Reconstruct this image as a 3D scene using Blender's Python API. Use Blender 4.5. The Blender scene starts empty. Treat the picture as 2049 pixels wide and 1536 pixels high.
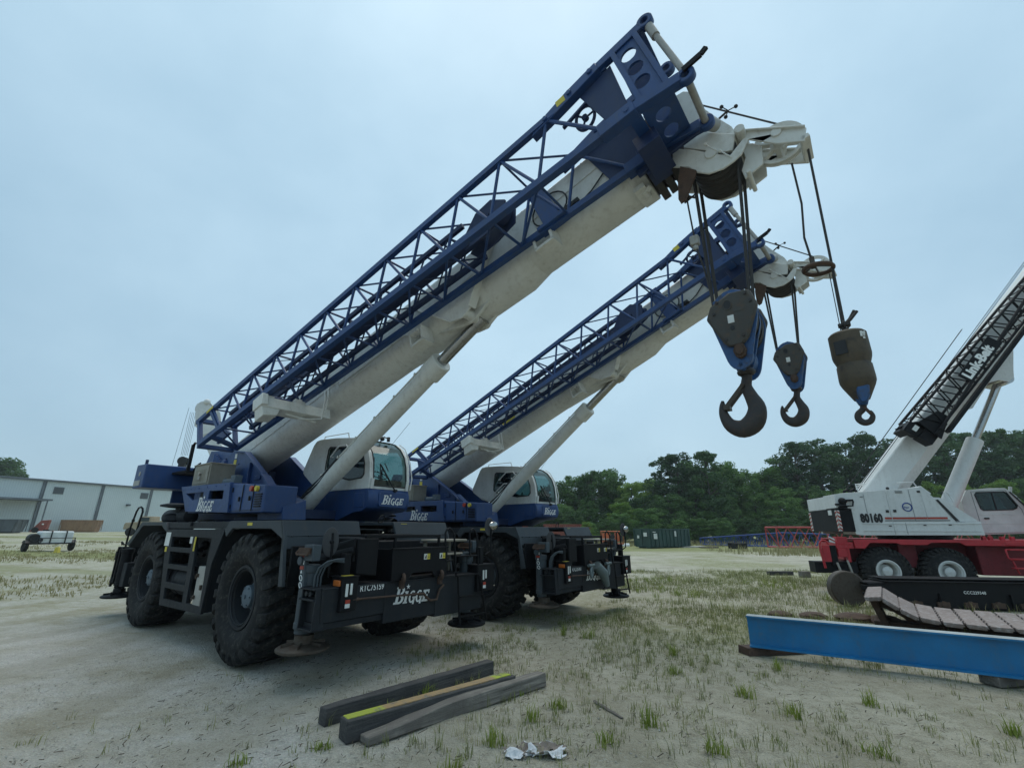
import bpy, bmesh, math, random
import numpy as np
from mathutils import Vector, Matrix
from mathutils.geometry import tessellate_polygon
PI = math.pi
rad = math.radians
random.seed(7)
scene = bpy.context.scene
COL = scene.collection

# ------------------------------------------------------------------ tagging
def tag(o, label=None, cat=None, group=None, kind=None):
    if label: o['label'] = label
    if cat: o['category'] = cat
    if group: o['group'] = group
    if kind: o['kind'] = kind
    return o

def thing(name, loc, label, cat, rz=0.0, group=None, rot=None):
    o = bpy.data.objects.new(name, None)
    o.empty_display_size = 0.3
    COL.objects.link(o)
    o.location = loc
    o.rotation_euler = rot if rot else (0, 0, rz)
    return tag(o, label, cat, group)

# ------------------------------------------------------------------ materials
def new_mat(name):
    m = bpy.data.materials.new(name)
    m.use_nodes = True
    nt = m.node_tree
    return m, nt, nt.nodes['Principled BSDF']

def N(nt, t, **kw):
    n = nt.nodes.new(t)
    for k, v in kw.items():
        if hasattr(n, k): setattr(n, k, v)
        else: n.inputs[k].default_value = v
    return n

def rgba(c): return (c[0], c[1], c[2], 1.0)

def noise(nt, coord, scale, detail=4.0, rough=0.55):
    n = nt.nodes.new('ShaderNodeTexNoise')
    n.inputs['Scale'].default_value = scale
    n.inputs['Detail'].default_value = detail
    n.inputs['Roughness'].default_value = rough
    nt.links.new(coord, n.inputs['Vector'])
    return n.outputs['Fac']

def ramp(nt, fac, p0, p1, c0=(0, 0, 0), c1=(1, 1, 1)):
    r = nt.nodes.new('ShaderNodeValToRGB')
    r.color_ramp.elements[0].position = p0
    r.color_ramp.elements[1].position = p1
    r.color_ramp.elements[0].color = rgba(c0)
    r.color_ramp.elements[1].color = rgba(c1)
    nt.links.new(fac, r.inputs['Fac'])
    return r.outputs['Color']

def mixc(nt, fac, a, b, mode='MIX'):
    n = nt.nodes.new('ShaderNodeMix')
    n.data_type = 'RGBA'; n.blend_type = mode
    for sock, v in ((n.inputs[0], fac), (n.inputs[6], a), (n.inputs[7], b)):
        if isinstance(v, bpy.types.NodeSocket): nt.links.new(v, sock)
        elif isinstance(v, (int, float)): sock.default_value = v
        else: sock.default_value = rgba(v)
    return n.outputs[2]

def paint(name, c, rough=0.45, dirt=(0.16, 0.14, 0.11), amt=0.35, metal=0.0, bump=0.05, scale=1.0, streak=True, coat=0.0, spec=.5, var=(.76, 1.14)):
    """weathered painted or bare surface: tone variation, dust blotches, vertical streaks"""
    m, nt, b = new_mat(name)
    tc = nt.nodes.new('ShaderNodeTexCoord').outputs['Object']
    big = noise(nt, tc, 1.3*scale, 5, .6)
    fine = noise(nt, tc, 14*scale, 6, .65)
    if streak:
        mp = nt.nodes.new('ShaderNodeMapping')
        mp.inputs['Scale'].default_value = (9*scale, 9*scale, .7*scale)
        nt.links.new(tc, mp.inputs['Vector'])
        st = noise(nt, mp.outputs['Vector'], 1.0, 4, .6)
    else:
        st = fine
    v = mixc(nt, ramp(nt, big, .28, .72), [x*var[0] for x in c], [min(1, x*var[1]) for x in c])
    mask = mixc(nt, 1.0, ramp(nt, fine, .42, .74), ramp(nt, st, .40, .68), 'MULTIPLY')
    mul = nt.nodes.new('ShaderNodeMath'); mul.operation = 'MULTIPLY'
    nt.links.new(mask, mul.inputs[0]); mul.inputs[1].default_value = amt*1.6
    col = mixc(nt, mul.outputs[0], v, dirt)
    nt.links.new(col, b.inputs['Base Color'])
    rr = nt.nodes.new('ShaderNodeMapRange')
    rr.inputs['To Min'].default_value = max(.05, rough-.1); rr.inputs['To Max'].default_value = min(1, rough+.25)
    nt.links.new(fine, rr.inputs['Value']); nt.links.new(rr.outputs[0], b.inputs['Roughness'])
    b.inputs['Metallic'].default_value = metal
    b.inputs['Coat Weight'].default_value = coat; b.inputs['Specular IOR Level'].default_value = spec
    if bump:
        bp = nt.nodes.new('ShaderNodeBump')
        bp.inputs['Strength'].default_value = bump; bp.inputs['Distance'].default_value = .02
        nt.links.new(fine, bp.inputs['Height']); nt.links.new(bp.outputs[0], b.inputs['Normal'])
    return m

MT = {}
MT['blue'] = paint('blue_paint', (.012, .050, .168), .40, (.065, .075, .10), .40)
MT['blue_dark'] = paint('dark_and_shaded_blue_paint', (.010, .026, .085), .5, (.06, .065, .08), .30)  # dark blue parts; on the jib's inner web it is shade in the colour
MT['white'] = paint('cream_white_paint', (.66, .66, .615), .42, (.30, .265, .20), .38, var=(.90, 1.06))
MT['cabwhite'] = paint('cab_white_paint', (.68, .69, .665), .35, (.35, .33, .28), .35)
MT['dark'] = paint('dark_grey_paint', (.0125, .0155, .020), .55, (.045, .041, .034), .35, spec=.3)
MT['grey'] = paint('grey_paint', (.034, .044, .053), .5, (.08, .073, .063), .30, spec=.4)
MT['black'] = paint('black_paint', (.0045, .005, .007), .5, (.022, .020, .017), .30, spec=.22)
MT['hub'] = paint('blue_grey_paint', (.085, .118, .145), .5, (.09, .08, .065), .35)
MT['jack'] = paint('dull_blue_grey_paint', (.050, .068, .082), .5, (.08, .07, .055), .4)
MT['rubber'] = paint('dusty_rubber', (.014, .0145, .0155), .75, (.075, .072, .064), .6, bump=.2, streak=False, spec=.25)
MT['steel'] = paint('worn_steel', (.085, .070, .056), .5, (.06, .032, .02), .6, metal=.55, bump=.2, streak=False)
MT['rust'] = paint('rusty_steel', (.085, .05, .034), .8, (.035, .026, .022), .6, bump=.25, streak=False)
MT['hooksteel'] = paint('greasy_forged_steel', (.030, .026, .025), .5, (.075, .045, .03), .55, bump=.25, streak=False)
MT['sheavesteel'] = paint('greasy_sheave_steel', (.028, .026, .025), .5, (.06, .045, .035), .5, bump=.15, streak=False)
MT['hookblock'] = paint('greasy_block_paint', (.055, .052, .046), .6, (.10, .065, .04), .55, bump=.2, streak=False)
MT['hookblue'] = paint('greasy_blue_paint', (.022, .085, .23), .45, (.045, .04, .036), .6, bump=.2, streak=False)
MT['ball'] = paint('olive_brown_paint', (.080, .060, .036), .6, (.035, .030, .03), .65, bump=.25, streak=False)
MT['chrome'] = paint('chromed_rod', (.42, .42, .41), .16, (.25, .22, .18), .2, metal=1.0, bump=.0, streak=False)
MT['rope'] = paint('wire_rope', (.045, .043, .042), .6, (.09, .08, .07), .4, metal=.3, bump=.3, scale=6, streak=False)
MT['tan'] = paint('tan_locker_paint', (.25, .235, .19), .5, (.12, .10, .07), .4)
MT['galv'] = paint('galvanised_sheet', (.36, .35, .32), .5, (.20, .17, .12), .4, metal=.2)
MT['yellow'] = paint('yellow_sticker', (.62, .50, .05), .5, (.3, .25, .1), .2, bump=0)
MT['sticker'] = paint('white_sticker', (.70, .71, .68), .5, (.35, .33, .28), .25, bump=0)
MT['letter'] = paint('white_lettering', (.82, .83, .81), .5, (.4, .38, .33), .25, bump=0)
MT['ink'] = paint('black_lettering', (.012, .012, .013), .5, (.08, .08, .08), .2, bump=0)
MT['navyink'] = paint('blue_lettering', (.02, .06, .25), .5, (.1, .1, .15), .1, bump=0)
MT['amber'] = paint('amber_lens', (.50, .13, .02), .25, (.2, .07, .03), .2, bump=0)
MT['redlens'] = paint('red_lens', (.38, .04, .02), .3, (.2, .06, .03), .2, bump=0)
MT['redpaint'] = paint('red_paint', (.46, .020, .030), .42, (.13, .03, .03), .3)
MT['paleredpaint'] = paint('faded_red_paint', (.42, .065, .060), .55, (.25, .08, .06), .3)
MT['dirtyred'] = paint('dark_red_paint', (.17, .009, .016), .55, (.04, .01, .012), .4)
MT['crane_white'] = paint('white_crane_paint', (.65, .66, .64), .38, (.38, .37, .33), .35, var=(.9, 1.06))
MT['cabcream'] = paint('cab_cream_paint', (.55, .575, .545), .40, (.36, .34, .29), .25)
MT['beamblue'] = paint('bright_blue_paint', (.003, .165, .385), .42, (.05, .14, .22), .6, var=(.70, 1.15))
MT['flange'] = paint('pale_flange', (.36, .39, .38), .5, (.14, .17, .20), .5, bump=.1)
MT['padsteel'] = paint('rusty_track_shoe', (.19, .145, .128), .6, (.40, .37, .36), .75, bump=.25, streak=False)
MT['wood_dark'] = paint('oiled_dark_timber', (.050, .050, .052), .8, (.12, .11, .10), .45, bump=.5, scale=2)
MT['wood'] = paint('weathered_timber', (.085, .076, .070), .85, (.19, .17, .15), .5, bump=.5, scale=2)
MT['bark'] = paint('bark', (.075, .062, .052), .9, (.04, .035, .03), .5, bump=.6)
MT['paper'] = paint('torn_paper', (.62, .64, .66), .8, (.30, .25, .22), .35, bump=.2, streak=False)
MT['paper_brown'] = paint('kraft_paper', (.24, .20, .17), .85, (.12, .10, .09), .4, bump=.2, streak=False)
MT['green'] = paint('dumpster_green', (.022, .062, .055), .5, (.08, .09, .08), .4)
MT['containerred'] = paint('container_red', (.25, .065, .045), .6, (.15, .06, .04), .4)
MT['orange'] = paint('orange_paint', (.45, .10, .03), .5, (.2, .08, .05), .3)
MT['rustbox'] = paint('rusty_box_steel', (.30, .19, .11), .8, (.17, .075, .045), .6)
MT['greybox'] = paint('grey_box_steel', (.10, .115, .125), .6, (.07, .07, .07), .4)
MT['sand'] = paint('sand_vehicle_paint', (.34, .28, .19), .7, (.20, .16, .11), .4)
MT['boomblue'] = paint('lattice_blue', (.022, .068, .26), .5, (.08, .09, .14), .3)
MT['tank'] = paint('white_plastic_tank', (.70, .74, .74), .4, (.5, .53, .52), .3, bump=0)
MT['jug'] = paint('yellow_plastic', (.66, .52, .08), .45, (.5, .4, .1), .2, bump=0)
MT['soffit'] = paint('grey_trim_paint', (.13, .15, .165), .55, (.1, .1, .1), .3)
MT['pale_tube'] = paint('grey_green_tube', (.115, .15, .155), .5, (.2, .2, .18), .3)
MT['seat'] = paint('dark_seat_cloth', (.02, .022, .024), .9, (.05, .05, .05), .2, streak=False)
MT['mirror_back'] = paint('mirror_housing', (.045, .046, .05), .55, (.1, .09, .08), .3)

def wood_mat(name, c0, c1, dark):
    m, nt, b = new_mat(name)
    tc = nt.nodes.new('ShaderNodeTexCoord').outputs['Object']
    mp = nt.nodes.new('ShaderNodeMapping'); mp.inputs['Scale'].default_value = (1.6, 34, 34); nt.links.new(tc, mp.inputs['Vector'])
    g = noise(nt, mp.outputs['Vector'], 1.0, 6, .7); n = noise(nt, tc, 3.0, 5, .65); f = noise(nt, tc, 40, 4, .6)
    c = mixc(nt, ramp(nt, g, .32, .68), c0, c1); c = mixc(nt, ramp(nt, n, .42, .62), c, dark)
    ck = ramp(nt, g, .30, .34, (1, 1, 1), (0, 0, 0)); c = mixc(nt, ck, c, (.012, .011, .010))
    nt.links.new(c, b.inputs['Base Color']); b.inputs['Roughness'].default_value = .9; b.inputs['Specular IOR Level'].default_value = .2
    h = N(nt, 'ShaderNodeMath', operation='MULTIPLY_ADD'); nt.links.new(f, h.inputs[0]); h.inputs[1].default_value = .3; nt.links.new(g, h.inputs[2])
    bp = nt.nodes.new('ShaderNodeBump'); bp.inputs['Strength'].default_value = .9; bp.inputs['Distance'].default_value = .02
    nt.links.new(h.outputs[0], bp.inputs['Height']); nt.links.new(bp.outputs[0], b.inputs['Normal'])
    return m
MT['wood_dark'] = wood_mat('oiled_dark_timber', (.045, .045, .047), (.12, .115, .108), (.062, .060, .060))
MT['wood'] = wood_mat('weathered_timber', (.10, .092, .082), (.30, .275, .24), (.15, .135, .12))

def glass_mat(name, tint, rough=.03, trans=.6):
    m, nt, b = new_mat(name)
    out = nt.nodes['Material Output']
    tr = N(nt, 'ShaderNodeBsdfTransparent'); tr.inputs['Color'].default_value = rgba(tint)
    gl = N(nt, 'ShaderNodeBsdfGlossy'); gl.inputs['Roughness'].default_value = rough
    gl.inputs['Color'].default_value = (.9, .95, .95, 1)
    lw = N(nt, 'ShaderNodeLayerWeight'); lw.inputs['Blend'].default_value = .5
    pw = N(nt, 'ShaderNodeMath', operation='POWER'); pw.inputs[1].default_value = 4.0; nt.links.new(lw.outputs['Facing'], pw.inputs[0])
    ad = N(nt, 'ShaderNodeMath', operation='MULTIPLY_ADD'); ad.inputs[1].default_value = .55; ad.inputs[2].default_value = .05
    nt.links.new(pw.outputs[0], ad.inputs[0])
    mx = N(nt, 'ShaderNodeMixShader')
    nt.links.new(ad.outputs[0], mx.inputs[0]); nt.links.new(tr.outputs[0], mx.inputs[1]); nt.links.new(gl.outputs[0], mx.inputs[2])
    nt.links.new(mx.outputs[0], out.inputs['Surface'])
    return m
MT['glass'] = glass_mat('green_tinted_glass', (.62, .80, .78))
MT['darkglass'] = glass_mat('dark_tinted_glass', (.16, .26, .26))

# ------------------------------------------------------------------ mesh builder
class MB:
    def __init__(s, T=None):
        s.v = []; s.f = []; s.T = T; s.mi = []; s.cur = 0
    def add(s, vs, fs):
        o = len(s.v)
        if s.T: vs = [s.T(*p) for p in vs]
        s.v.extend([tuple(p) for p in vs])
        for f in fs:
            s.f.append([o+i for i in f]); s.mi.append(s.cur)
    def mat(s, i): s.cur = i; return s
    def box(s, x0, x1, y0, y1, z0, z1):
        vs = [(x, y, z) for x in (x0, x1) for y in (y0, y1) for z in (z0, z1)]
        s.add(vs, [(0, 1, 3, 2), (4, 6, 7, 5), (0, 4, 5, 1), (2, 3, 7, 6), (0, 2, 6, 4), (1, 5, 7, 3)]); return s
    def hexa(s, p):     # 8 points: bottom 4 ccw, top 4 ccw
        s.add(p, [(3, 2, 1, 0), (4, 5, 6, 7), (0, 1, 5, 4), (1, 2, 6, 5), (2, 3, 7, 6), (3, 0, 4, 7)]); return s
    def beam(s, p0, p1, w, h, up=(0, 0, 1)):
        p0 = Vector(p0); p1 = Vector(p1); d = (p1-p0).normalized(); up = Vector(up)
        a = d.cross(up)
        if a.length < 1e-4: a = d.cross(Vector((0, 1, 0)))
        a.normalize(); b = a.cross(d)
        a = a*w/2; b = b*h/2
        s.hexa([p0-a-b, p0+a-b, p1+a-b, p1-a-b, p0-a+b, p0+a+b, p1+a+b, p1-a+b]); return s
    def tube(s, p0, p1, r, r1=None, n=12):
        return s.path([p0, p1], [r, r if r1 is None else r1], n)
    def path(s, pts, r, n=8, closed=False):
        pts = [Vector(p) for p in pts]; k = len(pts)
        rs = r if isinstance(r, (list, tuple)) else [r]*k
        vs = []; prev = None
        for i, p in enumerate(pts):
            if closed: d = pts[(i+1) % k]-pts[i-1]
            elif i == 0: d = pts[1]-p
            elif i == k-1: d = p-pts[i-1]
            else: d = (pts[i+1]-p).normalized()+(p-pts[i-1]).normalized()
            d.normalize()
            if prev is None:
                a = d.orthogonal().normalized()
            else:
                a = prev-d*prev.dot(d)
                a = a.normalized() if a.length > 1e-5 else d.orthogonal().normalized()
            prev = a; b = d.cross(a)
            for j in range(n):
                t = 2*PI*j/n
                vs.append(p+(a*math.cos(t)+b*math.sin(t))*rs[i])
        fs = []
        for i in range(k if closed else k-1):
            i2 = (i+1) % k
            for j in range(n):
                fs.append((i*n+j, i*n+(j+1) % n, i2*n+(j+1) % n, i2*n+j))
        if not closed:
            fs.append(tuple(range(n-1, -1, -1))); fs.append(tuple((k-1)*n+j for j in range(n)))
        s.add(vs, fs); return s
    def prism(s, poly, mp, d0, d1, holes=()):
        loops = [[Vector((a, b, 0)) for a, b in poly]]+[[Vector((a, b, 0)) for a, b in h] for h in holes]
        flat = [p for l in loops for p in l]; n = len(flat)
        vs = [mp(p.x, p.y, d0) for p in flat]+[mp(p.x, p.y, d1) for p in flat]
        fs = []
        if holes or len(poly) > 4:
            tr = tessellate_polygon(loops)
            for t in tr: fs.append(tuple(t)); fs.append(tuple(n+i for i in reversed(t)))
        else:
            fs.append(tuple(range(n))); fs.append(tuple(n+i for i in range(n-1, -1, -1)))
        o = 0
        for l in loops:
            k = len(l)
            for i in range(k):
                a = o+i; b = o+(i+1) % k
                fs.append((a, b, n+b, n+a))
            o += k
        s.add(vs, fs); return s
    def xz(s, poly, y0, y1, holes=()): return s.prism(poly, lambda a, b, d: (a, d, b), y0, y1, holes)
    def yz(s, poly, x0, x1, holes=()): return s.prism(poly, lambda a, b, d: (d, a, b), x0, x1, holes)
    def xy(s, poly, z0, z1, holes=()): return s.prism(poly, lambda a, b, d: (a, b, d), z0, z1, holes)
    def lathe(s, prof, o=(0, 0, 0), ax=(0, 0, 1), n=32, close=False, cap=True):
        o = Vector(o); ax = Vector(ax).normalized(); a = ax.orthogonal().normalized(); b = ax.cross(a)
        k = len(prof); vs = []
        for r, h in prof:
            for j in range(n):
                t = 2*PI*j/n
                vs.append(o+ax*h+(a*math.cos(t)+b*math.sin(t))*max(r, 1e-4))
        fs = []
        for i in range(k if close else k-1):
            i2 = (i+1) % k
            for j in range(n):
                fs.append((i*n+j, i*n+(j+1) % n, i2*n+(j+1) % n, i2*n+j))
        if not close and cap:
            fs.append(tuple(range(n-1, -1, -1))); fs.append(tuple((k-1)*n+j for j in range(n)))
        s.add(vs, fs); return s
    def cyl(s, c, ax, r, h, n=24): return s.lathe([(r, -h/2), (r, h/2)], c, ax, n)
    def torus(s, c, ax, R, r, n=28, m=10, sx=1, sy=1):
        ax = Vector(ax).normalized(); a = ax.orthogonal().normalized(); b = ax.cross(a); c = Vector(c)
        return s.path([c+a*R*sx*math.cos(2*PI*i/n)+b*R*sy*math.sin(2*PI*i/n) for i in range(n)], r, m, True)
    def sphere(s, c, r, n=12, m=8, sc=(1, 1, 1)):
        vs = []; fs = []
        for i in range(m+1):
            t = PI*i/m
            for j in range(n):
                p = 2*PI*j/n
                vs.append((c[0]+r*sc[0]*math.sin(t)*math.cos(p), c[1]+r*sc[1]*math.sin(t)*math.sin(p), c[2]+r*sc[2]*math.cos(t)))
        for i in range(m):
            for j in range(n):
                fs.append((i*n+j, i*n+(j+1) % n, (i+1)*n+(j+1) % n, (i+1)*n+j))
        s.add(vs, fs); return s
    def text(s, body, o, xd, yd, size, shear=0.0, bold=0.0, depth=.003, align='LEFT', spacing=1.0, xs=1.0):
        cu = bpy.data.curves.new('lettering_curve', 'FONT')
        cu.body = body; cu.size = 1.0; cu.shear = shear; cu.offset = bold; cu.align_x = align
        cu.space_character = spacing; cu.resolution_u = 3; cu.extrude = 0
        ob = bpy.data.objects.new('lettering_temp', cu); COL.objects.link(ob)
        dg = bpy.context.evaluated_depsgraph_get(); dg.update()
        me = bpy.data.meshes.new_from_object(ob.evaluated_get(dg))
        o = Vector(o); xd = Vector(xd).normalized(); yd = Vector(yd).normalized(); nd = xd.cross(yd)
        vs = [o+xd*(v.co.x*size*xs)+yd*(v.co.y*size)+nd*depth for v in me.vertices]
        s.add(vs, [tuple(p.vertices) for p in me.polygons])
        bpy.data.objects.remove(ob); bpy.data.curves.remove(cu); bpy.data.meshes.remove(me)
        return s
    def build(s, name, mats, parent=None, smooth=40, bevel=0.0, seg=1, label=None, fix=True):
        me = bpy.data.meshes.new(name)
        me.from_pydata(s.v, [], s.f)
        if not isinstance(mats, (list, tuple)): mats = [mats]
        for m in mats: me.materials.append(MT[m] if isinstance(m, str) else m)
        if len(mats) > 1: me.polygons.foreach_set('material_index', s.mi)
        if fix:
            bm = bmesh.new(); bm.from_mesh(me)
            bmesh.ops.recalc_face_normals(bm, faces=bm.faces)
            bm.to_mesh(me); bm.free()
        if smooth:
            me.polygons.foreach_set('use_smooth', [True]*len(me.polygons))
            me.set_sharp_from_angle(angle=rad(smooth))
        me.update()
        o = bpy.data.objects.new(name, me); COL.objects.link(o)
        if parent: o.parent = parent
        if bevel:
            b = o.modifiers.new('edge_bevel', 'BEVEL'); b.width = bevel; b.segments = seg
            b.limit_method = 'ANGLE'; b.angle_limit = rad(35); b.harden_normals = False
        if label: o['label'] = label
        return o

def circ(cx, cy, r, n=20, sx=1, sy=1): return [(cx+r*sx*math.cos(2*PI*i/n), cy+r*sy*math.sin(2*PI*i/n)) for i in range(n)]
def lerp(a, b, t): return a+(b-a)*t

def company_logo(mb, o, xd, yd, h):
    """large slanted B, small-cap IGGE with slab serifs, star in place of the dot of the I; h is the height of the small caps"""
    o = Vector(o); X = Vector(xd).normalized(); Y = Vector(yd).normalized(); nd = X.cross(Y)*.003
    sh = .24
    def P(x, y): return o+X*(x+y*sh)*h+Y*y*h+nd
    def slab(x0, x1, y0, y1): mb.add([P(x0, y0), P(x1, y0), P(x1, y1), P(x0, y1)], [(0, 1, 2, 3)])
    def glyph(polys):
        for q in polys: mb.add([P(x, y) for x, y in q], [tuple(range(len(q)))])
    # B: stem, serifs, two bowls
    H = 1.36
    slab(.10, .38, 0, H); slab(-.06, .52, 0, .16); slab(-.02, .52, H-.15, H)
    def bowl(cx, cy, rx, ry, t, a0=-90, a1=90, n=10):
        for i in range(n):
            u, v = rad(a0+(a1-a0)*i/n), rad(a0+(a1-a0)*(i+1)/n)
            mb.add([P(cx+rx*math.cos(u), cy+ry*math.sin(u)), P(cx+rx*math.cos(v), cy+ry*math.sin(v)), P(cx+(rx-t)*math.cos(v), cy+(ry-t*.62)*math.sin(v)), P(cx+(rx-t)*math.cos(u), cy+(ry-t*.62)*math.sin(u))], [(0, 1, 2, 3)])
    bowl(.50, .37, .46, .37, .27); bowl(.50, 1.04, .40, .32, .25); slab(.36, .52, .66, .78)
    # I
    x = 1.02; slab(x+.06, x+.32, 0, .98); slab(x-.04, x+.42, 0, .13); slab(x-.04, x+.34, .85, .98)
    # two G with descending tongue
    for x in (1.56, 2.36):
        bowl(x+.34, .50, .36, .50, .20, 48, 318, 16)
        slab(x+.40, x+.78, .36, .50); slab(x+.50, x+.70, -.12, .5)
    # E
    x = 3.16; slab(x+.06, x+.32, 0, .98); slab(x-.04, x+.72, 0, .17); slab(x-.02, x+.72, .82, .98); slab(x+.1, x+.58, .42, .57); slab(x+.60, x+.72, .0, .32); slab(x+.60, x+.72, .68, .98)
    c = P(1.20, 1.34)
    pts = []
    for i in range(10):
        r = h*(.23 if i % 2 == 0 else .095); t = PI/2+i*PI/5
        pts.append(c+X*r*math.cos(t)+Y*r*math.sin(t))
    mb.add(pts+[c], [(10, i, (i+1) % 10) for i in range(10)])
    return mb

# ------------------------------------------------------------------ ground height
def sstep(a, b, x):
    t = np.clip((x-a)/(b-a), 0, 1); return t*t*(3-2*t)
def ground_z(x, y):
    x = np.asarray(x, float); y = np.asarray(y, float)
    s = np.maximum(0, -x-8)
    rise = 1.7*(1-np.exp(-s/40.0))*sstep(0, 14, s)
    d = np.hypot(x+1.4, y-14.4)
    dip = -.075*(1-sstep(3.4, 4.9, d))
    far = sstep(9, 30, y)
    lump = .03*np.sin(x*.31+1.3)*np.sin(y*.27+.4)*far
    return rise+dip+lump
def gz(x, y): return float(ground_z(x, y))
# ================================================================== rough terrain crane
def wheel_parts(parent, loc, R=.935, W=.37, rim_mat='dark', hub_mat='hub', nl=24, hub_r=.17, lugs=True, flange=.45):
    """axle along y, outer face towards -y"""
    k = R/.935
    rb = MB(); f = flange
    rb.lathe([(f*.98, -.27), (f+.012, -.30), (f+.005, -.325), (f-.035, -.325), (f-.045, -.29), (f-.075, -.26), (f-.085, -.10), (f-.10, -.06), (.24, -.03), (.24, .1), (f, .1)], ax=(0, 1, 0), n=40, cap=False)
    for i in range(16):
        t = 2*PI*i/16
        c = (math.cos(t)*.285, -.045, math.sin(t)*.285)
        rb.cyl(c, (0, 1, 0), .017, .05, 6)
    rb.torus((0, -.30, 0), (0, 1, 0), f-.062, .013, 40, 6)
    w = rb.build('wheel', rim_mat, parent, 35)
    w.location = loc
    tb = MB()
    pr = [(f*.95, -.25), (f+.035, -.325), (.60*k, -W-.012), (.70*k, -W-.016), (.79*k, -W+.004), (.83*k, -W+.03), (.855*k, -W+.08), (.868*k, 0)]
    pr = pr+[(r, -h) for r, h in pr[-2::-1]]
    tb.lathe(pr, ax=(0, 1, 0), n=72, close=True)
    if lugs:
        pitch = 2*PI/nl
        for side in (-1, 1):
            for i in range(nl):
                t0 = i*pitch+(pitch/2 if side > 0 else 0)
                path = [(.735, W+.006, 0, .105), (.80, W+.022, .0, .125), (.872, W+.008, .012, .14), (.925, W-.035, .03, .145), (.937, W-.15, .075, .13), (.938, -.012, .15, .115)]
                top = []; bot = []
                for r, h, sh, wd in path:
                    for e in (-1, 1):
                        a = t0+sh+e*wd/2
                        top.append((r*k*math.cos(a), side*h, r*k*math.sin(a)))
                        rr = (r-.075)*k if h < W-.04 else (r-.03)*k
                        hh = h if h < W-.04 else h-.045
                        bot.append((rr*math.cos(a+e*.018), side*hh, rr*math.sin(a+e*.018)))
                m = len(path); fs = []
                for q in range(m-1):
                    a, b, c, d = 2*q, 2*q+1, 2*q+3, 2*q+2
                    fs += [(a, b, c, d), (2*m+a, 2*m+d, 2*m+c, 2*m+b), (a, d, 2*m+d, 2*m+a), (b, 2*m+b, 2*m+c, c)]
                fs += [(0, 2*m, 2*m+1, 1), (2*m-2, 2*m-1, 4*m-1, 4*m-2)]
                tb.add(top+bot, fs)
    ty = tb.build('tyre', 'rubber', w, 32)
    hb = MB()
    hb.lathe([(hub_r+.05, -.04), (hub_r+.045, -.12), (hub_r, -.15), (hub_r-.01, -.245), (hub_r-.045, -.262), (.02, -.266)], ax=(0, 1, 0), n=28)
    hb.cyl((0, -.27, 0), (0, 1, 0), .03, .03, 8)
    for i in range(6): hb.cyl((math.cos(i*PI/3)*(hub_r-.035), -.26, math.sin(i*PI/3)*(hub_r-.035)), (0, 1, 0), .013, .02, 6)
    hb.build('hub', hub_mat, w, 35)
    return w

def copy_part(o, parent, loc, rz=0, sc=None):
    c = o.copy(); COL.objects.link(c); c.parent = parent; c.location = loc; c.rotation_euler = (0, 0, rz)
    if sc: c.scale = sc
    for ch in list(o.children):
        d = ch.copy(); COL.objects.link(d); d.parent = c
    return c

BA = rad(16.5); CB, SB = math.cos(BA), math.sin(BA)
wheel_proto = None

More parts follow.
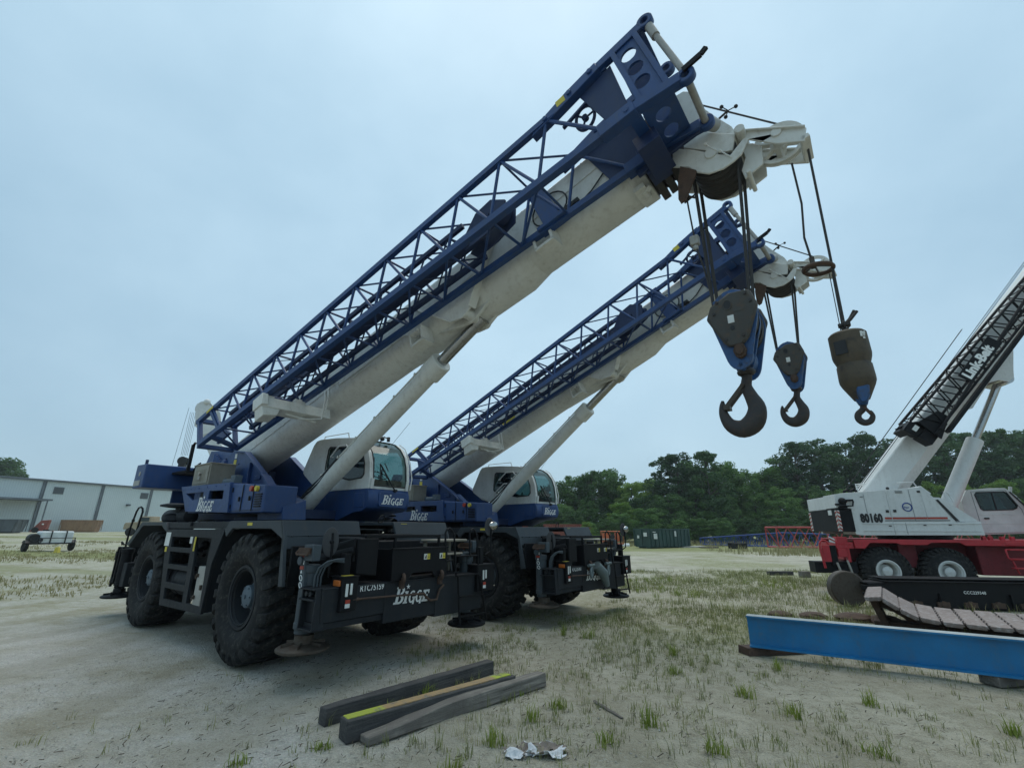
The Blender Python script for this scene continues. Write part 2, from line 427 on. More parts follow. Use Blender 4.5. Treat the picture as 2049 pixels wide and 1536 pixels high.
def build_crane(loc, rot, ds, db, label, serial, variant):
    global wheel_proto
    C = thing('rough_terrain_crane', loc, label, 'crane', rot=rot, group='blue rough terrain cranes')
    cs, ss = math.cos(ds), math.sin(ds); cd, sd = math.cos(db), math.sin(db)
    def TS(x, y, z):                       # superstructure, swung about its turntable
        x += 1.0
        return (x*cs-y*ss-1.0, x*ss+y*cs, z)
    def TB(s, y, n):                       # boom frame: along, across, normal
        x = -4.5+s*CB-n*SB; z = 3.45+s*SB+n*CB
        x += 2.3; z -= 3.4
        x, z = x*cd-z*sd-2.3, x*sd+z*cd+3.4
        return TS(x, y, z)
    # ---------------------------------------------------------------- wheels
    pos = [(0, -1.285, .935, 0), (-4.6, -1.285, .935, 0), (0, 1.285, .935, PI), (-4.6, 1.285, .935, PI)]
    for i, (x, y, z, r) in enumerate(pos):
        if wheel_proto is None:
            wheel_proto = wheel_parts(C, (x, y, z))
        else:
            w = copy_part(wheel_proto, C, (x, y, z), r)
            if i == 1: w.rotation_euler = (0, rad(9), 0)
    # ---------------------------------------------------------------- chassis
    m = MB()
    m.box(-6.1, 1.55, -.62, .62, .78, 1.5)
    m.box(-.28, .28, -1.0, 1.0, .72, 1.12).box(-4.88, -4.32, -1.0, 1.0, .72, 1.12)
    m.lathe([(.2, -.35), (.34, -.2), (.34, .2), (.2, .35)], (0, 0, .93), (0, 1, 0), 20)
    m.lathe([(.2, -.35), (.34, -.2), (.34, .2), (.2, .35)], (-4.6, 0, .93), (0, 1, 0), 20)
    m.box(-3.3, -1.3, -.95, .95, .62, 1.5)
    m.beam((-.1, -.9, .9), (-1.2, -.3, 1.0), .12, .12).beam((-4.5, -.9, .9), (-3.4, -.3, 1.0), .12, .12)
    m.box(1.18, 1.22, -1.55, -.7, 1.15, 1.7).box(1.18, 1.22, .7, 1.55, 1.15, 1.7)
    m.box(.95, 1.5, -.62, .62, 1.5, 1.75)
    m.build('chassis', 'black', C, 30, .012)
    # deck and fenders
    m = MB()
    m.box(-3.9, -.76, -1.62, 1.62, 1.935, 2.05)
    m.box(-3.9, -.9, -.7, .7, 1.5, 1.93)
    for q in range(9): m.cyl((-3.75+q*.36, -1.59, 2.055), (0, 0, 1), .016, .02, 6)
    m.box(-3.0, -1.5, -1.55, -1.0, 2.05, 2.058).box(-2.62, -2.5, -1.665, -1.62, 1.98, 2.05)
    m.lathe([(.85, 0), (.85, .17), (.72, .18), (.72, .30)], (-2.35, 0, 2.045), (0, 0, 1), 40)
    m.build('deck', 'dark', C, 35, .01)
    for sy in (-1, 1):
        for front in (True, False):
            m = MB()
            y0, y1 = sy*1.66, sy*1.61
            if front:
                sk = [(-.91, 1.915), (-.76, 2.06), (1.03, 2.055), (1.15, 1.82), (1.29, 1.17), (1.17, 1.17), (1.09, 1.80), (.73, 1.935), (-.62, 1.94), (-.82, 1.80)]
                m.xz(sk, y0, y1)
                m.box(-.75, 1.03, min(y1, sy*.45), max(y1, sy*.45), 2.0, 2.058)
                yy = (sy*.36, sy*1.66); ya, yb = min(yy), max(yy)
                m.hexa([(1.0, ya, 2.058), (1.03, ya, 2.058), (1.03, yb, 2.058), (1.0, yb, 2.058), (1.0, ya, 2.0), (1.03, ya, 2.0), (1.03, yb, 2.0), (1.0, yb, 2.0)])
                # sloped front apron in two facets
                m.hexa([(1.09, ya, 1.825), (1.135, ya, 1.83), (1.135, yb, 1.83), (1.09, yb, 1.825), (.99, ya, 2.05), (1.035, ya, 2.06), (1.035, yb, 2.06), (.99, yb, 2.05)])
                m.hexa([(1.12, ya, 1.66), (1.165, ya, 1.66), (1.165, yb, 1.66), (1.12, yb, 1.66), (1.09, ya, 1.822), (1.135, ya, 1.826), (1.135, yb, 1.826), (1.09, yb, 1.822)])
                for q in range(5): m.cyl((1.14, lerp(ya+.12, yb-.12, q/4), 1.835), (1, 0, .3), .013, .03, 6)
            else:
                sk = [(-3.72, 1.85), (-3.88, 2.06), (-5.50, 2.075), (-6.32, 1.56), (-6.12, 1.54), (-5.40, 1.99), (-4.13, 1.995), (-3.98, 1.93)]
                m.xz(sk, y0, y1)
                a, b = sorted((y1, sy*.55))
                m.box(-5.48, -3.88, a, b, 2.0, 2.062)
                m.hexa([(-6.30, a, 1.53), (-6.26, a, 1.50), (-6.26, b, 1.50), (-6.30, b, 1.53), (-5.52, a, 2.06), (-5.48, a, 2.0), (-5.48, b, 2.0), (-5.52, b, 2.06)])
            o = m.build('fender', 'grey', C, 30, .008)
            if sy < 0 and front:
                t = MB(); t.box(-.08, .09, -1.664, -1.657, 1.985, 2.03); t.build('warning_label', 'yellow', o, 0)
            if sy > 0 and front:
                t = MB(); t.box(1.036, 1.052, .52, .66, 1.95, 2.03); t.build('warning_label', 'yellow', o, 0)
    # side ladder panel
    m = MB()
    P = -1.66
    outer = [(-3.74, 1.915), (-.91, 1.925), (-1.2, 1.36), (-1.27, .57), (-3.29, .535)]
    holes = []
    for (zt, zb) in ((1.775, 1.585), (1.50, 1.275), (1.19, .955), (.85, .66)):
        f0 = lambda z: lerp(-3.18, -3.42, (z-.6)/1.2)+.06
        holes.append([(f0(zt), zt), (lerp(-2.16, -2.3, (zt-.6)/1.2), zt), (lerp(-2.16, -2.3, (zb-.6)/1.2), zb), (f0(zb), zb)])
    holes.append([(-2.13, 1.78), (-1.40, 1.77), (-1.42, 1.3), (-1.36, .68), (-1.98, .68), (-2.02, 1.45)])
    m.xz(outer, P, P+.05, holes)
    for z in (1.54, 1.23, .905): m.box(-3.36, -2.26, P+.05, P+.22, z-.03, z+.03)
    m.box(-3.7, -1.0, P+.04, P+.1, 1.87, 1.92)
    m.xz([(-1.40, 1.77), (-.95, 1.9), (-1.22, 1.36), (-1.29, .58), (-1.36, .68), (-1.42, 1.3)], P+.05, P+.45)
    side = m.build('side_ladder', 'dark', C, 30, .006)
    t = MB(); t.box(-3.70, -3.44, P-.006, P-.002, 1.60, 1.86); t.build('data_plate', 'sticker', side, 0)
    t = MB(); t.box(-2.36, -2.24, P-.006, P-.002, 1.67, 1.79); t.build('data_plate', 'sticker', side, 0)
    t = MB(); t.box(-2.14, -2.07, P-.007, P-.002, 1.54, 1.79); t.build('warning_label', 'yellow', side, 0)
    t = MB(); t.box(-3.60, -3.50, P-.007, P-.002, 1.49, 1.58); t.build('warning_label', 'yellow', side, 0)
    m = MB(); m.box(-3.45, -1.4, -1.25, -.95, .7, 1.86); m.box(-1.55, -1.45, -1.5, -1.3, .7, 1.8)
    m.path([(-2.3, -1.4, 1.45), (-2.6, -1.38, 1.42), (-2.9, -1.4, 1.5)], .03).sphere((-2.5, -1.35, 1.62), .09)
    m.build('service_compartment', 'black', C, 30)
    m = MB(); m.lathe([(.01, -.62), (.26, -.60), (.29, -.52), (.29, .52), (.26, .60), (.01, .62)], (-2.75, -1.3, .98), (1, 0, 0), 24)
    for x in (-3.05, -2.45): m.cyl((x, -1.3, .98), (1, 0, 0), .297, .05, 24)
    m.build('air_tank', 'dark', C, 35)
    # galvanised locker
    m = MB(); m.box(-1.745, -1.415, P+.02, P+.3, .665, 1.30); m.box(-1.735, -1.425, P+.012, P+.02, .68, 1.285)
    lk = m.build('tool_locker', 'galv', C, 0, .01)
    t = MB()
    for z in (.8, 1.15): t.box(-1.715, -1.66, P-.02, P+.015, z-.03, z+.03).tube((-1.69, P-.03, z), (-1.66, P-.03, z-.05), .012)
    t.box(-1.48, -1.43, P-.02, P+.014, .93, 1.01); t.build('latch', 'steel', lk, 0)
    # left side tank and panel (mirror)
    m = MB(); m.box(-3.6, -1.0, 1.2, 1.62, .6, 1.92); m.build('fuel_tank', 'dark', C, 0, .03)
    # ---------------------------------------------------------------- front bumper / outrigger beam
    m = MB()
    X = 2.06
    m.box(1.6, X, -1.5, -.5, .775, 1.185)
    m.box(1.6, X, -.5, .5, .64, 1.185)
    m.box(1.6, X, .5, 1.62, .60, 1.17)
    m.box(1.62, X-.03, -1.52, -.5, .69, .77)
    for y in (-.5, .5): m.box(X, X+.012, y-.012, y+.012, .65, 1.18)
    m.box(1.62, X+.008, -1.5, 1.6, 1.17, 1.192)
    ob = m.build('outrigger_box', 'dark', C, 30, .012)
    m = MB(); m.box(-6.75, -6.3, -1.55, 1.55, .62, 1.15); m.build('outrigger_box', 'dark', C, 0, .012)
    t = MB(); t.text(serial, (X+.002, -.94, 1.105), (0, 1, 0), (0, 0, 1), .115, bold=.014, xs=.80); t.build('serial_number', 'letter', ob, 0)
    t = MB(); company_logo(t, (X+.002, -.335, .872), (0, 1, -.03), (0, 0, 1), .172); t.build('company_lettering', 'letter', ob, 0)
    m = MB(); m.tube((X+.05, -1.0, 1.02), (X+.05, .22, .975), .014).path([(X+.05, .2, .98), (X+.06, .28, .9), (X+.05, .36, .86), (X+.04, .5, .86), (X+.03, .56, 1.0), (X+.02, .66, 1.06)], .018)
    m.cyl((X+.05, -1.03, 1.02), (0, 1, 0), .022, .1, 8)
    m.build('locking_rod', 'rust', C, 35)
    # jacks
    for jx, jy, pz, sx in ((1.64, -1.44, .45, 1), (1.84, 1.50, .365, 1), (-6.62, -1.5, .42, -1), (-6.62, 1.5, .42, -1)):
        sgn = -1 if jy < 0 else 1
        m = MB()
        m.lathe([(.105, 0), (.105, .05), (.125, .06), (.125, .13), (.115, .14), (.115, 1.2-pz), (.13, 1.21-pz), (.13, 1.3-pz), (.05, 1.31-pz)], (jx-.06, jy, pz+.16), (0, 0, 1), 22)
        m.tube((jx-.02, jy, pz+.02), (jx-.06, jy, pz+.2), .085, n=18)
        j = m.build('outrigger_jack', 'jack' if sx > 0 else 'black', C, 35)
        m = MB(); m.lathe([(.06, .16), (.12, .15), (.125, .05), (.2, .035), (.31, .018), (.335, .0), (.335, -.025), (.31, -.04), (.1, -.045)], (jx, jy, pz), (0, 0, 1), 40)
        for a in range(6):
            t = a*PI/3+.3
            m.beam((jx+.1*math.cos(t), jy+.1*math.sin(t), pz+.05), (jx+.28*math.cos(t), jy+.28*math.sin(t), pz+.035), .015, .05)
        m.build('outrigger_pad', 'steel' if sgn < 0 and sx > 0 else 'black', j, 35)
        if sx > 0:
            m = MB()   # channel end frame of the outrigger beam
            ye = sgn*1.60
            for q in (0, 1):
                xq = 1.72+q*.33
                m.hexa([(xq-.012, ye-sgn*.16, .70), (xq+.012, ye-sgn*.16, .70), (xq+.012, ye, .70), (xq-.012, ye, .70), (xq-.05, ye-sgn*.16, 1.2), (xq-.02, ye-sgn*.16, 1.2), (xq-.02, ye-sgn*.03, 1.2), (xq-.05, ye-sgn*.03, 1.2)])
            a, b = sorted((ye, ye-sgn*.18))
            m.box(1.7, 2.05, a, b, .685, .71).box(1.66, 2.02, a, b, 1.04, 1.065).box(1.66, 2.02, a, b, 1.17, 1.19)
            m.box(1.68, 2.02, min(ye-sgn*.18, ye-sgn*.15), max(ye-sgn*.18, ye-sgn*.15), .7, 1.19)
            for q in range(2): m.cyl((1.79+q*.1, ye-sgn*.05, 1.12), (0, 1, 0), .035, .06, 12)
            m.build('outrigger_beam_end', 'dark', C, 30, .004)
            m = MB()   # link arm with decal
            m.hexa([(1.60, ye+.03, 1.0), (1.70, ye+.03, 1.0), (1.70, ye+.09, 1.0), (1.60, ye+.09, 1.0), (1.52, ye+.03, 1.60), (1.64, ye+.03, 1.60), (1.64, ye+.09, 1.60), (1.52, ye+.09, 1.60)])
            m.box(1.60, 1.84, ye+.02, ye+.14, 1.52, 1.73)
            m.tube((1.57, ye-.01, 1.52), (1.57, ye+.1, 1.52), .06)
            arm = m.build('jack_lever', 'jack', C, 30, .006)
            t = MB(); t.box(1.535, 1.63, ye+.02, ye+.029, 1.56, 1.60).box(1.55, 1.64, ye+.02, ye+.029, 1.41, 1.45); t.build('warning_label', 'redlens', arm, 0)
            t = MB(); t.box(1.545, 1.56, ye+.022, ye+.029, 1.47, 1.56).box(1.62, 1.635, ye+.022, ye+.029, 1.47, 1.56)
            t.torus((1.60, ye+.026, 1.30), (0, 1, 0), .028, .006, 14, 5, sy=1.4).torus((1.61, ye+.026, 1.21), (0, 1, 0), .028, .006, 14, 5, sy=1.4)
            t.xz([(1.575, 1.36), (1.615, 1.36), (1.597, 1.40)], ye+.02, ye+.029); t.build('pictogram', 'letter', arm, 0)
            t = MB(); t.path([(1.52, ye+.0, 1.66), (1.50, ye-.03, 1.62), (1.52, ye-.03, 1.60), (1.78, ye-.03, 1.60), (1.80, ye, 1.66), (1.52, ye, 1.66)], .016).box(1.53, 1.8, ye-.02, ye+.02, 1.61, 1.69); t.build('carry_handle', 'rust', arm, 30)
            for q in range(3):
                m = MB(); y0 = ye+(.08+.045*q)*(-sgn)
                m.path([(1.86, y0, 1.2), (1.865, y0, 1.33), (1.90, y0-.02*sgn, 1.44), (1.96, y0-sgn*.10, 1.515), (2.0, y0-sgn*.22, 1.54-.02*q), (2.0, y0-sgn*.34, 1.54-.03*q)], .0125, 8)
                m.build('hydraulic_hose', 'jack', C, 40)
    # light boxes
    for (y0, y1, x0, x1, z0, z1, sgn) in ((-1.27, -1.02, 1.86, 2.13, .885, 1.31, -1), (1.44, 1.9, 1.86, 2.13, .885, 1.315, 1)):
        m = MB(); m.box(x0, x1, y0, y1, z0, z1); m.box(x0-.02, x1+.015, y0-.015, y1+.015, z1, z1+.014)
        m.box(x0+.05, x0+.16, (y0+y1)/2-.05, (y0+y1)/2+.05, z1+.01, z1+.3)
        lb = m.build('light_box', 'black', C, 0, .008)
        yc = y0+.09 if sgn < 0 else y0+.17
        t = MB(); t.box(x1, x1+.012, yc-.035, yc+.005, 1.07, 1.23).box(x1, x1+.012, yc+.035, yc+.07, 1.09, 1.23); t.build('position_lamp', 'sticker', lb, 0, .004)
        t = MB(); t.box(x1, x1+.008, yc-.02, yc+.05, .985, 1.03); t.build('reflector', 'redlens', lb, 0)
        t = MB(); t.box(x1, x1+.007, yc-.02, yc+.05, .93, .98); t.build('label_plate', 'sticker', lb, 0)
        if sgn < 0:
            t = MB(); t.box(x0+.09, x1-.03, y0-.03, y0, 1.20, 1.275); t.build('turn_signal', 'amber', lb, 0, .008)
            t = MB(); t.box(x0+.14, x1-.05, y0+.05, y1-.05, z1+.014, z1+.02); t.build('warning_label', 'yellow', lb, 0)
    # winch box on the nose
    m = MB()
    m.xz([(1.3, 1.2), (2.09, 1.2), (2.09, 1.645), (1.3, 1.645)], -.45, -.42)
    m.xz([(1.3, 1.2), (2.09, 1.2), (2.09, 1.645), (1.3, 1.645)], .67, .70)
    m.yz([(-.45, 1.2), (-.12, 1.2), (-.05, 1.285), (.36, 1.285), (.43, 1.2), (.70, 1.2), (.70, 1.645), (-.45, 1.645)], 2.08, 2.105)
    m.box(2.06, 2.12, -.46, .71, 1.635, 1.66)
    m.box(1.2, 1.25, -.45, .70, 1.2, 1.7).box(1.2, 2.06, -.42, .67, 1.2, 1.24)
    m.tube((1.75, -.40, 1.42), (1.75, .65, 1.42), .15)
    m.beam((1.25, -.95, 1.83), (1.25, .62, 1.83), .05, .045).beam((2.02, -.90, 1.835), (2.02, .58, 1.825), .05, .05).beam((2.02, -.36, 1.82), (2.02, -.36, 1.65), .04, .04).beam((2.02, .56, 1.82), (2.02, .56, 1.65), .04, .04)
    wb = m.build('nose_box', 'black', C, 30, .006)
    t = MB(); t.cur = 0
    for y in (.235, .575):
        t.mat(0); t.box(2.105, 2.112, y-.062, y, 1.475, 1.56); t.mat(1); t.box(2.105, 2.112, y, y+.062, 1.475, 1.56)
        t.mat(2); t.yz([(y-.05, 1.49), (y-.012, 1.49), (y-.015, 1.545), (y-.03, 1.535)], 2.112, 2.114); t.box(2.112, 2.114, y+.015, y+.05, 1.505, 1.515)
    t.build('warning_label', ['sticker', 'yellow', 'ink'], wb, 0)
    m = MB(); m.hexa([(1.3, -1.02, 1.31), (2.06, -1.02, 1.33), (2.06, -.68, 1.29), (1.3, -.68, 1.29), (1.3, -1.02, 1.82), (2.06, -1.02, 1.81), (2.06, -.68, 1.81), (1.3, -.68, 1.82)])
    m.path([(1.15, -1.25, 1.55), (1.5, -1.2, 1.5), (2.0, -1.03, 1.65)], [.05, .1, .06], 10)
    m.hexa([(1.25, -1.25, 1.5), (2.0, -1.05, 1.48), (2.0, -1.02, 1.48), (1.25, -1.22, 1.5), (1.3, -1.2, 1.66), (2.0, -1.05, 1.82), (2.0, -1.02, 1.82), (1.3, -1.17, 1.66)])
    m.build('nose_fairing', 'black', C, 0, .015)
    # shackle lugs
    for y in (-.23, .56):
        m = MB(); m.torus((X+.06, y, 1.22), (.5, 1, 0), .055, .028, 20, 8).box(X, X+.06, y-.03, y+.03, 1.08, 1.24)
        m.build('tow_lug', 'rust', C, 35)
    if variant == 2:
        for y in (-.26, .56):
            m = MB(); m.torus((X+.11, y, 1.06), (1, .35, 0), .085, .03, 24, 8, sx=1.55).cyl((X+.11, y, 1.2), (0, 1, 0), .035, .26, 10)
            m.build('tow_shackle', 'pale_tube', C, 35)
        m = MB(); m.path([(X+.10, -.02, 1.19), (X+.16, .2, 1.0), (X+.14, .38, .72)], [.11, .12, .07], 14); m.build('hanging_sleeve', 'pale_tube', C, 40)
    # boarding ladder on the left front
    m = MB(); r = .017
    m.path([(2.1, .66, 1.42), (2.1, .63, 1.87), (2.1, .66, 1.93), (2.1, .72, 1.95), (2.1, .78, 1.92), (2.12, .82, 1.85), (2.12, .90, 1.2)], r)
    m.path([(2.1, 1.25, 1.48), (2.1, 1.24, 1.87), (2.1, 1.26, 1.92), (2.1, 1.31, 1.94), (2.1, 1.37, 1.91), (2.12, 1.40, 1.84), (2.12, 1.48, 1.2)], r)
    m.path([(2.14, .93, 1.18), (2.16, .99, .44)], r*1.1).path([(2.14, 1.49, 1.15), (2.16, 1.66, .42)], r*1.1)
    for (a, b, z) in ((.86, 1.45, 1.495), (.90, 1.48, 1.185)): m.tube((2.12, a, z), (2.12, b, z-.01), .014)
    for (a, b, z) in ((.965, 1.56, .85), (.985, 1.625, .55)): m.beam((2.15, a, z), (2.15, b, z-.02), .06, .022)
    m.tube((2.1, .65, 1.43), (2.05, .9, 1.43), .012)
    m.build('boarding_ladder', 'black', C, 40)
    m = MB(); m.box(1.35, 1.8, .75, 1.5, 1.72, 1.76).box(1.4, 1.9, .8, 1.5, 1.5, 1.53).box(1.36, 1.42, .8, .86, 1.2, 1.74).box(1.36, 1.42, 1.4, 1.46, 1.2, 1.74)
    m.build('battery_tray', 'tan', C, 0, .01)
    # mirrors
    for (x, y, z, hh) in ((1.75, -1.28, 1.76, .20), (1.95, 1.95, 1.98, .17)):
        m = MB()
        m.lathe([(.01, -.03), (.75, -.028), (.95, -.015), (1.0, .01), (.96, .02), (.01, .02)], (0, 0, 0), (0, 0, 1), 28)
        q = Matrix.Translation((x, y, z)) @ Matrix.Rotation(rad(-35), 4, 'Z') @ Matrix.Rotation(rad(90), 4, 'Y') @ Matrix.Diagonal((hh, hh*.55, 1.0, 1))
        m.v = [tuple(q @ Vector(p)) for p in m.v]
        mr = m.build('mirror', 'mirror_back', C, 35)
        t = MB(); t.path([(x+.03, y, z+hh*.6), (x+.05, y, z-.1), (x+.04, y, z-.45), (x, y+(.12 if y < 0 else -.1), z-.5)], .016).sphere((x+.03, y, z), .03); t.build('mirror_arm', 'black', mr, 40)
        if y > 0:
            t = MB(); t.sphere((x+.06, y+.05, z+.02), .12, 14, 10, (.5, 1, .7)); t.build('mirror_lens', 'chrome', mr, 40)
    # handrail and rear corner gear
    m = MB(); m.path([(-6.98, -1.5, 1.5), (-6.95, -1.5, 1.97), (-6.77, -1.5, 2.33), (-6.66, -1.5, 2.42), (-6.49, -1.5, 2.44), (-6.34, -1.5, 2.40), (-6.27, -1.5, 2.32), (-6.38, -1.5, 1.92), (-6.4, -1.5, 1.6)], .022, 8)
    m.path([(-5.0, 1.3, 2.06), (-5.0, 1.3, 2.4), (-4.6, 1.3, 2.4), (-4.6, 1.3, 2.06)], .02)
    m.torus((1.0, .12, 2.1), (1, 0, 0), .05, .01, 16, 6, sx=1.6)
    m.build('grab_rail', 'black', C, 40)
    m = MB(); m.box(-7.15, -6.75, -1.6, -1.25, .75, 1.5); m.beam((-6.95, -1.62, 1.5), (-6.95, -1.62, .6), .05, .05).beam((-6.78, -1.62, 1.45), (-6.78, -1.62, .7), .06, .04)
    m.box(-7.0, -6.9, -1.66, -1.6, 1.2, 1.4).sphere((-6.9, -1.6, .72), .07).path([(-6.8, -1.62, 1.55), (-6.7, -1.66, 1.62), (-6.62, -1.62, 1.55)], .02)
    m.build('rear_light_bracket', 'black', C, 0, .01)
    m = MB(); m.box(-7.1, -6.7, 1.25, 1.6, .75, 1.5); m.build('rear_light_bracket', 'black', C, 0, .01)
    m = MB(); m.lathe([(.3, 0), (.34, .05), (.34, .16), (.28, .2)], (-4.95, -1.1, 2.06), (0, 0, 1), 24).cyl((-4.8, -1.15, 2.33), (0, 0, 1), .12, .16, 16).lathe([(.2, 0), (.42, .03), (.42, .07), (.3, .10), (.05, .11)], (-4.8, -1.15, 2.38), (0, 0, 1), 24)
    m.lathe([(.01, -.75), (.15, -.72), (.18, -.6), (.18, .6), (.15, .72), (.01, .75)], (-5.0, -1.1, 2.19), (1, 0, 0), 18)
    m.build('air_cleaner', 'dark', C, 35)
    # ---------------------------------------------------------------- superstructure
    m = MB(TS)
    m.lathe([(.78, -.1), (.78, .02), (.9, .05), (.9, .12)], (-2.35, 0, 2.34-.3), (0, 0, 1), 40)
    m.box(-5.6, -.9, -.62, .62, 2.12, 2.3)
    m.box(-4.2, -3.9, -.45, .45, 2.3, 3.3)
    m.hexa([(-3.4, -.45, 2.3), (-1.7, -.45, 2.3), (-1.7, .45, 2.3), (-3.4, .45, 2.3), (-4.0, -.45, 3.05), (-2.8, -.45, 2.75), (-2.8, .45, 2.75), (-4.0, .45, 3.05)])
    m.build('turntable', 'blue_dark', C, 35, .01)
    m = MB(TS)
    slope = [(-3.32, 3.615), (-2.32, 3.06), (-1.72, 2.665), (-1.05, 2.335), (-.98, 2.30)]
    plate = [(-5.75, 2.3), (-5.95, 3.25), (-5.55, 3.86), (-4.85, 3.80), (-3.95, 3.70)]+slope+[(-.95, 2.08), (-5.6, 2.08)]
    for sy in (-1, 1):
        a, b = sorted((sy*.53, sy*.47))
        m.xz(plate, a, b, [circ(-4.5, 3.45, .12, 16)] if sy < 0 else [])
        full = [(-3.95, 3.70)]+slope
        for i in range(len(full)-1):
            (x0, z0), (x1, z1) = full[i], full[i+1]
            m.beam((x0, sy*.535, z0), (x1, sy*.535, z1), .15, .035)
    m.xz([(-1.95, 3.0), (-1.42, 2.64), (-1.1, 2.31), (-.83, 2.32), (-.74, 2.09), (-1.36, 2.09), (-1.42, 2.3)], -.74, -.56)
    m.hexa([(-1.36, -.95, 2.09), (-.42, -.95, 2.09), (-.42, -.5, 2.09), (-1.36, -.5, 2.09), (-1.42, -.95, 2.3), (-.44, -.95, 2.31), (-.5, -.5, 2.45), (-1.42, -.5, 2.62)])
    m.box(-1.16, -1.02, -.985, -.95, 2.2, 2.34)
    m.cyl((-4.5, 0, 3.45), (0, 1, 0), .1, 1.2, 18)
    for q in range(5): m.tube((-5.05+q*.11, -.6, 2.9), (-5.08+q*.1, -.58, 3.75-.05*q), .03)
    m.box(-3.0, -2.965, -.60, -.53, 2.3, 3.35).box(-2.2, -2.17, -.57, -.53, 2.3, 2.9)
    for q in range(7): m.cyl((-3.7+q*.28, -.545, 3.38-.15*q), (0, 1, 0), .016, .03, 6)
    m.box(-2.72, -2.45, -.56, -.53, 2.95, 3.04)
    up = m.build('boom_support', 'blue', C, 30, .008)
    t = MB(TS); t.box(-4.0, -3.86, -.536, -.531, 3.25, 3.5); t.build('warning_label', 'yellow', up, 0)
    t = MB(TS); t.box(-3.98, -3.87, -.537, -.531, 3.53, 3.64).box(-1.42, -1.28, -.748, -.741, 2.42, 2.56); t.build('label_plate', 'sticker', up, 0)
    # catwalk tank panel with two windows
    m = MB(TS)
    m.xz([(-4.40, 2.83), (-1.83, 2.785), (-1.71, 2.22), (-3.86, 2.28)], -1.37, -1.32, [[(-4.03, 2.665), (-3.05, 2.66), (-3.02, 2.52), (-3.6, 2.51)], [(-2.75, 2.665), (-2.04, 2.65), (-2.03, 2.48), (-2.76, 2.505)]])
    m.box(-4.36, -1.85, -1.32, -.54, 2.76, 2.79).box(-3.85, -1.72, -1.32, -.54, 2.25, 2.28)
    m.beam((-1.82, -1.34, 2.79), (-1.70, -1.34, 2.22), .07, .05)
    m.box(-2.98, -2.8, -1.32, -1.28, 2.5, 2.7)
    for q in range(6): m.cyl((-4.2+q*.44, -1.375, 2.745), (0, 1, 0), .014, .015, 6)
    for q in range(5): m.cyl((-1.76+.018*q, -1.38, 2.70-q*.1), (0, 1, 0), .012, .015, 6)
    m.box(-3.98, -3.94, -1.0, -.6, 2.3, 2.76)
    hb = m.build('catwalk_panel', 'blue', C, 30, .01)
    t = MB(TS); company_logo(t, (-3.24, -1.373, 2.275), (1, 0, -.02), (0, 0, 1), .205); t.build('company_lettering', 'letter', hb, 0)
    m = MB(TS); m.box(-2.55, -1.95, -.95, -.6, 2.45, 2.6).path([(-2.6, -1.1, 2.49), (-2.6, -1.1, 2.6), (-2.3, -1.1, 2.6), (-2.3, -1.1, 2.49)], .02).box(-3.7, -3.4, -1.2, -1.0, 2.45, 2.7)
    m.build('valve_block', 'grey', C, 0, .01)
    m = MB(TS); m.hexa([(-1.74, -1.33, 2.21), (-.47, -1.3, 2.20), (-.47, -.7, 2.20), (-1.74, -.7, 2.21), (-1.80, -1.33, 2.765), (-.47, -1.3, 2.68), (-.47, -.7, 2.68), (-1.80, -.7, 2.765)])
    eb = m.build('engine_cover', 'blue', C, 0, .02)
    t = MB(TS)
    t.box(-1.28, -1.272, -1.336, -1.32, 2.24, 2.72).box(-.86, -.852, -1.325, -1.31, 2.24, 2.70).box(-1.70, -.5, -1.335, -1.315, 2.25, 2.256)
    t.build('panel_seam', 'ink', eb, 0)
    for x_ in (-1.36, -.94):
        t = MB(TS); t.box(x_-.04, x_, -1.345, -1.32, 2.42, 2.50); t.build('door_latch', 'black', eb, 0, .004)
    for z_ in (2.32, 2.64):
        t = MB(TS); t.cyl((-1.70, -1.335, z_), (0, 0, 1), .014, .09, 8); t.build('hinge', 'black', eb, 30)
    t = MB(TS)
    for q in range(6): t.box(-.78, -.53, -1.325, -1.29, 2.30+q*.042, 2.32+q*.042)
    t.build('louvre', 'black', eb, 0)
    t = MB(TS); t.cyl((-.92, -1.33, 2.63), (0, 1, 0), .05, .05, 16); t.build('marker_lamp', 'redlens', eb, 30)
    t = MB(TS); t.cyl((-.72, -1.33, 2.62), (0, 1, 0), .05, .05, 16); t.build('beacon_lamp', 'yellow', eb, 30)
    # tan locker
    m = MB(TS); m.box(-4.32, -3.40, -1.2, -.70, 2.85, 3.305); m.box(-4.28, -3.46, -1.215, -1.2, 2.88, 3.27)
    for q in range(9): m.box(-4.16, -3.62, -1.222, -1.214, 2.94+q*.03, 2.955+q*.03)
    m.box(-4.34, -3.38, -1.225, -.68, 3.30, 3.325)
    tb = m.build('tan_locker', 'tan', C, 0, .008)
    t = MB(TS); t.box(-3.92, -3.82, -1.25, -1.215, 2.97, 3.05).tube((-3.87, -1.25, 3.05), (-3.83, -1.25, 3.12), .025); t.build('padlock', 'galv', tb, 30)
    m = MB(TS); m.cyl((-2.75, -1.0, 2.87), (1, .3, 0), .07, .35, 14).box(-2.65, -2.45, -1.05, -.9, 2.84, 3.0).path([(-3.0, -1.05, 2.83), (-2.98, -1.05, 2.93), (-2.9, -1.05, 2.95)], .02)
    m.build('hydraulic_motor', 'hub', C, 35, .006)
    # counterweight, winch, posts
    m = MB(TS); m.hexa([(-6.95, -1.67, 2.89), (-6.2, -1.67, 2.89), (-6.2, 1.67, 2.89), (-6.95, 1.67, 2.89), (-6.95, -1.67, 3.49), (-6.2, -1.67, 3.47), (-6.2, 1.67, 3.47), (-6.95, 1.67, 3.49)])
    m.box(-6.95, -6.9, -.8, .8, 2.5, 2.9)
    m.box(-6.2, -5.5, -.5, .5, 2.5, 3.2)
    cw = m.build('counterweight', 'blue', C, 0, .03, 2)
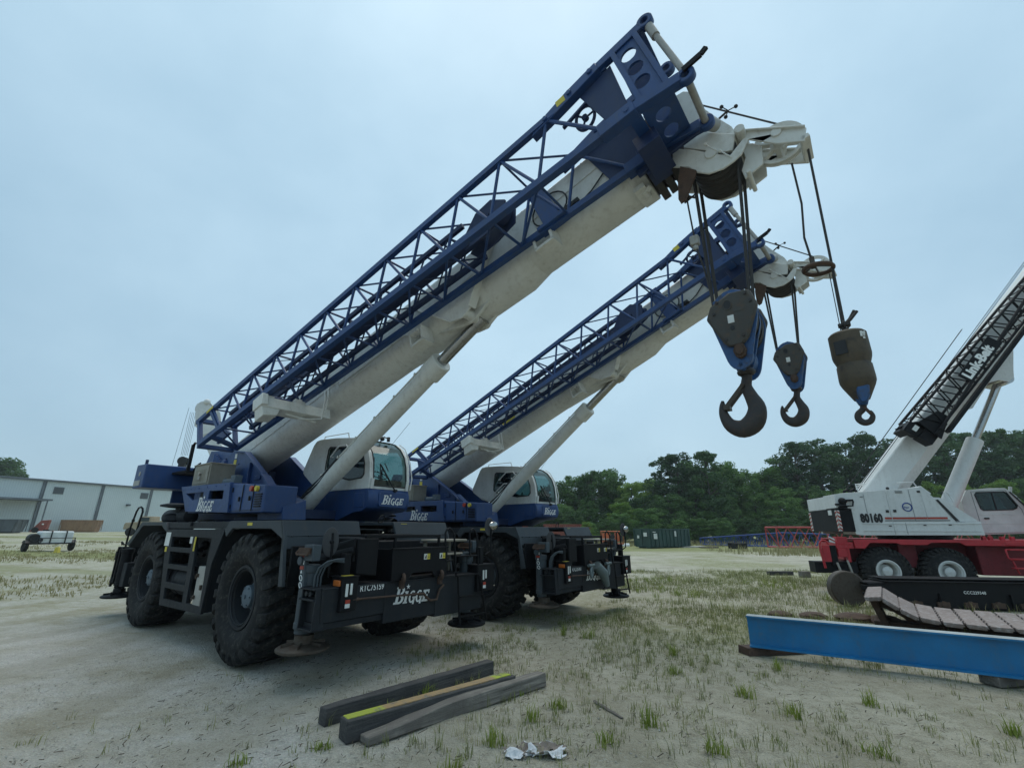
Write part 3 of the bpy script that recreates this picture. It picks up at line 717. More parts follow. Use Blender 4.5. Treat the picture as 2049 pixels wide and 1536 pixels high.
    t = MB(TS); t.tube((-6.7, -1.55, 3.48), (-6.7, -1.55, 3.62), .035).tube((-6.7, 1.55, 3.48), (-6.7, 1.55, 3.62), .035); t.build('lifting_eye', 'blue_dark', cw, 30)
    t = MB(TS); t.cyl((-6.55, -1.675, 3.24), (0, 1, 0), .06, .012, 14).box(-6.87, -6.4, -1.68, -1.672, 2.95, 3.08); t.build('label_plate', 'galv', cw, 0)
    m = MB(TS); m.lathe([(.3, -.42), (.3, -.38), (.2, -.37), (.2, .37), (.3, .38), (.3, .42)], (-5.55, 0, 3.1), (0, 1, 0), 28); m.build('winch_drum', 'dark', C, 35)
    m = MB(TS); m.beam((-5.76, -.9, 3.3), (-5.74, -.9, 4.0), .07, .07).tube((-5.74, -.9, 3.98), (-5.68, -.88, 4.05), .03).path([(-5.7, -.8, 3.3), (-5.55, -.8, 3.45), (-5.3, -.8, 3.5)], .02).box(-6.2, -5.3, -1.1, -.53, 3.25, 3.3)
    m.build('jib_rest_post', 'black', C, 0)
    # ---------------------------------------------------------------- cab
    Y0, Y1 = .39, 1.40
    prof = [(.12, 2.70), (.145, 2.9), (.11, 3.2), (.03, 3.42), (-.12, 3.60), (-.30, 3.715), (-.5, 3.775), (-1.2, 3.85), (-1.85, 3.885), (-2.02, 3.86), (-2.12, 3.78), (-2.44, 3.24), (-2.44, 3.16), (-2.05, 2.93), (-1.2, 2.71)]
    win = [(-1.45, 3.62), (-1.40, 3.66), (-.30, 3.56), (-.16, 3.44), (-.06, 3.2), (-.05, 2.98), (-.11, 2.92), (-.55, 2.90), (-1.38, 3.06), (-1.5, 3.14), (-1.5, 3.3)]
    m = MB(TS)
    m.xz(prof, Y0, Y0+.04, [win]); m.xz(prof, Y1-.04, Y1, [win])
    # roof and back skin from profile (index 6..13), plus windscreen frame strips
    def strip(i0, i1, ya, yb, th=.04):
        for i in range(i0, i1):
            (xa, za), (xb, zb) = prof[i], prof[i+1]
            d = Vector((xb-xa, 0, zb-za)).normalized(); nn = Vector((d.z, 0, -d.x))*th
            if nn.z > 0 and xa > -2: nn = -nn
            m.hexa([(xa, ya, za), (xb, ya, zb), (xb, yb, zb), (xa, yb, za), (xa+nn.x, ya, za+nn.z), (xb+nn.x, ya, zb+nn.z), (xb+nn.x, yb, zb+nn.z), (xa+nn.x, yb, za+nn.z)])
    strip(6, 14, Y0+.04, Y1-.04)
    strip(0, 6, Y0+.04, Y0+.10); strip(0, 6, Y1-.10, Y1-.04)
    m.box(.06, .125, Y0+.04, Y1-.04, 2.70, 2.76)
    m.box(-1.2, .1, Y0+.04, Y1-.04, 2.68, 2.71)
    m.path([(-1.56, Y0-.003, 2.85), (-1.60, Y0-.003, 3.2), (-1.54, Y0-.003, 3.66), (-1.42, Y0-.003, 3.72), (-.25, Y0-.003, 3.64)], .006, 4)
    m.box(-1.52, -1.40, Y0-.03, Y0, 2.98, 3.02)
    # faint door panel ribs
    m.path([(-1.95, Y0-.004, 3.45), (-1.62, Y0-.004, 3.5)], .008, 5)
    cab = m.build('cab', 'cabwhite', C, 40, .018, 2)
    t = MB(TS); lo = [(.12, 2.70), (.17, 2.6), (.185, 2.45), (.13, 2.33), (.0, 2.27), (-.28, 2.25), (-.85, 2.09), (-1.35, 2.33), (-1.35, 2.70)]
    t.xz(lo, Y0-.004, Y1); t.xz([(-2.3, 2.3), (-2.3, 2.5), (-1.3, 2.68), (-1.3, 2.2)], Y0+.1, Y1-.05); t.box(-2.6, -1.15, .5, 1.3, 2.05, 2.28)
    t.box(-.28, .06, Y0-.02, Y0, 2.34, 2.62)
    t.build('cab_base', 'blue', cab, 40, .02, 2)
    t = MB(TS)
    for i in range(0, 6):
        (xa, za), (xb, zb) = prof[i], prof[i+1]
        if i == 0: xa, za = .128, 2.76
        t.add([(xa-.012, Y0+.10, za), (xa-.012, Y1-.10, za), (xb-.012, Y1-.10, zb-.006), (xb-.012, Y0+.10, zb-.006)], [(0, 1, 2, 3)])
    t.build('windscreen', 'glass', cab, 40, fix=False)
    t = MB(TS); t.add([(a, Y0+.02, b) for a, b in win], [tuple(range(len(win)))]); t.add([(a, Y1-.02, b) for a, b in win], [tuple(range(len(win)))])
    t.build('side_window', 'darkglass', cab, 0, fix=False)
    t = MB(TS)
    t.path([(a, Y0-.004, b) for a, b in win], .014, 6, True)
    fr = [(xa-.0, Y0+.095, za) for xa, za in [(.13, 2.765)]+prof[1:7]]; t.path(fr+[(p[0], Y1-.095, p[2]) for p in reversed(fr)], .015, 6, True)
    t.build('window_seal', 'ink', cab, 40)
    t = MB(TS); t.box(-1.35, -.85, .7, 1.15, 2.75, 3.0); t.hexa([(-1.4, .7, 2.9), (-1.25, .7, 2.9), (-1.25, 1.15, 2.9), (-1.4, 1.15, 2.9), (-1.55, .72, 3.55), (-1.43, .72, 3.55), (-1.43, 1.13, 3.55), (-1.55, 1.13, 3.55)])
    t.box(-1.5, -1.4, .8, 1.05, 3.56, 3.72).box(-.35, .02, .5, 1.3, 2.75, 2.9).torus((-.25, .9, 3.02), (.6, 0, 1), .17, .015, 20, 6).tube((-.12, .9, 2.85), (-.25, .9, 3.02), .025)
    t.tube((-.6, .62, 2.75), (-.55, .62, 3.05), .02).tube((-.6, 1.2, 2.75), (-.55, 1.2, 3.05), .02).box(-.15, -.05, .52, .62, 3.1, 3.35)
    t.build('driver_seat', 'seat', cab, 0, .02)
    t = MB(TS); t.tube((.16, .62, 3.18), (.20, .98, 2.70), .016).tube((.16, .60, 3.20), (.165, .66, 2.85), .01).tube((.15, .72, 3.22), (.19, .80, 3.06), .01).cyl((.2, 1.0, 2.68), (1, 0, 0), .03, .08, 10)
    t.build('wiper', 'ink', cab, 40)
    t = MB(TS); t.path([(-1.8, .45, 3.88), (-1.78, .45, 3.95), (-.85, .45, 3.93), (-.8, .45, 3.80)], .012, 6).path([(-1.2, .36, 3.42), (-1.2, .30, 3.42), (-.9, .28, 3.62), (-.62, .28, 3.62), (-.5, .30, 3.5)], .018, 6).path([(.13, 1.44, 2.72), (.15, 1.46, 2.95), (.08, 1.44, 3.3), (-.1, 1.42, 3.62), (-.3, 1.42, 3.74)], .012, 6)
    t.path([(-1.45, .33, 3.02), (-1.0, .30, 3.3), (-.7, .30, 3.3)], .016, 6)
    t.build('grab_rail', 'cabwhite', cab, 40)
    t = MB(TS); t.tube((-.35, 1.25, 3.74), (-.1, 1.5, 4.25), .004, n=5).path([(-.38, .95, 3.76), (-.30, .98, 3.86), (-.2, 1.05, 3.80)], .015, 6).sphere((-.25, .9, 3.8), .05).cyl((-.3, 1.1, 3.82), (0, 0, 1), .035, .1, 10)
    t.build('antenna', 'ink', cab, 40)
    t = MB(TS); t.yz([(.64, 2.36), (1.28, 2.34), (1.32, 2.40), (1.32, 2.60), (1.27, 2.655), (.66, 2.66), (.62, 2.61), (.62, 2.41)], .165, .195)
    t.build('access_hatch', 'blue', cab, 0, .012, 2)
    t = MB(TS); company_logo(t, (.200, .69, 2.405), (0, 1, -.0), (.03, 0, 1), .132); t.build('company_lettering', 'letter', cab, 0)
    # ---------------------------------------------------------------- lift cylinder
    pb = Vector(TS(-1.42, 0, 2.40)); pt = Vector(TB(8.03, 0, -.52)); d = (pt-pb).normalized(); Ln = (pt-pb).length
    bl = min(4.52, Ln-.6)
    m = MB(); m.lathe([(.02, -.16), (.15, -.15), (.17, -.05), (.17, .3), (.158, .32), (.158, bl-.36), (.20, bl-.34), (.20, bl-.02), (.185, bl), (.105, bl)], pb, d, 32)
    sv = Vector((0, -1, 0)); sv = (sv-d*sv.dot(d)).normalized(); u2 = d.cross(sv); u2 = u2 if u2.z > 0 else -u2
    off = (sv*.10+u2*.15)
    m.path([pb+d*.75+off, pb+d*(bl-.3)+off], .016, 8)
    for q in range(6):
        c = pb+d*(.85+q*(bl-1.4)/5)
        m.path([c+off*1.12, c+off*.84+sv*.05], .022, 6)
    lc = m.build('lift_cylinder', 'white', C, 35, label=None)
    m = MB(); m.lathe([(.098, 0), (.098, Ln-bl-.12), (.14, Ln-bl-.1), (.14, Ln-bl+.08)], pb+d*bl, d, 28); m.build('piston_rod', 'chrome', lc, 35)
    m = MB()
    for q in (0, 1):
        o = sv*(.12+.03*q)+u2*(.10-.08*q)
        a = Vector(TS(-1.65, -.2, 2.62))
        m.path([a+Vector((-.35, -.28, .10)), a+Vector((-.1, -.30, .02)), pb+d*.12+sv*.24-u2*.02, pb+d*.42+o*1.25-u2*.02, pb+d*.8+o, pb+d*1.5+off*1.05], .022-.004*q, 8)
    m.path([Vector(TS(-2.1, -.55, 2.85)), Vector(TS(-1.9, -.62, 2.8)), Vector(TS(-1.7, -.6, 2.7)), Vector(TS(-1.55, -.45, 2.58))], .03, 8)
    m.build('hydraulic_hose', 'ink', lc, 40)
    # ---------------------------------------------------------------- boom
    def usec(hw, top, bot, n=10):
        p = [(-hw+.05, top), (-hw, top-.05)]
        for i in range(n+1):
            t = PI*i/n
            p.append((-hw*math.cos(t), lerp(-.10, bot, 1)*0+(-.10+(bot+.10)*math.sin(t))))
        p += [(hw, top-.05), (hw-.05, top)]
        return p
    m = MB(TB)
    m.prism(usec(.385, .52, -.43), lambda a, b, dd: (dd, a, b), .05, 11.25)
    m.prism(usec(.40, .54, -.46), lambda a, b, dd: (dd, a, b), 11.05, 11.27)
    sa, sb, sc_ = usec(.392, .50, -.44), usec(.402, .50, -.545), usec(.388, .50, -.435); k_ = len(sa); sv_ = []
    for s_, q_ in ((6.3, sa), (8.3, sb), (9.05, sb), (9.36, sc_)): sv_ += [(s_, a, b) for a, b in q_]
    m.add(sv_, [(i*k_+j, i*k_+(j+1) % k_, (i+1)*k_+(j+1) % k_, (i+1)*k_+j) for i in range(3) for j in range(k_)])
    boom = m.build('boom', 'white', C, 40, .012)
    m = MB(TB)
    for y in (-.2, .12):
        a, b = y-.03, y+.03
        m.prism([(7.2, -.40), (7.88, -.60), (8.03, -.63), (8.16, -.58), (8.5, -.45)], lambda s_, n_, dd: (s_, dd, n_), a, b)
    for y in (-.43,): m.prism([(7.0, .2), (7.78, -.56), (8.0, -.62), (8.2, -.54), (8.92, .3)], lambda s_, n_, dd: (s_, dd, n_), y, y+.03)
    for y in (-.46,): m.beam((8.92, y+.05, .30), (8.20, y+.05, -.54), .03, .17, (0, 1, 0)); m.beam((7.0, y+.05, .2), (7.76, y+.05, -.56), .025, .10, (0, 1, 0))
    m.cyl((8.03, -.12, -.52), (0, 1, 0), .09, .60, 20)
    m.build('cylinder_lug', 'white', boom, 35, .006)
    m = MB(TB)   # clip brackets and jib supports along the side
    for (s_, n_, w) in ((7.05, -.42, .3), (9.75, -.36, .26)):
        m.box(s_-.16, s_-.12, -.55, -.30, n_-.16, n_+.12).box(s_+.12, s_+.16, -.55, -.30, n_-.16, n_+.12).box(s_-.16, s_+.16, -.55, -.30, n_-.18, n_-.14)
        for q in range(3): m.cyl((s_-.08+q*.08, -.52, n_+.05), (0, 1, 0), .025, .12, 8)
    m.path([(4.6, -.39, -.10), (6.6, -.40, -.12), (6.75, -.42, -.20), (6.9, -.42, -.22), (7.1, -.42, -.12), (8.4, -.43, .0)], .012, 6)
    m.path([(9.6, -.39, .15), (11.0, -.39, .2)], .012, 6).path([(5.0, -.38, -.16), (5.6, -.38, -.17)], .014, 6)
    m.build('pipe_clip', 'white', boom, 35)
    m = MB(TB)
    m.box(3.86, 4.14, -1.62, -.30, -.62, -.42).box(3.82, 4.18, -1.66, -1.55, -.60, -.38)
    m.hexa([(3.78, -1.60, -.78), (4.1, -1.60, -.78), (4.1, -1.35, -.74), (3.78, -1.35, -.74), (3.86, -1.64, -.6), (4.12, -1.64, -.6), (4.12, -1.3, -.6), (3.86, -1.3, -.6)])
    m.path([(4.1, -.36, .1), (4.16, -.42, -.2), (4.14, -.5, -.66), (4.0, -.9, -.68)], .02, 6).path([(4.22, -.37, .1), (4.28, -.42, -.2), (4.25, -.5, -.6)], .02, 6)
    m.tube((4.0, -1.15, -.62), (4.0, -.55, -.68), .025)
    m.box(3.9, 4.1, -1.62, -1.4, -.42, -.36).box(3.9, 4.1, -1.0, -.8, -.42, -.3)
    br = m.build('jib_bracket', 'white', boom, 35, .01)
    if variant == 2:
        t = MB(TB); t.text('TADANO', (8.35, -.392, .17), (1, 0, 0), (0, 0, 1), .27, shear=.12, bold=.03); t.build('maker_lettering', 'ink', boom, 0)
    t = MB(TB); t.box(4.35, 4.9, -.392, -.387, .02, .1); t.build('warning_label', 'yellow', boom, 0)
    t = MB(TB)
    for s_ in (2.2, 4.6, 6.2, 9.5, 10.6): t.prism(usec(.388, .523, -.433), lambda a, b, dd: (dd, a, b), s_, s_+.014)
    t.build('weld_seam', 'white', boom, 35)
    t = MB(TB); t.path([(1.0, -.392, -.02), (4.5, -.392, -.02)], .008, 5)
    for q in range(9): t.box(1.2+q*.42, 1.24+q*.42, -.402, -.386, -.045, .005)
    t.build('side_pipe', 'white', boom, 35)
    # hose loop and cable
    m = MB(TB); m.path([(10.0+.25*math.cos(t)-.03*t, -.42, .12+.23*math.sin(t)) for t in [PI*2*i/18 for i in range(-3, 14)]], .012, 6)
    m.path([(10.3, -.41, -.2), (10.6, -.41, -.12), (11.1, -.41, .15)], .012, 6).path([(9.95, -.42, -.2), (10.2, -.44, -.1), (10.4, -.42, -.24)], .018, 6).box(10.0, 10.4, -.46, -.39, -.16, -.10)
    m.build('control_cable', 'ink', boom, 40)
    # telescoping sections at the head
    m = MB(TB)
    for i, (s0, s1) in enumerate(((11.25, 11.40), (11.40, 11.52), (11.52, 11.64), (11.64, 11.80))):
        k = .95-.045*i
        m.prism(usec(.385*k, .52*k, -.43*k), lambda a, b, dd: (dd, a, b), s0, s1)
        m.prism(usec(.385*k+.035, .52*k+.04, -.43*k-.06), lambda a, b, dd: (dd, a, b), s1-.06, s1-.02)
        m.box(s1-.10, s1, -.2, .2, -.43*k-.1, -.43*k)
        m.box(s1-.08, s1-.01, -.385*k-.06, -.385*k, -.25, -.05)
    m.build('inner_sections', 'sheavesteel', boom, 35, .01)
    m = MB(TB); m.cyl((11.15, -.15, -.50), (0, 1, 0), .05, .12, 12).sphere((11.22, -.2, -.5), .05).box(11.05, 11.2, -.3, 0, -.52, -.45); m.build('end_roller', 'white', boom, 35)
    # boom head
    def H(x, z):     # carrier-frame point -> boom frame
        dx, dz = x+4.5, z-3.45
        return (dx*CB+dz*SB, -dx*SB+dz*CB)
    np_ = [H(*p) for p in [(6.78, 6.46), (6.859, 6.436), (7.012, 6.328), (7.236, 6.135), (7.392, 6.021), (7.544, 6.158), (7.602, 6.135), (7.508, 5.972), (7.424, 5.925), (7.304, 5.885), (7.145, 5.90), (7.022, 5.99), (6.93, 6.12), (6.75, 6.22)]]
    bp_ = [H(*p) for p in [(6.55, 7.33), (6.80, 7.44), (6.97, 7.45), (7.03, 7.40), (7.102, 7.156), (7.276, 6.827), (7.442, 6.548), (7.50, 6.34), (7.40, 6.08), (7.0, 6.35), (6.7, 6.45), (6.5, 6.6)]]
    SN = lambda s_, n_, dd: (s_, dd, n_)
    m = MB(TB)
    for y in (-.30, .27): m.prism(np_, SN, y, y+.03)
    m.prism(bp_, SN, -.14, .14)
    m.prism([H(*p) for p in [(6.9, 6.45), (7.06, 6.33), (7.3, 6.14), (7.42, 6.1), (7.48, 6.3), (7.2, 6.5)]], SN, -.27, .27)
    arm_ = [H(*p) for p in [(7.53, 6.35), (7.60, 6.34), (8.13, 6.03), (8.09, 5.87), (7.84, 5.99), (7.60, 6.20), (7.54, 6.22)]]
    lnk_ = [H(*p) for p in [(7.50, 6.25), (7.62, 6.20), (7.70, 6.10), (7.68, 5.87), (7.57, 5.82), (7.48, 5.77), (7.46, 5.9), (7.52, 6.05)]]
    for y in (-.20, .172):
        m.prism(arm_, SN, y, y+.028)
        m.prism(lnk_, SN, y*.6, y*.6+.028)
    q0, q1 = H(7.56, 6.34), H(8.12, 6.035); m.beam((q0[0], -.186, q0[1]), (q1[0], -.186, q1[1]), .10, .02, (0, 0, 1)).beam((q0[0], .186, q0[1]), (q1[0], .186, q1[1]), .10, .02, (0, 0, 1))
    q0 = H(7.53, 6.30); m.cyl((q0[0], 0, q0[1]), (0, 1, 0), .055, .66, 20)
    q0 = H(7.53, 5.80); m.cyl((q0[0], 0, q0[1]), (0, 1, 0), .025, .40, 12)
    q0 = H(7.86, 6.13); m.cyl((q0[0], 0, q0[1]), (0, 1, 0), .055, .44, 18)
    q0 = H(7.2, 6.16); m.cyl((q0[0], 0, q0[1]), (0, 1, 0), .07, .64, 18)
    q0 = H(8.09, 5.93); m.box(q0[0]-.04, q0[0]+.05, -.2, .2, q0[1]-.03, q0[1]+.02)
    for (x, z) in ((7.16, 6.30), (7.3, 6.12)):
        q0 = H(x, z); q1 = H(x+.11, z-.16); m.path([(q0[0], -.32, q0[1]), (q1[0], -.32, q1[1])], .011, 6); m.sphere((q0[0], -.32, q0[1]), .022, 8, 6)
    hd = m.build('boom_head', 'white', C, 35, .006)
    q0 = H(7.2, 6.16)
    for k in range(5):
        t = MB(TB); y = -.2+.1*k
        t.lathe([(.06, -.04), (.23, -.035), (.27, -.045), (.27, -.03), (.235, 0), (.27, .03), (.27, .045), (.23, .035), (.06, .04)], (q0[0], y, q0[1]), (0, 1, 0), 36)
        t.build('sheave', 'sheavesteel', hd, 35)
    q1 = H(7.86, 6.13)
    t = MB(TB); R_ = .262
    t.lathe([(R_-.05, -.022), (R_, -.035), (R_, -.02), (R_-.035, 0), (R_, .02), (R_, .035), (R_-.05, .022)], (q1[0], 0, q1[1]), (0, 1, 0), 40, close=True)
    t.cyl((q1[0], 0, q1[1]), (0, 1, 0), .09, .06, 20)
    for k in range(6):
        a = k*PI/3+.35
        t.beam((q1[0]+.07*math.cos(a), 0, q1[1]+.07*math.sin(a)), (q1[0]+(R_-.03)*math.cos(a), 0, q1[1]+(R_-.03)*math.sin(a)), .025, .07, (0, 1, 0))
    t.build('auxiliary_sheave', 'white', hd, 35)
    t = MB(TB); t.prism([H(*p) for p in [(6.85, 6.15), (7.02, 6.0), (7.0, 5.93), (6.86, 5.66), (6.80, 5.64), (6.78, 5.70), (6.8, 5.95)]], lambda s_, n_, dd: (s_, dd, n_), -.33, -.30)
    t.build('tie_plate', 'rust', hd, 30)
    t = MB(TB); q = H(7.25, 6.85); q2 = H(7.42, 6.93); t.tube((q[0], 0, q[1]), (q2[0], 0, q2[1]), .014)
    for a in range(3):
        e = (q2[0]+.09*math.cos(a*2.1), .09*math.sin(a*2.1), q2[1]+.03*a-.02); t.tube((q2[0], 0, q2[1]), e, .007, n=5).sphere(e, .025, 8, 6)
    t.build('anemometer', 'ink', hd, 40)
    # ---------------------------------------------------------------- stowed lattice jib
    S0, S1 = 1.42, 12.05
    def J(s_, o, t):      # outer(0)/inner(1), top(1)/bottom(0)
        f = (s_-S0)/(S1-S0)
        y = lerp(-1.65, -1.15, f)+o*lerp(.70, .72, f)
        n_ = lerp(-.28, -.335, f)*(1-t)+t*(.306+.0268*(s_-S0))
        return Vector((s_, y, n_))
    m = MB(TB)
    e = 10.75
    m.beam(J(S0-.1, 0, 1), J(e, 0, 1), .08, .085).beam(J(S0+.1, 0, 0), J(11.4, 0, 0), .095, .10)
    m.beam(J(S0-.1, 1, 1), J(e, 1, 1), .075, .08).beam(J(S0+.1, 1, 0), J(11.4, 1, 0), .09, .09)
    nb = 11; st = [lerp(2.0, 10.6, i/nb) for i in range(nb+1)]
    r = .023
    for i in range(nb):
        a, b = st[i], st[i+1]; c = (a+b)/2
        for o in (0, 1):
            m.tube(J(a, o, 1), J(c, o, 0), r, n=7).tube(J(b, o, 1), J(c, o, 0), r, n=7)
        m.tube(J(a, 0, 1), J(a, 1, 1), r*.8, n=6).tube(J(a, 0, 1), J(b, 1, 1), r*.7, n=6)
        m.tube(J(c, 0, 0), J(c, 1, 0), r*.85, n=6).tube(J(c, 0, 0), J(c-(b-a), 1, 0), r*.8, n=6)
    m.tube(J(st[-1], 0, 1), J(11.2, 0, 0), r*1.1, n=7).tube(J(st[-1], 1, 1), J(11.2, 1, 0), r, n=7)
    for o in (0, 1): m.beam(J(S0, o, 1), J(S0+.1, o, 0), .08, .08)
    for t in (0, 1): m.beam(J(S0, 0, t), J(S0, 1, t), .08, .08)
    m.beam(J(S0+.5, 0, 1), J(S0+.9, 0, 0), .07, .07); m.beam(J(S0+.55, 0, 0), J(S0+.15, 1, 0), .12, .05)
    m.prism([(S0+.15, .25), (S0+.15, -.25), (S0+.75, -.25)], lambda a, b, dd: (a, dd, b), -1.35, -1.30)
    jib = m.build('lattice_jib', 'blue', C, 40)
    # base end of the jib: forged end pieces, lightened side plates
    m = MB(TB)
    for o in (0, 1):
        y = J(11.2, o, 1).y; s0 = Vector((10.5, J(10.5, o, 1).y, J(10.5, o, 1).z))
        pl = [(10.35, .46), (10.45, .58), (10.95, .68), (11.42, .725), (11.42, .59), (10.75, .50)]
        m.prism(pl, lambda a, b, dd: (a, dd, b), y-.06, y+.06)
        m.beam((11.3, y, .66), (12.02, y, .69), .09, .11)
        m.beam((11.1, y, -.32), (11.55, y, -.335), .15, .16); m.beam((11.5, y, -.33), (12.05, y, -.44), .12, .12)
        for (sx, nn) in ((12.08, .705), (12.1, -.45)):
            m.lathe([(.045, -.045), (.088, -.045), (.095, -.035), (.095, .035), (.088, .045), (.045, .045)], (sx, y, nn), (0, 1, 0), 22, close=True)
        for (sx, nn) in ((11.0, .62), (11.32, .655), (11.46, -.33), (10.6, .55)): m.cyl((sx, y, nn), (0, 1, 0), .035, .17, 12)
    yo, yi = J(11.4, 0, 0).y, J(11.4, 1, 0).y
    m.beam((11.45, yo, .645), (11.45, yi, .645), .10, .10).beam((11.5, yo, -.34), (11.5, yi, -.34), .14, .14).beam((12.0, yo, .67), (12.0, yi, .67), .06, .08)
    m.build('jib_end_fitting', 'blue', jib, 35, .006)
    hol = [H(6.655, 7.215), H(6.72, 6.96), H(6.78, 6.715)]
    sp = [(11.62, .61), (11.95, .64), (11.90, -.36), (11.58, -.30)]
    m = MB(TB)
    m.prism(sp, lambda a, b, dd: (a, dd, b), yo-.03, yo, [circ(a, b, .095, 20) for a, b in hol])
    m.prism(sp, lambda a, b, dd: (a, dd, b), yi-.02, yi+.01)
    m.prism([(11.62, .60), (11.92, .62), (11.88, -.30), (11.60, -.28)], lambda a, b, dd: (a, dd, b), yo+.16, yo+.18)
    m.box(11.6, 11.66, yo-.06, yo+.02, -.34, .62).box(11.90, 11.96, yo-.06, yo+.02, -.36, .66)
    m.prism([(11.58, yo), (11.95, yo), (11.95, yi), (11.58, yi)], lambda a, b, dd: (a, b, dd), -.40, -.37, [circ(11.76, lerp(yo, yi, .35), .09, 18), circ(11.76, lerp(yo, yi, .72), .09, 18)])
    m.build('hinge_plate', 'blue', jib, 35, .004)
    m = MB(TB)
    m.prism([(11.08, .53), (11.55, .60), (11.50, -.26), (11.25, -.26)], lambda a, b, dd: (a, dd, b), yo+.02, yo+.04)
    m.prism([(10.7, .5), (11.55, .62), (11.55, -.3), (10.9, -.3)], lambda a, b, dd: (a, dd, b), yi+.02, yi+.04)
    m.box(11.3, 11.55, yi, -.2, -.55, -.1).box(11.2, 12.0, yi-.02, yi+.03, -.50, -.36)
    m.hexa([(11.35, yo+.25, -.62), (11.62, yo+.25, -.62), (11.62, yi+.1, -.62), (11.35, yi+.1, -.62), (11.35, yo+.3, -.36), (11.62, yo+.3, -.36), (11.62, yi+.1, -.36), (11.35, yi+.1, -.36)])
    m.build('inner_web', 'blue_dark', jib, 30, .004)  # darker blue paints in the shade of plates facing away
    m = MB(TB)
    m.tube((12.09, yo, .64), (12.11, yo, -.38), .035).tube((12.09, yo, .64), (12.09, yo, .40), .05).tube((12.1, yo+.06, -.46), (12.1, yi-.06, -.46), .04).tube((12.1, yi, -.44), (12.18, yi+.15, -.42), .075)
    m.build('pin_rod', 'galv', jib, 35)
    m = MB(TB); m.beam((12.1, yo-.06, -.40), (12.30, yo-.07, -.40), .03, .06).beam((12.30, yo-.07, -.40), (12.37, yo-.07, -.37), .03, .05); m.build('locking_lever', 'black', jib, 30)
    m = MB(TB); hc = (11.02, yo+.12, .28); m.torus(hc, (.25, 1, .25), .14, .022, 26, 8).cyl(hc, (0, 1, 0), .04, .06, 10)
    for k in range(3): m.path([hc, (hc[0]+.14*math.cos(k*2.1), hc[1], hc[2]+.14*math.sin(k*2.1))], .014, 6)
    m.beam((10.75, yo, .25), (11.2, yo+.05, .42), .04, .03); m.build('hand_wheel', 'blue_dark', jib, 35)
    m = MB(TB); m.box(10.80, 10.93, yo-.072, yo-.055, .56, .66); m.box(1.8, 2.1, J(1.9, 0, 1).y-.052, J(1.9, 0, 1).y-.045, .29, .34); m.build('warning_label', 'yellow', jib, 0)
    # telescoped second jib section lying inside the first
    m = MB(TB)
    for (o_, t_, w_) in ((.22, .16, .07), (.80, .16, .07), (.22, .56, .06), (.80, .60, .06)):
        m.beam(J(2.4, o_, t_), J(8.9, o_, t_), w_, w_+.01)
    m.beam(J(4.8, .5, .36), J(9.0, .5, .40), .16, .15)
    for q in range(13):
        s_ = 2.6+q*.48
        m.tube(J(s_, .22, .16), J(s_+.24, .22, .56), .014, n=6).tube(J(s_+.48, .22, .16), J(s_+.24, .22, .56), .014, n=6)
        m.tube(J(s_, .80, .16), J(s_+.24, .80, .60), .014, n=6).tube(J(s_+.24, .22, .56), J(s_+.24, .80, .60), .014, n=6).tube(J(s_, .22, .16), J(s_+.48, .80, .16), .014, n=6)
    c = J(9.2, .5, .42); m.prism([(8.7, -.05), (9.1, .28), (9.4, .30), (9.62, .1), (9.55, -.12), (9.2, -.2), (8.8, -.2)], lambda a, b, dd: (a, dd, b), c.y-.13, c.y-.10); m.prism([(8.7, -.05), (9.1, .28), (9.4, .30), (9.62, .1), (9.55, -.12), (9.2, -.2), (8.8, -.2)], lambda a, b, dd: (a, dd, b), c.y+.10, c.y+.13)
    m.cyl((9.42, c.y, .08), (0, 1, 0), .16, .14, 22).cyl((9.28, c.y-.14, .06), (0, 1, 0), .05, .06, 12)
    m.build('jib_extension', 'blue_dark', jib, 35)
    m = MB(TB); m.prism([(9.72, .62), (9.98, .62), (10.12, -.30), (9.84, -.30)], lambda a, b, dd: (a, dd, b), J(9.9, 1, 0).y+.0, J(9.9, 1, 0).y+.06); m.box(9.75, 10.2, J(9.9, 1, 0).y-.1, J(9.9, 1, 0).y+.1, -.34, -.28); m.build('stowage_arm', 'blue', jib, 30, .005)
    m = MB(TB)
    for k in range(2): m.path([J(3.2+k*4.3, .1, 1)+Vector((0, 0, .05)), J(3.2+k*4.3, .1, 1)+Vector((.02, 0, .13))], .008, 5)
    m.path([J(4.0, 0, 1)+Vector((0, 0, .05)), J(4.0, .05, 1)+Vector((-.05, .05, .10)), J(4.6, .9, 1)], .008, 5)
    m.build('tag_line', 'ink', jib, 40)
    # ---------------------------------------------------------------- ropes
    m = MB(TB); q = H(6.95, 7.42); q2 = H(7.90, 6.39); m.tube((q[0]-4, .0, .58), (q[0], 0, q[1]), .011, n=6).tube((q[0], 0, q[1]), (q2[0], 0, q2[1]), .011, n=6)
    m.build('hoist_rope', 'rope', C, 40)
    return C, TB, H

def to_world(o, p):
    M = Matrix.Translation(o.location) @ o.rotation_euler.to_matrix().to_4x4()
    return M @ Vector(p)
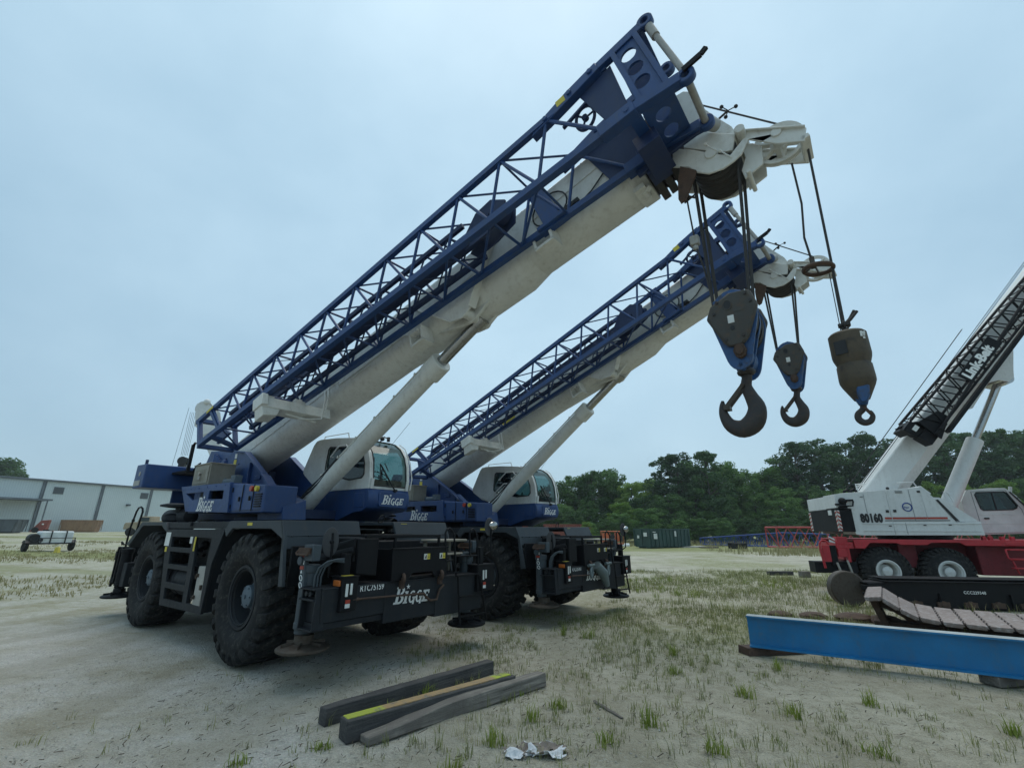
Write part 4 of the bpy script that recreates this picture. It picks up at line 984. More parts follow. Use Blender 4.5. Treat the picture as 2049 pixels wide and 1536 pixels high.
# ================================================================== hook blocks and other hanging gear
def rounded_plate(rt, zt, rb_, zb, n=14):
    p = [(rt*math.cos(t), zt+rt*math.sin(t)) for t in [rad(-10)+rad(200)*i/n for i in range(n+1)]]
    p += [(rb_*math.cos(t), zb+rb_*math.sin(t)) for t in [rad(200)+rad(140)*i/8 for i in range(9)]]
    return p
def hook_mesh(m, pts, rs, flat=.8):
    o = len(m.v); m.path(pts, rs, 14)
    for i in range(o, len(m.v)):
        x, y, z = m.v[i]; m.v[i] = (x, y*flat, z)
def catmull(pts, k=4):
    out = []
    for i in range(len(pts)-1):
        p0 = pts[max(i-1, 0)]; p1 = pts[i]; p2 = pts[i+1]; p3 = pts[min(i+2, len(pts)-1)]
        for j in range(k):
            t = j/k
            out.append(tuple(.5*((2*b)+(-a+c)*t+(2*a-5*b+4*c-d)*t*t+(-a+3*b-3*c+d)*t**3) for a, b, c, d in zip(p0, p1, p2, p3)))
    out.append(tuple(pts[-1])); return out
def hook_block(name, loc, rz, label, sc, thick):
    T = thing(name, loc, label, 'hook block', rz)
    k = sc
    def S(x, y, z): return (x*k, y*k, z*k*1.37)
    def SH(x, y, z): return (x*k, y*k, (-.82+(z+.60)*1.11)*k)
    m = MB(S); pl = rounded_plate(.228, -.235, .125, -.545)
    for y in (-thick, thick-.03): m.xz(pl, y, y+.03)
    m.xz(rounded_plate(.215, -.24, .10, -.55), -.015, .015)
    for (x, z) in ((-.16, -.09), (.17, -.09), (.0, -.63)): m.cyl((x, 0, z), (0, 1, 0), .022, 2*thick, 10)
    m.torus((0, 0, .012), (0, 1, 0), .022, .008, 14, 6).cyl((.02, 0, -.525), (0, 1, 0), .085, 2*thick-.1, 18)
    m.build('side_plates', 'hookblue', T, 35, .006)
    m = MB(S)
    ar = [(-.205, -.125), (-.02, -.05), (.2, -.06), (.255, -.2), (.125, -.44), (.07, -.485), (-.08, -.485), (-.125, -.44), (-.26, -.225)]
    for a, b in ((-thick-.055, -thick), (thick, thick+.055)): m.xz(ar, a, b)
    ck = m.build('cheek_weight', 'hookblock', T, 30, .03*k, 2)
    for (bx_, bz_) in ((-.17, -.20), (.19, -.16), (.08, -.42), (-.09, -.43), (.15, -.09), (-.13, -.11)):
        t = MB(S); t.cyl((bx_, -thick-.06, bz_), (0, 1, 0), .014, .02, 6); t.build('cheek_bolt', 'hooksteel', ck, 0)
    t = MB(S); t.box(.02, .14, -thick-.058, -thick-.054, -.22, -.17); t.build('load_plate', 'hookblock', ck, 0)
    t = MB(S); y = -thick-.058
    t.cyl((-.03, y, -.15), (0, 1, 0), .034, .006, 18).cyl((-.012, y, -.345), (0, 1, 0), .02, .006, 14); t.build('bolt_hole', 'ink', ck, 0)
    t = MB(S); t.box(-.046, .016, y-.003, y+.004, -.305, -.24); t.build('white_mark', 'sticker', ck, 0, .012*k, 2)
    t = MB(S); t.torus((-.03, y, -.15), (0, 1, 0), .04, .006, 20, 6); t.build('hole_rim', 'hookblock', ck, 40)
    m = MB(S)
    for q in range(3):
        yy = lerp(-thick+.09, thick-.09, q/2)
        m.lathe([(.05, -.05), (.20, -.045), (.215, -.05), (.20, 0), (.215, .05), (.20, .045), (.05, .05)], (0, yy, -.24), (0, 1, 0), 30)
    m.build('sheave', 'sheavesteel', T, 35)
    m = MB(S); m.cyl((.02, -thick-.02, -.53), (0, 1, 0), .062, .07, 8).cyl((.02, -thick-.06, -.53), (0, 1, 0), .04, .04, 14); m.build('trunnion_nut', 'rust', T, 35, .006)
    m = MB(SH)
    pts = [(.005, 0, -.60), (0, 0, -.70), (-.02, 0, -.80), (.012, 0, -.905), (.045, 0, -1.02), (0, 0, -1.135), (-.115, 0, -1.19), (-.225, 0, -1.145), (-.275, 0, -1.045), (-.278, 0, -.955), (-.27, 0, -.90)]
    rs = [.05, .05, .056, .066, .088, .10, .086, .066, .05, .034, .014]
    cp = catmull(pts); cr = [a[0] for a in catmull([(r,) for r in rs])]
    hook_mesh(m, cp, cr)
    m.torus((0, 0, -.655), (0, 0, 1), .06, .03, 20, 8)
    hk = m.build('hook', 'hooksteel', T, 45)
    t = MB(SH); t.beam((-.05, -.05, -.79), (-.235, -.05, -.975), .02, .035).beam((-.05, .05, -.79), (-.235, .05, -.975), .02, .035).box(-.26, -.2, -.055, .055, -1.0, -.95).cyl((-.05, 0, -.79), (0, 1, 0), .02, .13, 10); t.build('safety_latch', 'steel', hk, 30)
    return T

def headache_ball(name, loc, rz, label):
    T = thing(name, loc, label, 'crane ball', rz)
    m = MB(); m.lathe([(.06, .0), (.135, -.005), (.153, -.025), (.155, -.23), (.15, -.26), (.13, -.32), (.132, -.325), (.138, -.335), (.142, -.46), (.14, -.49), (.125, -.53), (.06, -.66), (.03, -.67)], n=36)
    b = m.build('weight_body', 'ball', T, 35)
    t = MB(); t.hexa([(-.115, -.135, -.24), (-.02, -.162, -.24), (-.02, -.152, -.24), (-.115, -.125, -.24), (-.115, -.135, -.11), (-.02, -.162, -.11), (-.02, -.152, -.11), (-.115, -.125, -.11)]); t.build('wedge_socket_pocket', 'ink', b, 0)
    t = MB()
    for q in range(7):
        a = rad(-38+random.uniform(-10, 12)); z = -.05-random.uniform(0, .07); x, y = .1565*math.cos(a), .1565*math.sin(a)
        t.box(x-.01, x+.006, y-.008, y+.012, z-.01, z+.012)
    t.build('painted_mark', 'sticker', b, 0)
    m = MB(); m.xz([(-.02, -.55), (.075, -.55), (.065, -.64), (.03, -.70), (-.015, -.70), (-.03, -.63)], -.112, -.05); m.xz([(-.07, -.6), (.07, -.6), (.03, -.71), (-.03, -.71)], -.05, .05)
    m.build('swivel_yoke', 'hookblue', T, 30, .01)
    m = MB(); cp = catmull([(0, 0, -.70), (-.010, 0, -.745), (-.052, 0, -.785), (-.056, 0, -.832), (-.022, 0, -.868), (.022, 0, -.860), (.046, 0, -.822), (.045, 0, -.785), (.038, 0, -.765)])
    hook_mesh(m, cp, [a[0] for a in catmull([(r,) for r in (.026, .026, .027, .028, .029, .027, .021, .014, .008)])])
    hk = m.build('hook', 'hooksteel', T, 45)
    t = MB(); t.beam((.0, -.02, -.725), (.042, -.02, -.80), .012, .022).beam((.0, .02, -.725), (.042, .02, -.80), .012, .022); t.build('safety_latch', 'rust', hk, 30)
    m = MB(); m.path([(0, 0, .0), (-.02, 0, .08), (.0, 0, .10)], .02).torus((0, 0, .09), (1, 0, 0), .035, .012, 14, 6).box(-.05, .05, -.03, .03, .075, .10).path([(0, 0, .09), (.05, .01, .14), (.10, .02, .22)], .014, 6).path([(0, 0, .08), (.06, -.01, .13), (.12, .0, .20)], .014, 6)
    m.build('rope_termination', 'rope', T, 40)
    return T

c1_loc = (-3.17097, 8.93297, 0.0); c1_yaw = -0.65945
c2_loc = (0.35505, 12.97453, -0.07266); c2_rot = (0.00289, -0.00528, -0.68633)
C1, TB1, H1 = build_crane(c1_loc, (0, 0, c1_yaw), 0.0, 0.0, 'nearest blue and white rough terrain crane with its big front tyre beside the dark timbers', 'RTC75159', 1)
C2, TB2, H2 = build_crane(c2_loc, c2_rot, -0.04734, 0.07278, 'second blue and white rough terrain crane parked behind with its nose by the grassy strip', 'RTC75161', 2)

def hang(C, TB, H, yaw, blk, n_aux, variant):
    """ropes below the boom head; returns world points for block and ball"""
    s0, n0 = H(7.2, 6.16); hc = Vector(TB(s0, 0, n0)); lat = Vector(TB(s0, 1, n0))-hc
    top = hc.z-1.69*(1 if variant == 1 else .97)
    bz = 4.41 if variant == 1 else blk
    m = MB()
    for y in (-.2, -.1, .1, .2):
        for sx, bx in ((-.255, -.20), (.255, .16)):
            a = hc+lat*y; yk = .75 if variant == 1 else .5
            b = Vector((hc.x-.05+bx, hc.y+lat.y*y*yk, bz-.17))
            m.tube((a.x+sx, a.y, a.z), b, .0115, n=6)
    m.build('hoist_rope', 'rope', C, 40)
    s1, n1 = H(7.86, 6.13); ac = Vector(TB(s1, 0, n1))
    m = MB(); m.tube((ac.x+.25, ac.y, ac.z-.06), (ac.x+.195, ac.y, n_aux+.1), .0125, n=7)
    if variant == 2: m.tube((ac.x+.20, ac.y+.03, ac.z-.1), (ac.x+.16, ac.y, n_aux+.1), .008, n=6)
    m.build('auxiliary_rope', 'rope', C, 40)
    return Vector((hc.x-.05, hc.y, bz)), Vector((ac.x+.195, ac.y, n_aux))

b1, a1 = hang(C1, TB1, H1, c1_yaw, 0, 3.73, 1)
hook_block('hook_block', to_world(C1, b1), c1_yaw, 'large blue hook block with dark cheek weights hanging from the nearest crane', 1.0, .24)
headache_ball('headache_ball', to_world(C1, a1), c1_yaw, 'brown ball weight with small hook, rightmost of the three hanging hooks')
b2, a2 = hang(C2, TB2, H2, c2_rot[2], 5.46, 5.35, 2)
hook_block('hook_block', to_world(C2, b2), c2_rot[2], 'smaller blue hook block hanging between the large block and the brown ball', 1.05, .17)
headache_ball('headache_ball', to_world(C2, a2), c2_rot[2], 'brown ball weight on the far crane, hidden behind the nearer brown ball')
# anti two block ring and weight, both on the nearest crane
def ringw(p, R, r, label, top, dx):
    T = thing('rope_weight', to_world(C1, p), label, 'rope weight', c1_yaw)
    m = MB(); m.torus((0, 0, 0), (0.12, .0, 1), R, r, 34, 10); m.build('ring', 'rust', T, 40)
    m = MB(); m.beam((-R, 0, 0), (-R*.2, -.01, .06), .012, .03).beam((R, 0, 0), (-R*.2, .01, .06), .012, .03).beam((0, R, 0), (-R*.2, 0, .06), .012, .03).box(-R*.3-.02, -R*.3+.025, -.03, .03, .03, .14); m.build('hanger', 'steel', T, 30)
    m = MB(); m.path([(-R*.3, 0, .1), (-R*.3-.02, .01, top*.3), (dx*.7, 0, top*.6), (dx, 0, top)], .011, 6); m.build('tether_rope', 'rope', T, 40)
ringw((a1.x-.10, a1.y, 4.47), .125, .021, 'rusty steel ring hung on a rope around the line of the brown ball', 1.34, -.02)
T = thing('rope_weight', to_world(C1, (6.86, -.16, 5.18)), 'small pale clamp weight on the rope left of the large hook block', 'rope weight', c1_yaw)
m = MB(); m.box(-.05, .05, -.04, .04, -.06, .06).cyl((0, 0, -.09), (0, 0, 1), .03, .06, 12); m.build('clamp', 'galv', T, 30, .01)
m = MB(); m.path([(.0, 0, .05), (-.02, 0, .5), (-.03, 0, .84)], .011, 6).path([(.01, 0, -.1), (.06, 0, -.4), (.1, 0, -.85)], .011, 6)
m.path([(-.09, -.02, .70), (.07, .0, .58)], .012, 6).path([(-.06, .02, .58), (.10, -.02, .62)], .012, 6).sphere((-.02, 0, .64), .035, 10, 7); m.build('tether_rope', 'rope', T, 40)

# ================================================================== red and white crane on the right
L3 = (11.9, 15.5, 0.0); Y3 = -.26
C3 = thing('truck_crane', L3, 'white and red crane with black lattice jib at the right edge', 'crane', Y3)
w0 = None
for x in (0, 1.65, 5.9, 7.5):
    for y, r in ((.24, 0), (2.55, PI)):
        if w0 is None: w0 = wheel_parts(C3, (x, y, .70), R=.72, W=.235, rim_mat='crane_white', hub_mat='crane_white', nl=30, hub_r=.15, flange=.335)
        else: copy_part(w0, C3, (x, y, .70), r)
m = MB()
sk = [(-.78, 1.65), (-.78, 1.37), (-.5, 1.37), (-.33, 1.54), (.4, 1.54), (.53, 1.49), (1.21, 1.49), (1.32, 1.56), (2.08, 1.565), (2.21, 1.48), (8.6, 1.48), (8.6, 1.65)]
m.xz(sk, -.06, -.0); m.xz(sk, 2.8, 2.86); m.box(-.78, 8.6, 0, 2.8, 1.6, 1.645)
m.xz([(3.18, 1.605), (3.24, 1.50), (3.62, 1.50), (3.62, 1.605)], -.075, -.06)
cr = m.build('carrier_deck', 'redpaint', C3, 30, .012)
m = MB(); m.box(-.9, 8.5, .75, 2.05, .75, 1.55); m.box(2.6, 5.0, .25, 2.5, .62, 1.47); m.box(.55, 1.05, .3, 2.5, .8, 1.5)
m.build('carrier_frame', 'dirtyred', C3, 0, .02)
m = MB()
for z in (1.38, 1.12, .86): m.box(3.2, 3.75, -.16, -.02, z-.02, z+.02)
m.path([(3.14, -.10, 1.38), (3.14, -.12, 1.14), (3.2, -.12, 1.10), (3.75, -.12, 1.10)], .025).path([(3.14, -.10, 1.38), (3.8, -.10, 1.38)], .025).path([(3.24, -.08, 1.1), (3.32, -.08, .7)], .025)
m.build('step_ladder', 'redpaint', C3, 30, .006)
for x in (2.83, 3.0, 3.3, 3.55):
    m = MB(); m.box(x, x+.1, .2, .3, 1.645, 1.75); m.build('deck_lug', 'redpaint', C3, 0, .006)
m = MB()
m.box(-1.30, -.80, -.02, .4, 1.36, 1.56).box(-1.28, -1.0, -.05, .1, 1.10, 1.36).box(-1.05, -.95, -.05, .1, .95, 1.4)
m.path([(-1.78, .0, 1.3), (-1.76, .0, 1.52), (-1.68, .0, 1.61), (-1.58, .0, 1.6), (-1.5, 0, 1.48)], .03).box(-1.72, -1.5, -.02, .05, .95, 1.45).beam((-1.77, 0, 1.35), (-1.72, 0, .75), .07, .06)
m.box(-1.25, -.95, -.02, .3, 1.56, 1.72); m.box(-1.0, -.8, .4, 2.4, 1.0, 1.5)
for q in range(4): m.cyl((-1.2+.1*q, -.03, 1.50), (0, 1, 0), .02, .03, 8)
rb = m.build('rear_outrigger', 'redpaint', C3, 0, .012)
m = MB(); m.box(-1.48, -1.30, .02, .2, .85, 1.45).box(-1.98, -.75, .1, .7, .60, .94).box(-1.25, -1.0, .05, .25, 1.2, 1.34); m.build('rear_bumper', 'black', C3, 0, .012)
m = MB(); m.beam((-1.38, -.06, .93), (-1.25, -.08, .25), .12, .05).beam((-1.08, -.06, 1.0), (-1.0, -.07, .55), .09, .05); m.build('stabiliser_leg', 'galv', C3, 0, .006)
def stripes(t, x0, x1, z0, z1, y, n=4, ax='y'):
    w = (z1-z0)/n
    for i in range(n):
        za = z0+i*w
        p = [(x0, za+w*.45), (x1, za), (x1, za+w*.5), (x0, za+w*.95)]
        vs = [((a, y, b) if ax == 'y' else (y, a, b)) for a, b in p]
        t.add(vs, [(0, 1, 2, 3)])
m = MB(); m.box(-1.07, -.63, .0, 2.75, 1.88, 2.585); m.box(-1.08, -.62, .0, 2.75, 2.575, 2.6)
cwt = m.build('counterweight', 'black', C3, 0, .012)
t = MB()
for (ya, yb) in ((.02, .16), (2.5, 2.7)): t.box(-1.078, -1.07, ya, yb, 1.9, 2.56)
t.xz([(-1.46, 1.56), (-1.30, 1.52), (-1.30, 1.66), (-1.46, 1.74)], .0, .015)
t.box(-1.08, -1.07, .45, .75, 2.42, 2.58)
t.box(-1.07, -1.0, -.004, 0, 1.9, 2.56); t.build('hazard_board', 'sticker', cwt, 0)
for ar_ in ((.02, .16, 1.9, 2.56, -1.080, 5, 'x'), (2.5, 2.7, 1.9, 2.56, -1.080, 5, 'x'), (-1.07, -1.0, 1.9, 2.56, -.006, 5, 'y')):
    t = MB(); stripes(t, *ar_); t.build('hazard_stripe', 'redlens', cwt, 0, fix=False)
t = MB(); t.add([(-1.46, -.002, 1.64), (-1.30, -.002, 1.55), (-1.30, -.002, 1.60), (-1.46, -.002, 1.70)], [(0, 1, 2, 3)]); t.build('hazard_stripe', 'redlens', cwt, 0, fix=False)
m = MB()
body = [(-.65, 1.80), (-.65, 2.62), (-1.05, 2.64), (-1.05, 3.08), (-.85, 3.11), (.44, 3.2), (1.45, 3.27), (1.64, 3.06), (1.74, 2.95), (2.17, 2.17), (2.80, 2.20), (2.82, 1.79), (-.5, 1.77)]
m.xz(body, .02, 1.0)
m.xz([(1.74, 2.95), (1.95, 2.94), (2.1, 2.84), (2.80, 2.21), (2.17, 2.18)], .12, .95)
m.box(-1.04, .2, 1.0, 2.75, 2.62, 3.05).xz([(-1.0, 1.8), (-1.0, 2.65), (1.2, 3.0), (2.2, 2.5), (2.9, 2.2), (2.9, 1.8)], 1.85, 2.0)
m.hexa([(1.40, .02, 3.27), (1.66, .02, 3.03), (1.66, 1.0, 3.03), (1.40, 1.0, 3.27), (1.48, .02, 3.31), (1.72, .02, 3.06), (1.72, 1.0, 3.06), (1.48, 1.0, 3.31)])
m.box(-.4, 2.8, .0, .02, 2.12, 2.135).box(.46, .475, .0, .02, 1.8, 3.15).box(1.43, 1.44, .01, .02, 2.2, 3.2).box(-.4, 2.75, .0, .02, 1.9, 1.91)
bd = m.build('engine_hood', 'crane_white', C3, 30, .012)
t = MB(); t.text('80160', (-.42, .012, 2.19), (1, 0, .0), (0, 0, 1), .35, bold=.07, xs=.66, spacing=1.08, depth=.006); t.build('model_number', 'ink', bd, 0)
t = MB(); t.box(.27, 1.97, .012, .019, 2.27, 2.335); t.build('red_stripe', 'redlens', bd, 0)
t = MB(); t.box(.26, 2.02, .012, .019, 2.215, 2.24); t.build('black_stripe', 'ink', bd, 0)
t = MB(); t.torus((.96, .012, 2.65), (0, 1, 0), .125, .018, 32, 6)
t.text('Bigge', (.86, .012, 2.62), (1, 0, 0), (0, 0, 1), .07, shear=.2, bold=.01); t.build('round_emblem', 'navyink', bd, 30)
for bx_ in ((.34, .42, 2.48, 2.56), (.55, .63, 2.49, 2.57), (.33, .40, 2.05, 2.08), (1.28, 1.35, 2.07, 2.10), (1.95, 2.02, 2.08, 2.11), (1.33, 1.41, 3.10, 3.16), (.72, .92, 3.14, 3.155), (.72, .92, 3.10, 3.115), (-.3, -.22, 2.98, 3.0)):
    t = MB(); t.box(bx_[0], bx_[1], .0, .02, bx_[2], bx_[3]); t.build('hood_latch', 'ink', bd, 0)
t = MB(); t.sphere((.62, .2, 3.26), .05); t.build('marker_lamp', 'ink', bd, 30)
t = MB(); t.hexa([(1.78, .0, 2.86), (2.16, .0, 2.20), (2.16, .02, 2.20), (1.78, .02, 2.86), (1.84, .0, 2.88), (2.26, .0, 2.20), (2.26, .02, 2.20), (1.84, .02, 2.88)]); t.build('side_grille', 'ink', bd, 0)
for q_ in ((.80, 1.8, 2.16), (1.10, 2.2, 3.2), (-.2, 2.2, 3.08)):
    t = MB(); t.box(q_[0], q_[0]+.006, .008, .018, q_[1], q_[2]); t.build('door_seam', 'soffit', bd, 0)
t = MB(); t.cyl((-.75, .01, 2.84), (0, 1, 0), .04, .03, 14); t.build('tail_lamp', 'redlens', bd, 30)
m = MB(); m.path([(-.45, .3, 3.05), (-.42, .3, 3.2), (-.34, .3, 3.25), (-.27, .3, 3.2), (-.25, .3, 3.0)], .05).path([(-.58, .4, 3.0), (-.58, .4, 3.2), (-.5, .4, 3.24), (-.42, .4, 3.18)], .05); m.box(-1.0, -.75, -.05, .3, 2.62, 2.68).sphere((-.85, .0, 2.85), .12).cyl((-.9, .05, 2.75), (0, 0, 1), .16, .06, 18).path([(-1.0, -.08, 2.68), (-.6, -.08, 2.7), (-.55, -.05, 2.85)], .025).beam((-.95, -.05, 2.86), (-.55, -.05, 2.88), .06, .06)
m.build('hose_bundle', 'black', C3, 35)
for gp_ in ([(.02, .9, 3.15), (.0, .9, 3.47), (.3, .9, 3.48)], [(.08, 1.0, 3.15), (.06, 1.0, 3.42), (.3, 1.0, 3.44)], [(1.2, .8, 3.48), (1.68, .8, 3.5), (1.8, .8, 3.2)], [(2.38, .6, 2.9), (2.36, .6, 3.1), (2.42, .6, 3.14), (2.48, .6, 3.08), (2.55, .6, 2.82)]):
    m = MB(); m.path(gp_, .024, 6); m.build('guard_rail', 'crane_white', C3, 40)
# cab on the far side
m = MB(); ya, yb = 1.9, 2.85
cp = [(3.5, 2.2), (3.5, 2.9), (3.72, 3.28), (4.4, 3.34), (4.85, 3.33), (5.1, 3.07), (5.32, 2.6), (5.4, 1.9), (3.9, 1.84)]
wn = [(3.98, 3.19), (4.78, 3.21), (4.84, 3.17), (5.03, 2.74), (4.99, 2.66), (4.88, 2.61), (4.05, 2.59), (3.99, 2.64), (3.93, 3.12)]
m.xz(cp, ya, ya+.05, [wn]); m.xz(cp, yb-.05, yb, [wn])
for i in (1, 2, 3, 6, 7, 8):
    (xa, za), (xb, zb) = cp[i], cp[(i+1) % len(cp)]
    m.hexa([(xa, ya+.05, za), (xb, ya+.05, zb), (xb, yb-.05, zb), (xa, yb-.05, za), (xa+.02, ya+.05, za-.05), (xb+.02, ya+.05, zb-.05), (xb+.02, yb-.05, zb-.05), (xa+.02, yb-.05, za-.05)])
m.box(3.5, 3.55, ya+.05, yb-.05, 2.2, 2.9).box(3.9, 5.35, ya-.006, ya, 2.44, 2.455).box(3.9, 5.35, ya-.006, ya, 2.14, 2.152)
m.box(4.5, 4.75, 2.2, 2.6, 2.2, 3.0)
m.cyl((5.0, 1.95, 3.25), (.3, 0, 1), .05, .25, 12)
cb = m.build('operator_cab', 'cabcream', C3, 30, .02)
t = MB(); t.add([(a, ya+.02, b) for a, b in wn], [tuple(range(len(wn)))]); t.add([(a, yb-.02, b) for a, b in wn], [tuple(range(len(wn)))]); t.add([(4.86, ya+.05, 3.31), (4.86, yb-.05, 3.31), (5.32, yb-.05, 2.6), (5.32, ya+.05, 2.6)], [(0, 1, 2, 3)]); t.build('window', 'darkglass', cb, 0, fix=False)
t = MB(); t.path([(3.86, ya-.004, 1.95), (3.84, ya-.004, 3.22), (4.82, ya-.004, 3.27), (5.12, ya-.004, 2.62), (5.16, ya-.004, 1.95)], .008, 4); t.build('door_seam', 'soffit', cb, 30)
t = MB(); t.box(4.0, 4.14, ya-.03, ya, 2.30, 2.35); t.build('door_handle', 'ink', cb, 0, .005)
t = MB(); t.path([(5.1, ya, 3.0), (5.25, ya-.15, 3.05), (5.3, ya-.2, 2.95)], .015, 6).box(5.24, 5.30, ya-.3, ya-.12, 2.6, 2.95); t.build('mirror', 'ink', cb, 0, .008)
t = MB(); t.path([(a, ya-.004, b) for a, b in wn], .02, 6, True).box(4.42, 4.45, ya+.0, ya+.03, 2.6, 3.2).beam((4.93, ya-.01, 3.2), (5.35, ya-.01, 2.55), .06, .03); t.build('window_seal', 'ink', cb, 30)
A3 = rad(48.6); c3c, c3s = math.cos(A3), math.sin(A3)
def T3(s, y, n): return (.62+s*c3c-n*c3s, 1.45+y, 3.02+s*c3s+n*c3c)
m = MB(T3); sec = [(-.40, .42), (-.43, .38), (-.43, -.30), (-.24, -.62), (.24, -.62), (.43, -.30), (.43, .38), (.40, .42)]
m.prism(sec, lambda a, b, d: (d, a, b), -.6, 13.0)
bm3 = m.build('boom', 'crane_white', C3, 30, .01)
m = MB(T3)
for y in (-.47, .42): m.prism([(5.2, -.15), (5.9, -.75), (6.0, -1.0), (6.25, -1.04), (6.5, -.9), (7.6, -.35), (7.2, -.1)], lambda a, b, d: (a, d, b), y, y+.05)
m.prism([(4.1, -.35), (4.5, -.62), (5.6, -.55), (5.9, -.75), (5.7, -.45), (4.5, -.45)], lambda a, b, d: (a, d, b), -.52, -.47)
m.build('cylinder_lug', 'crane_white', bm3, 30, .01)
pb = Vector((2.75, 1.45, 2.6)); pt = Vector(T3(6.15, 0, -.92)); d = (pt-pb).normalized(); Ln = (pt-pb).length
m = MB(); m.lathe([(.05, -.1), (.22, -.08), (.235, 0), (.235, 2.72), (.225, 2.75), (.12, 2.76)], pb, d, 28); lc3 = m.build('lift_cylinder', 'crane_white', C3, 35)
m = MB(); m.lathe([(.115, 2.7), (.115, Ln)], pb, d, 24).cyl(pt, (0, 1, 0), .2, .8, 20); m.build('piston_rod', 'chrome', lc3, 35)
m = MB(T3)
def J3(s, o, t):
    f = (s-2.6)/8.5
    return (s, -1.32+o*.72, lerp(.80, .42, f) if t else lerp(.02, -.12, f))
for o in (0, 1):
    for t in (0, 1): m.tube(J3(2.6, o, t), J3(12, o, t), .045, n=8)
m.tube(J3(2.8, -.15, 0), J3(11, -.1, -.1), .05, n=8)
for i in range(15):
    a = 2.8+i*.6; b = a+.6; c = (a+b)/2
    for o in (0, 1): m.tube(J3(a, o, 1), J3(c, o, 0), .022, n=6).tube(J3(b, o, 1), J3(c, o, 0), .022, n=6)
    for t in (0, 1): m.tube(J3(a, 0, t), J3(b, 1, t), .018, n=6).tube(J3(a, 0, t), J3(a, 1, t), .02, n=6)
jb3 = m.build('lattice_jib', 'black', C3, 40)
m = MB(T3); m.cyl((2.55, -1.0, .45), (0, 1, 0), .26, .3, 22).cyl((2.95, -1.0, .12), (0, 1, 0), .26, .3, 22).box(2.3, 3.2, -1.2, -.8, -.12, .3).box(2.2, 2.6, -1.3, -.6, .55, .8).beam((2.2, -1.0, .9), (2.5, -1.0, .75), .06, .06)
m.prism([(2.6, -.2), (3.4, .0), (3.4, .35), (2.7, .6)], lambda a, b, d: (a, d, b), -1.3, -1.24); m.box(2.9, 10.5, -1.42, -1.2, -.26, -.16)
m.build('jib_head', 'black', jb3, 30)
m = MB(T3); m.box(4.75, 6.5, -1.48, -1.44, .10, .54); sg = m.build('name_board', 'black', jb3, 0)
t = MB(T3); t.text('Link-Belt', (4.82, -1.485, .20), (1, 0, 0), (0, 0, 1), .40, bold=.05, xs=.95); t.build('maker_lettering', 'letter', sg, 0)
t = MB(T3); t.box(2.36, 2.56, -1.31, -1.305, .48, .62); t.build('label_plate', 'sticker', jb3, 0)
m = MB(T3)
for y in (-.1, .12): m.tube((-1.0, y, .45), (13, y, .62), .012, n=5)
m.tube((-.8, -.2, .8), (7.2, -.2, .95), .015, n=5)
m.build('hoist_rope', 'rope', C3, 40)
m = MB(); m.lathe([(1.0, 0), (1.0, .18), (.8, .2)], (1.6, 1.45, 1.62), (0, 0, 1), 36); m.build('turntable', 'black', C3, 35)

# ================================================================== crawler side frame, track chain, beam, timbers
CR = thing('crawler_side_frame', (9.0, 13.2, 0), 'black crawler side frame with round idler lying before the red crane', 'crawler frame', -.14)
m = MB(); m.lathe([(.1, -.10), (.30, -.095), (.42, -.10), (.445, -.08), (.445, .13), (.42, .15), (.1, .16)], (0, .1, .44), (0, 1, 0), 40); m.build('idler_wheel', 'steel', CR, 35)
m = MB(); m.xz([(.35, .62), (.35, .40), (.62, .40), (.95, .03), (6.6, .03), (6.6, .66), (1.0, .66)], -.22, .34)
m.box(.75, 6.6, -.3, .45, .655, .69).box(.3, .9, -.2, .3, .60, .64).box(.75, 6.6, -.26, .42, .725, .75)
for x in (.9, 2.0, 3.4, 5.0): m.box(x, x+.3, -.1, .3, .69, .725)
for x in (1.95, 3.55, 5.15): m.box(x, x+.03, -.28, -.22, .05, .40)
m.beam((.2, -.2, .52), (.7, -.22, .48), .05, .12).beam((.2, -.2, .36), (.8, -.22, .34), .05, .06)
fr = m.build('frame', 'black', CR, 0, .012)
m = MB()
for q in range(6): x = 1.25+q*.62; m.box(x, x+.28, -.27, -.2, .08, .2).cyl((x+.14, -.25, .16), (0, 1, 0), .07, .06, 14)
m.build('track_roller', 'rust', fr, 35)
t = MB(); t.text('CCC229348', (2.55, -.223, .40), (1, 0, -.01), (0, 0, 1), .095, bold=.016, spacing=1.05); t.build('serial_number', 'letter', fr, 0)
# track chain: one chain, one shoe part per plate
TC = thing('track_chain', (8.04, 10.84, 0), 'rusty crawler track chain with flat shoes laid out behind the blue beam', 'track chain', rad(-38))
def chain_pt(i):    # (along, height, pitch angle)
    tab = [(-.10, .60, 6), (.14, .52, -36), (.40, .36, -28), (.70, .28, -8), (1.02, .25, -2)]
    if i < len(tab): return tab[i]
    return (1.02+(i-4)*.318, .25, random.uniform(-1.5, 1.5))
for i in range(17):
    x, z, a = chain_pt(i); ca, sa = math.cos(rad(a)), math.sin(rad(a))
    def TP(p, q, r): return (x+p*ca-r*sa, q+math.sin(i*1.7)*.006, z+p*sa+r*ca)
    m = MB(TP); m.box(-.137, .137, -1.1, 1.1, 0, .055)
    for q in (-1, 1): m.box(.137, .15, -1.1, 1.1, .0, .03)
    for q in range(6): m.box(-.155, -.134, -.9+q*.3, -.78+q*.3, .01, .05).box(.142, .158, -.75+q*.3, -.63+q*.3, .012, .052)
    m.box(-.12, .12, -1.1, 1.1, -.02, 0)
    m.build('track_shoe', 'padsteel', TC, 0, .012)
m = MB()
for y in (-.16, .16):
    pts = [(chain_pt(i)[0], y, chain_pt(i)[1]-.13) for i in range(17)]
    for i in range(16):
        m.beam(pts[i], pts[i+1], .06, .14)
    for p in pts: m.cyl(p, (0, 1, 0), .09, .07, 12)
m.beam((-.14, 0, .5), (0, 0, .02), .7, .12).beam((-.2, 0, .05), (6, 0, .05), .5, .1)
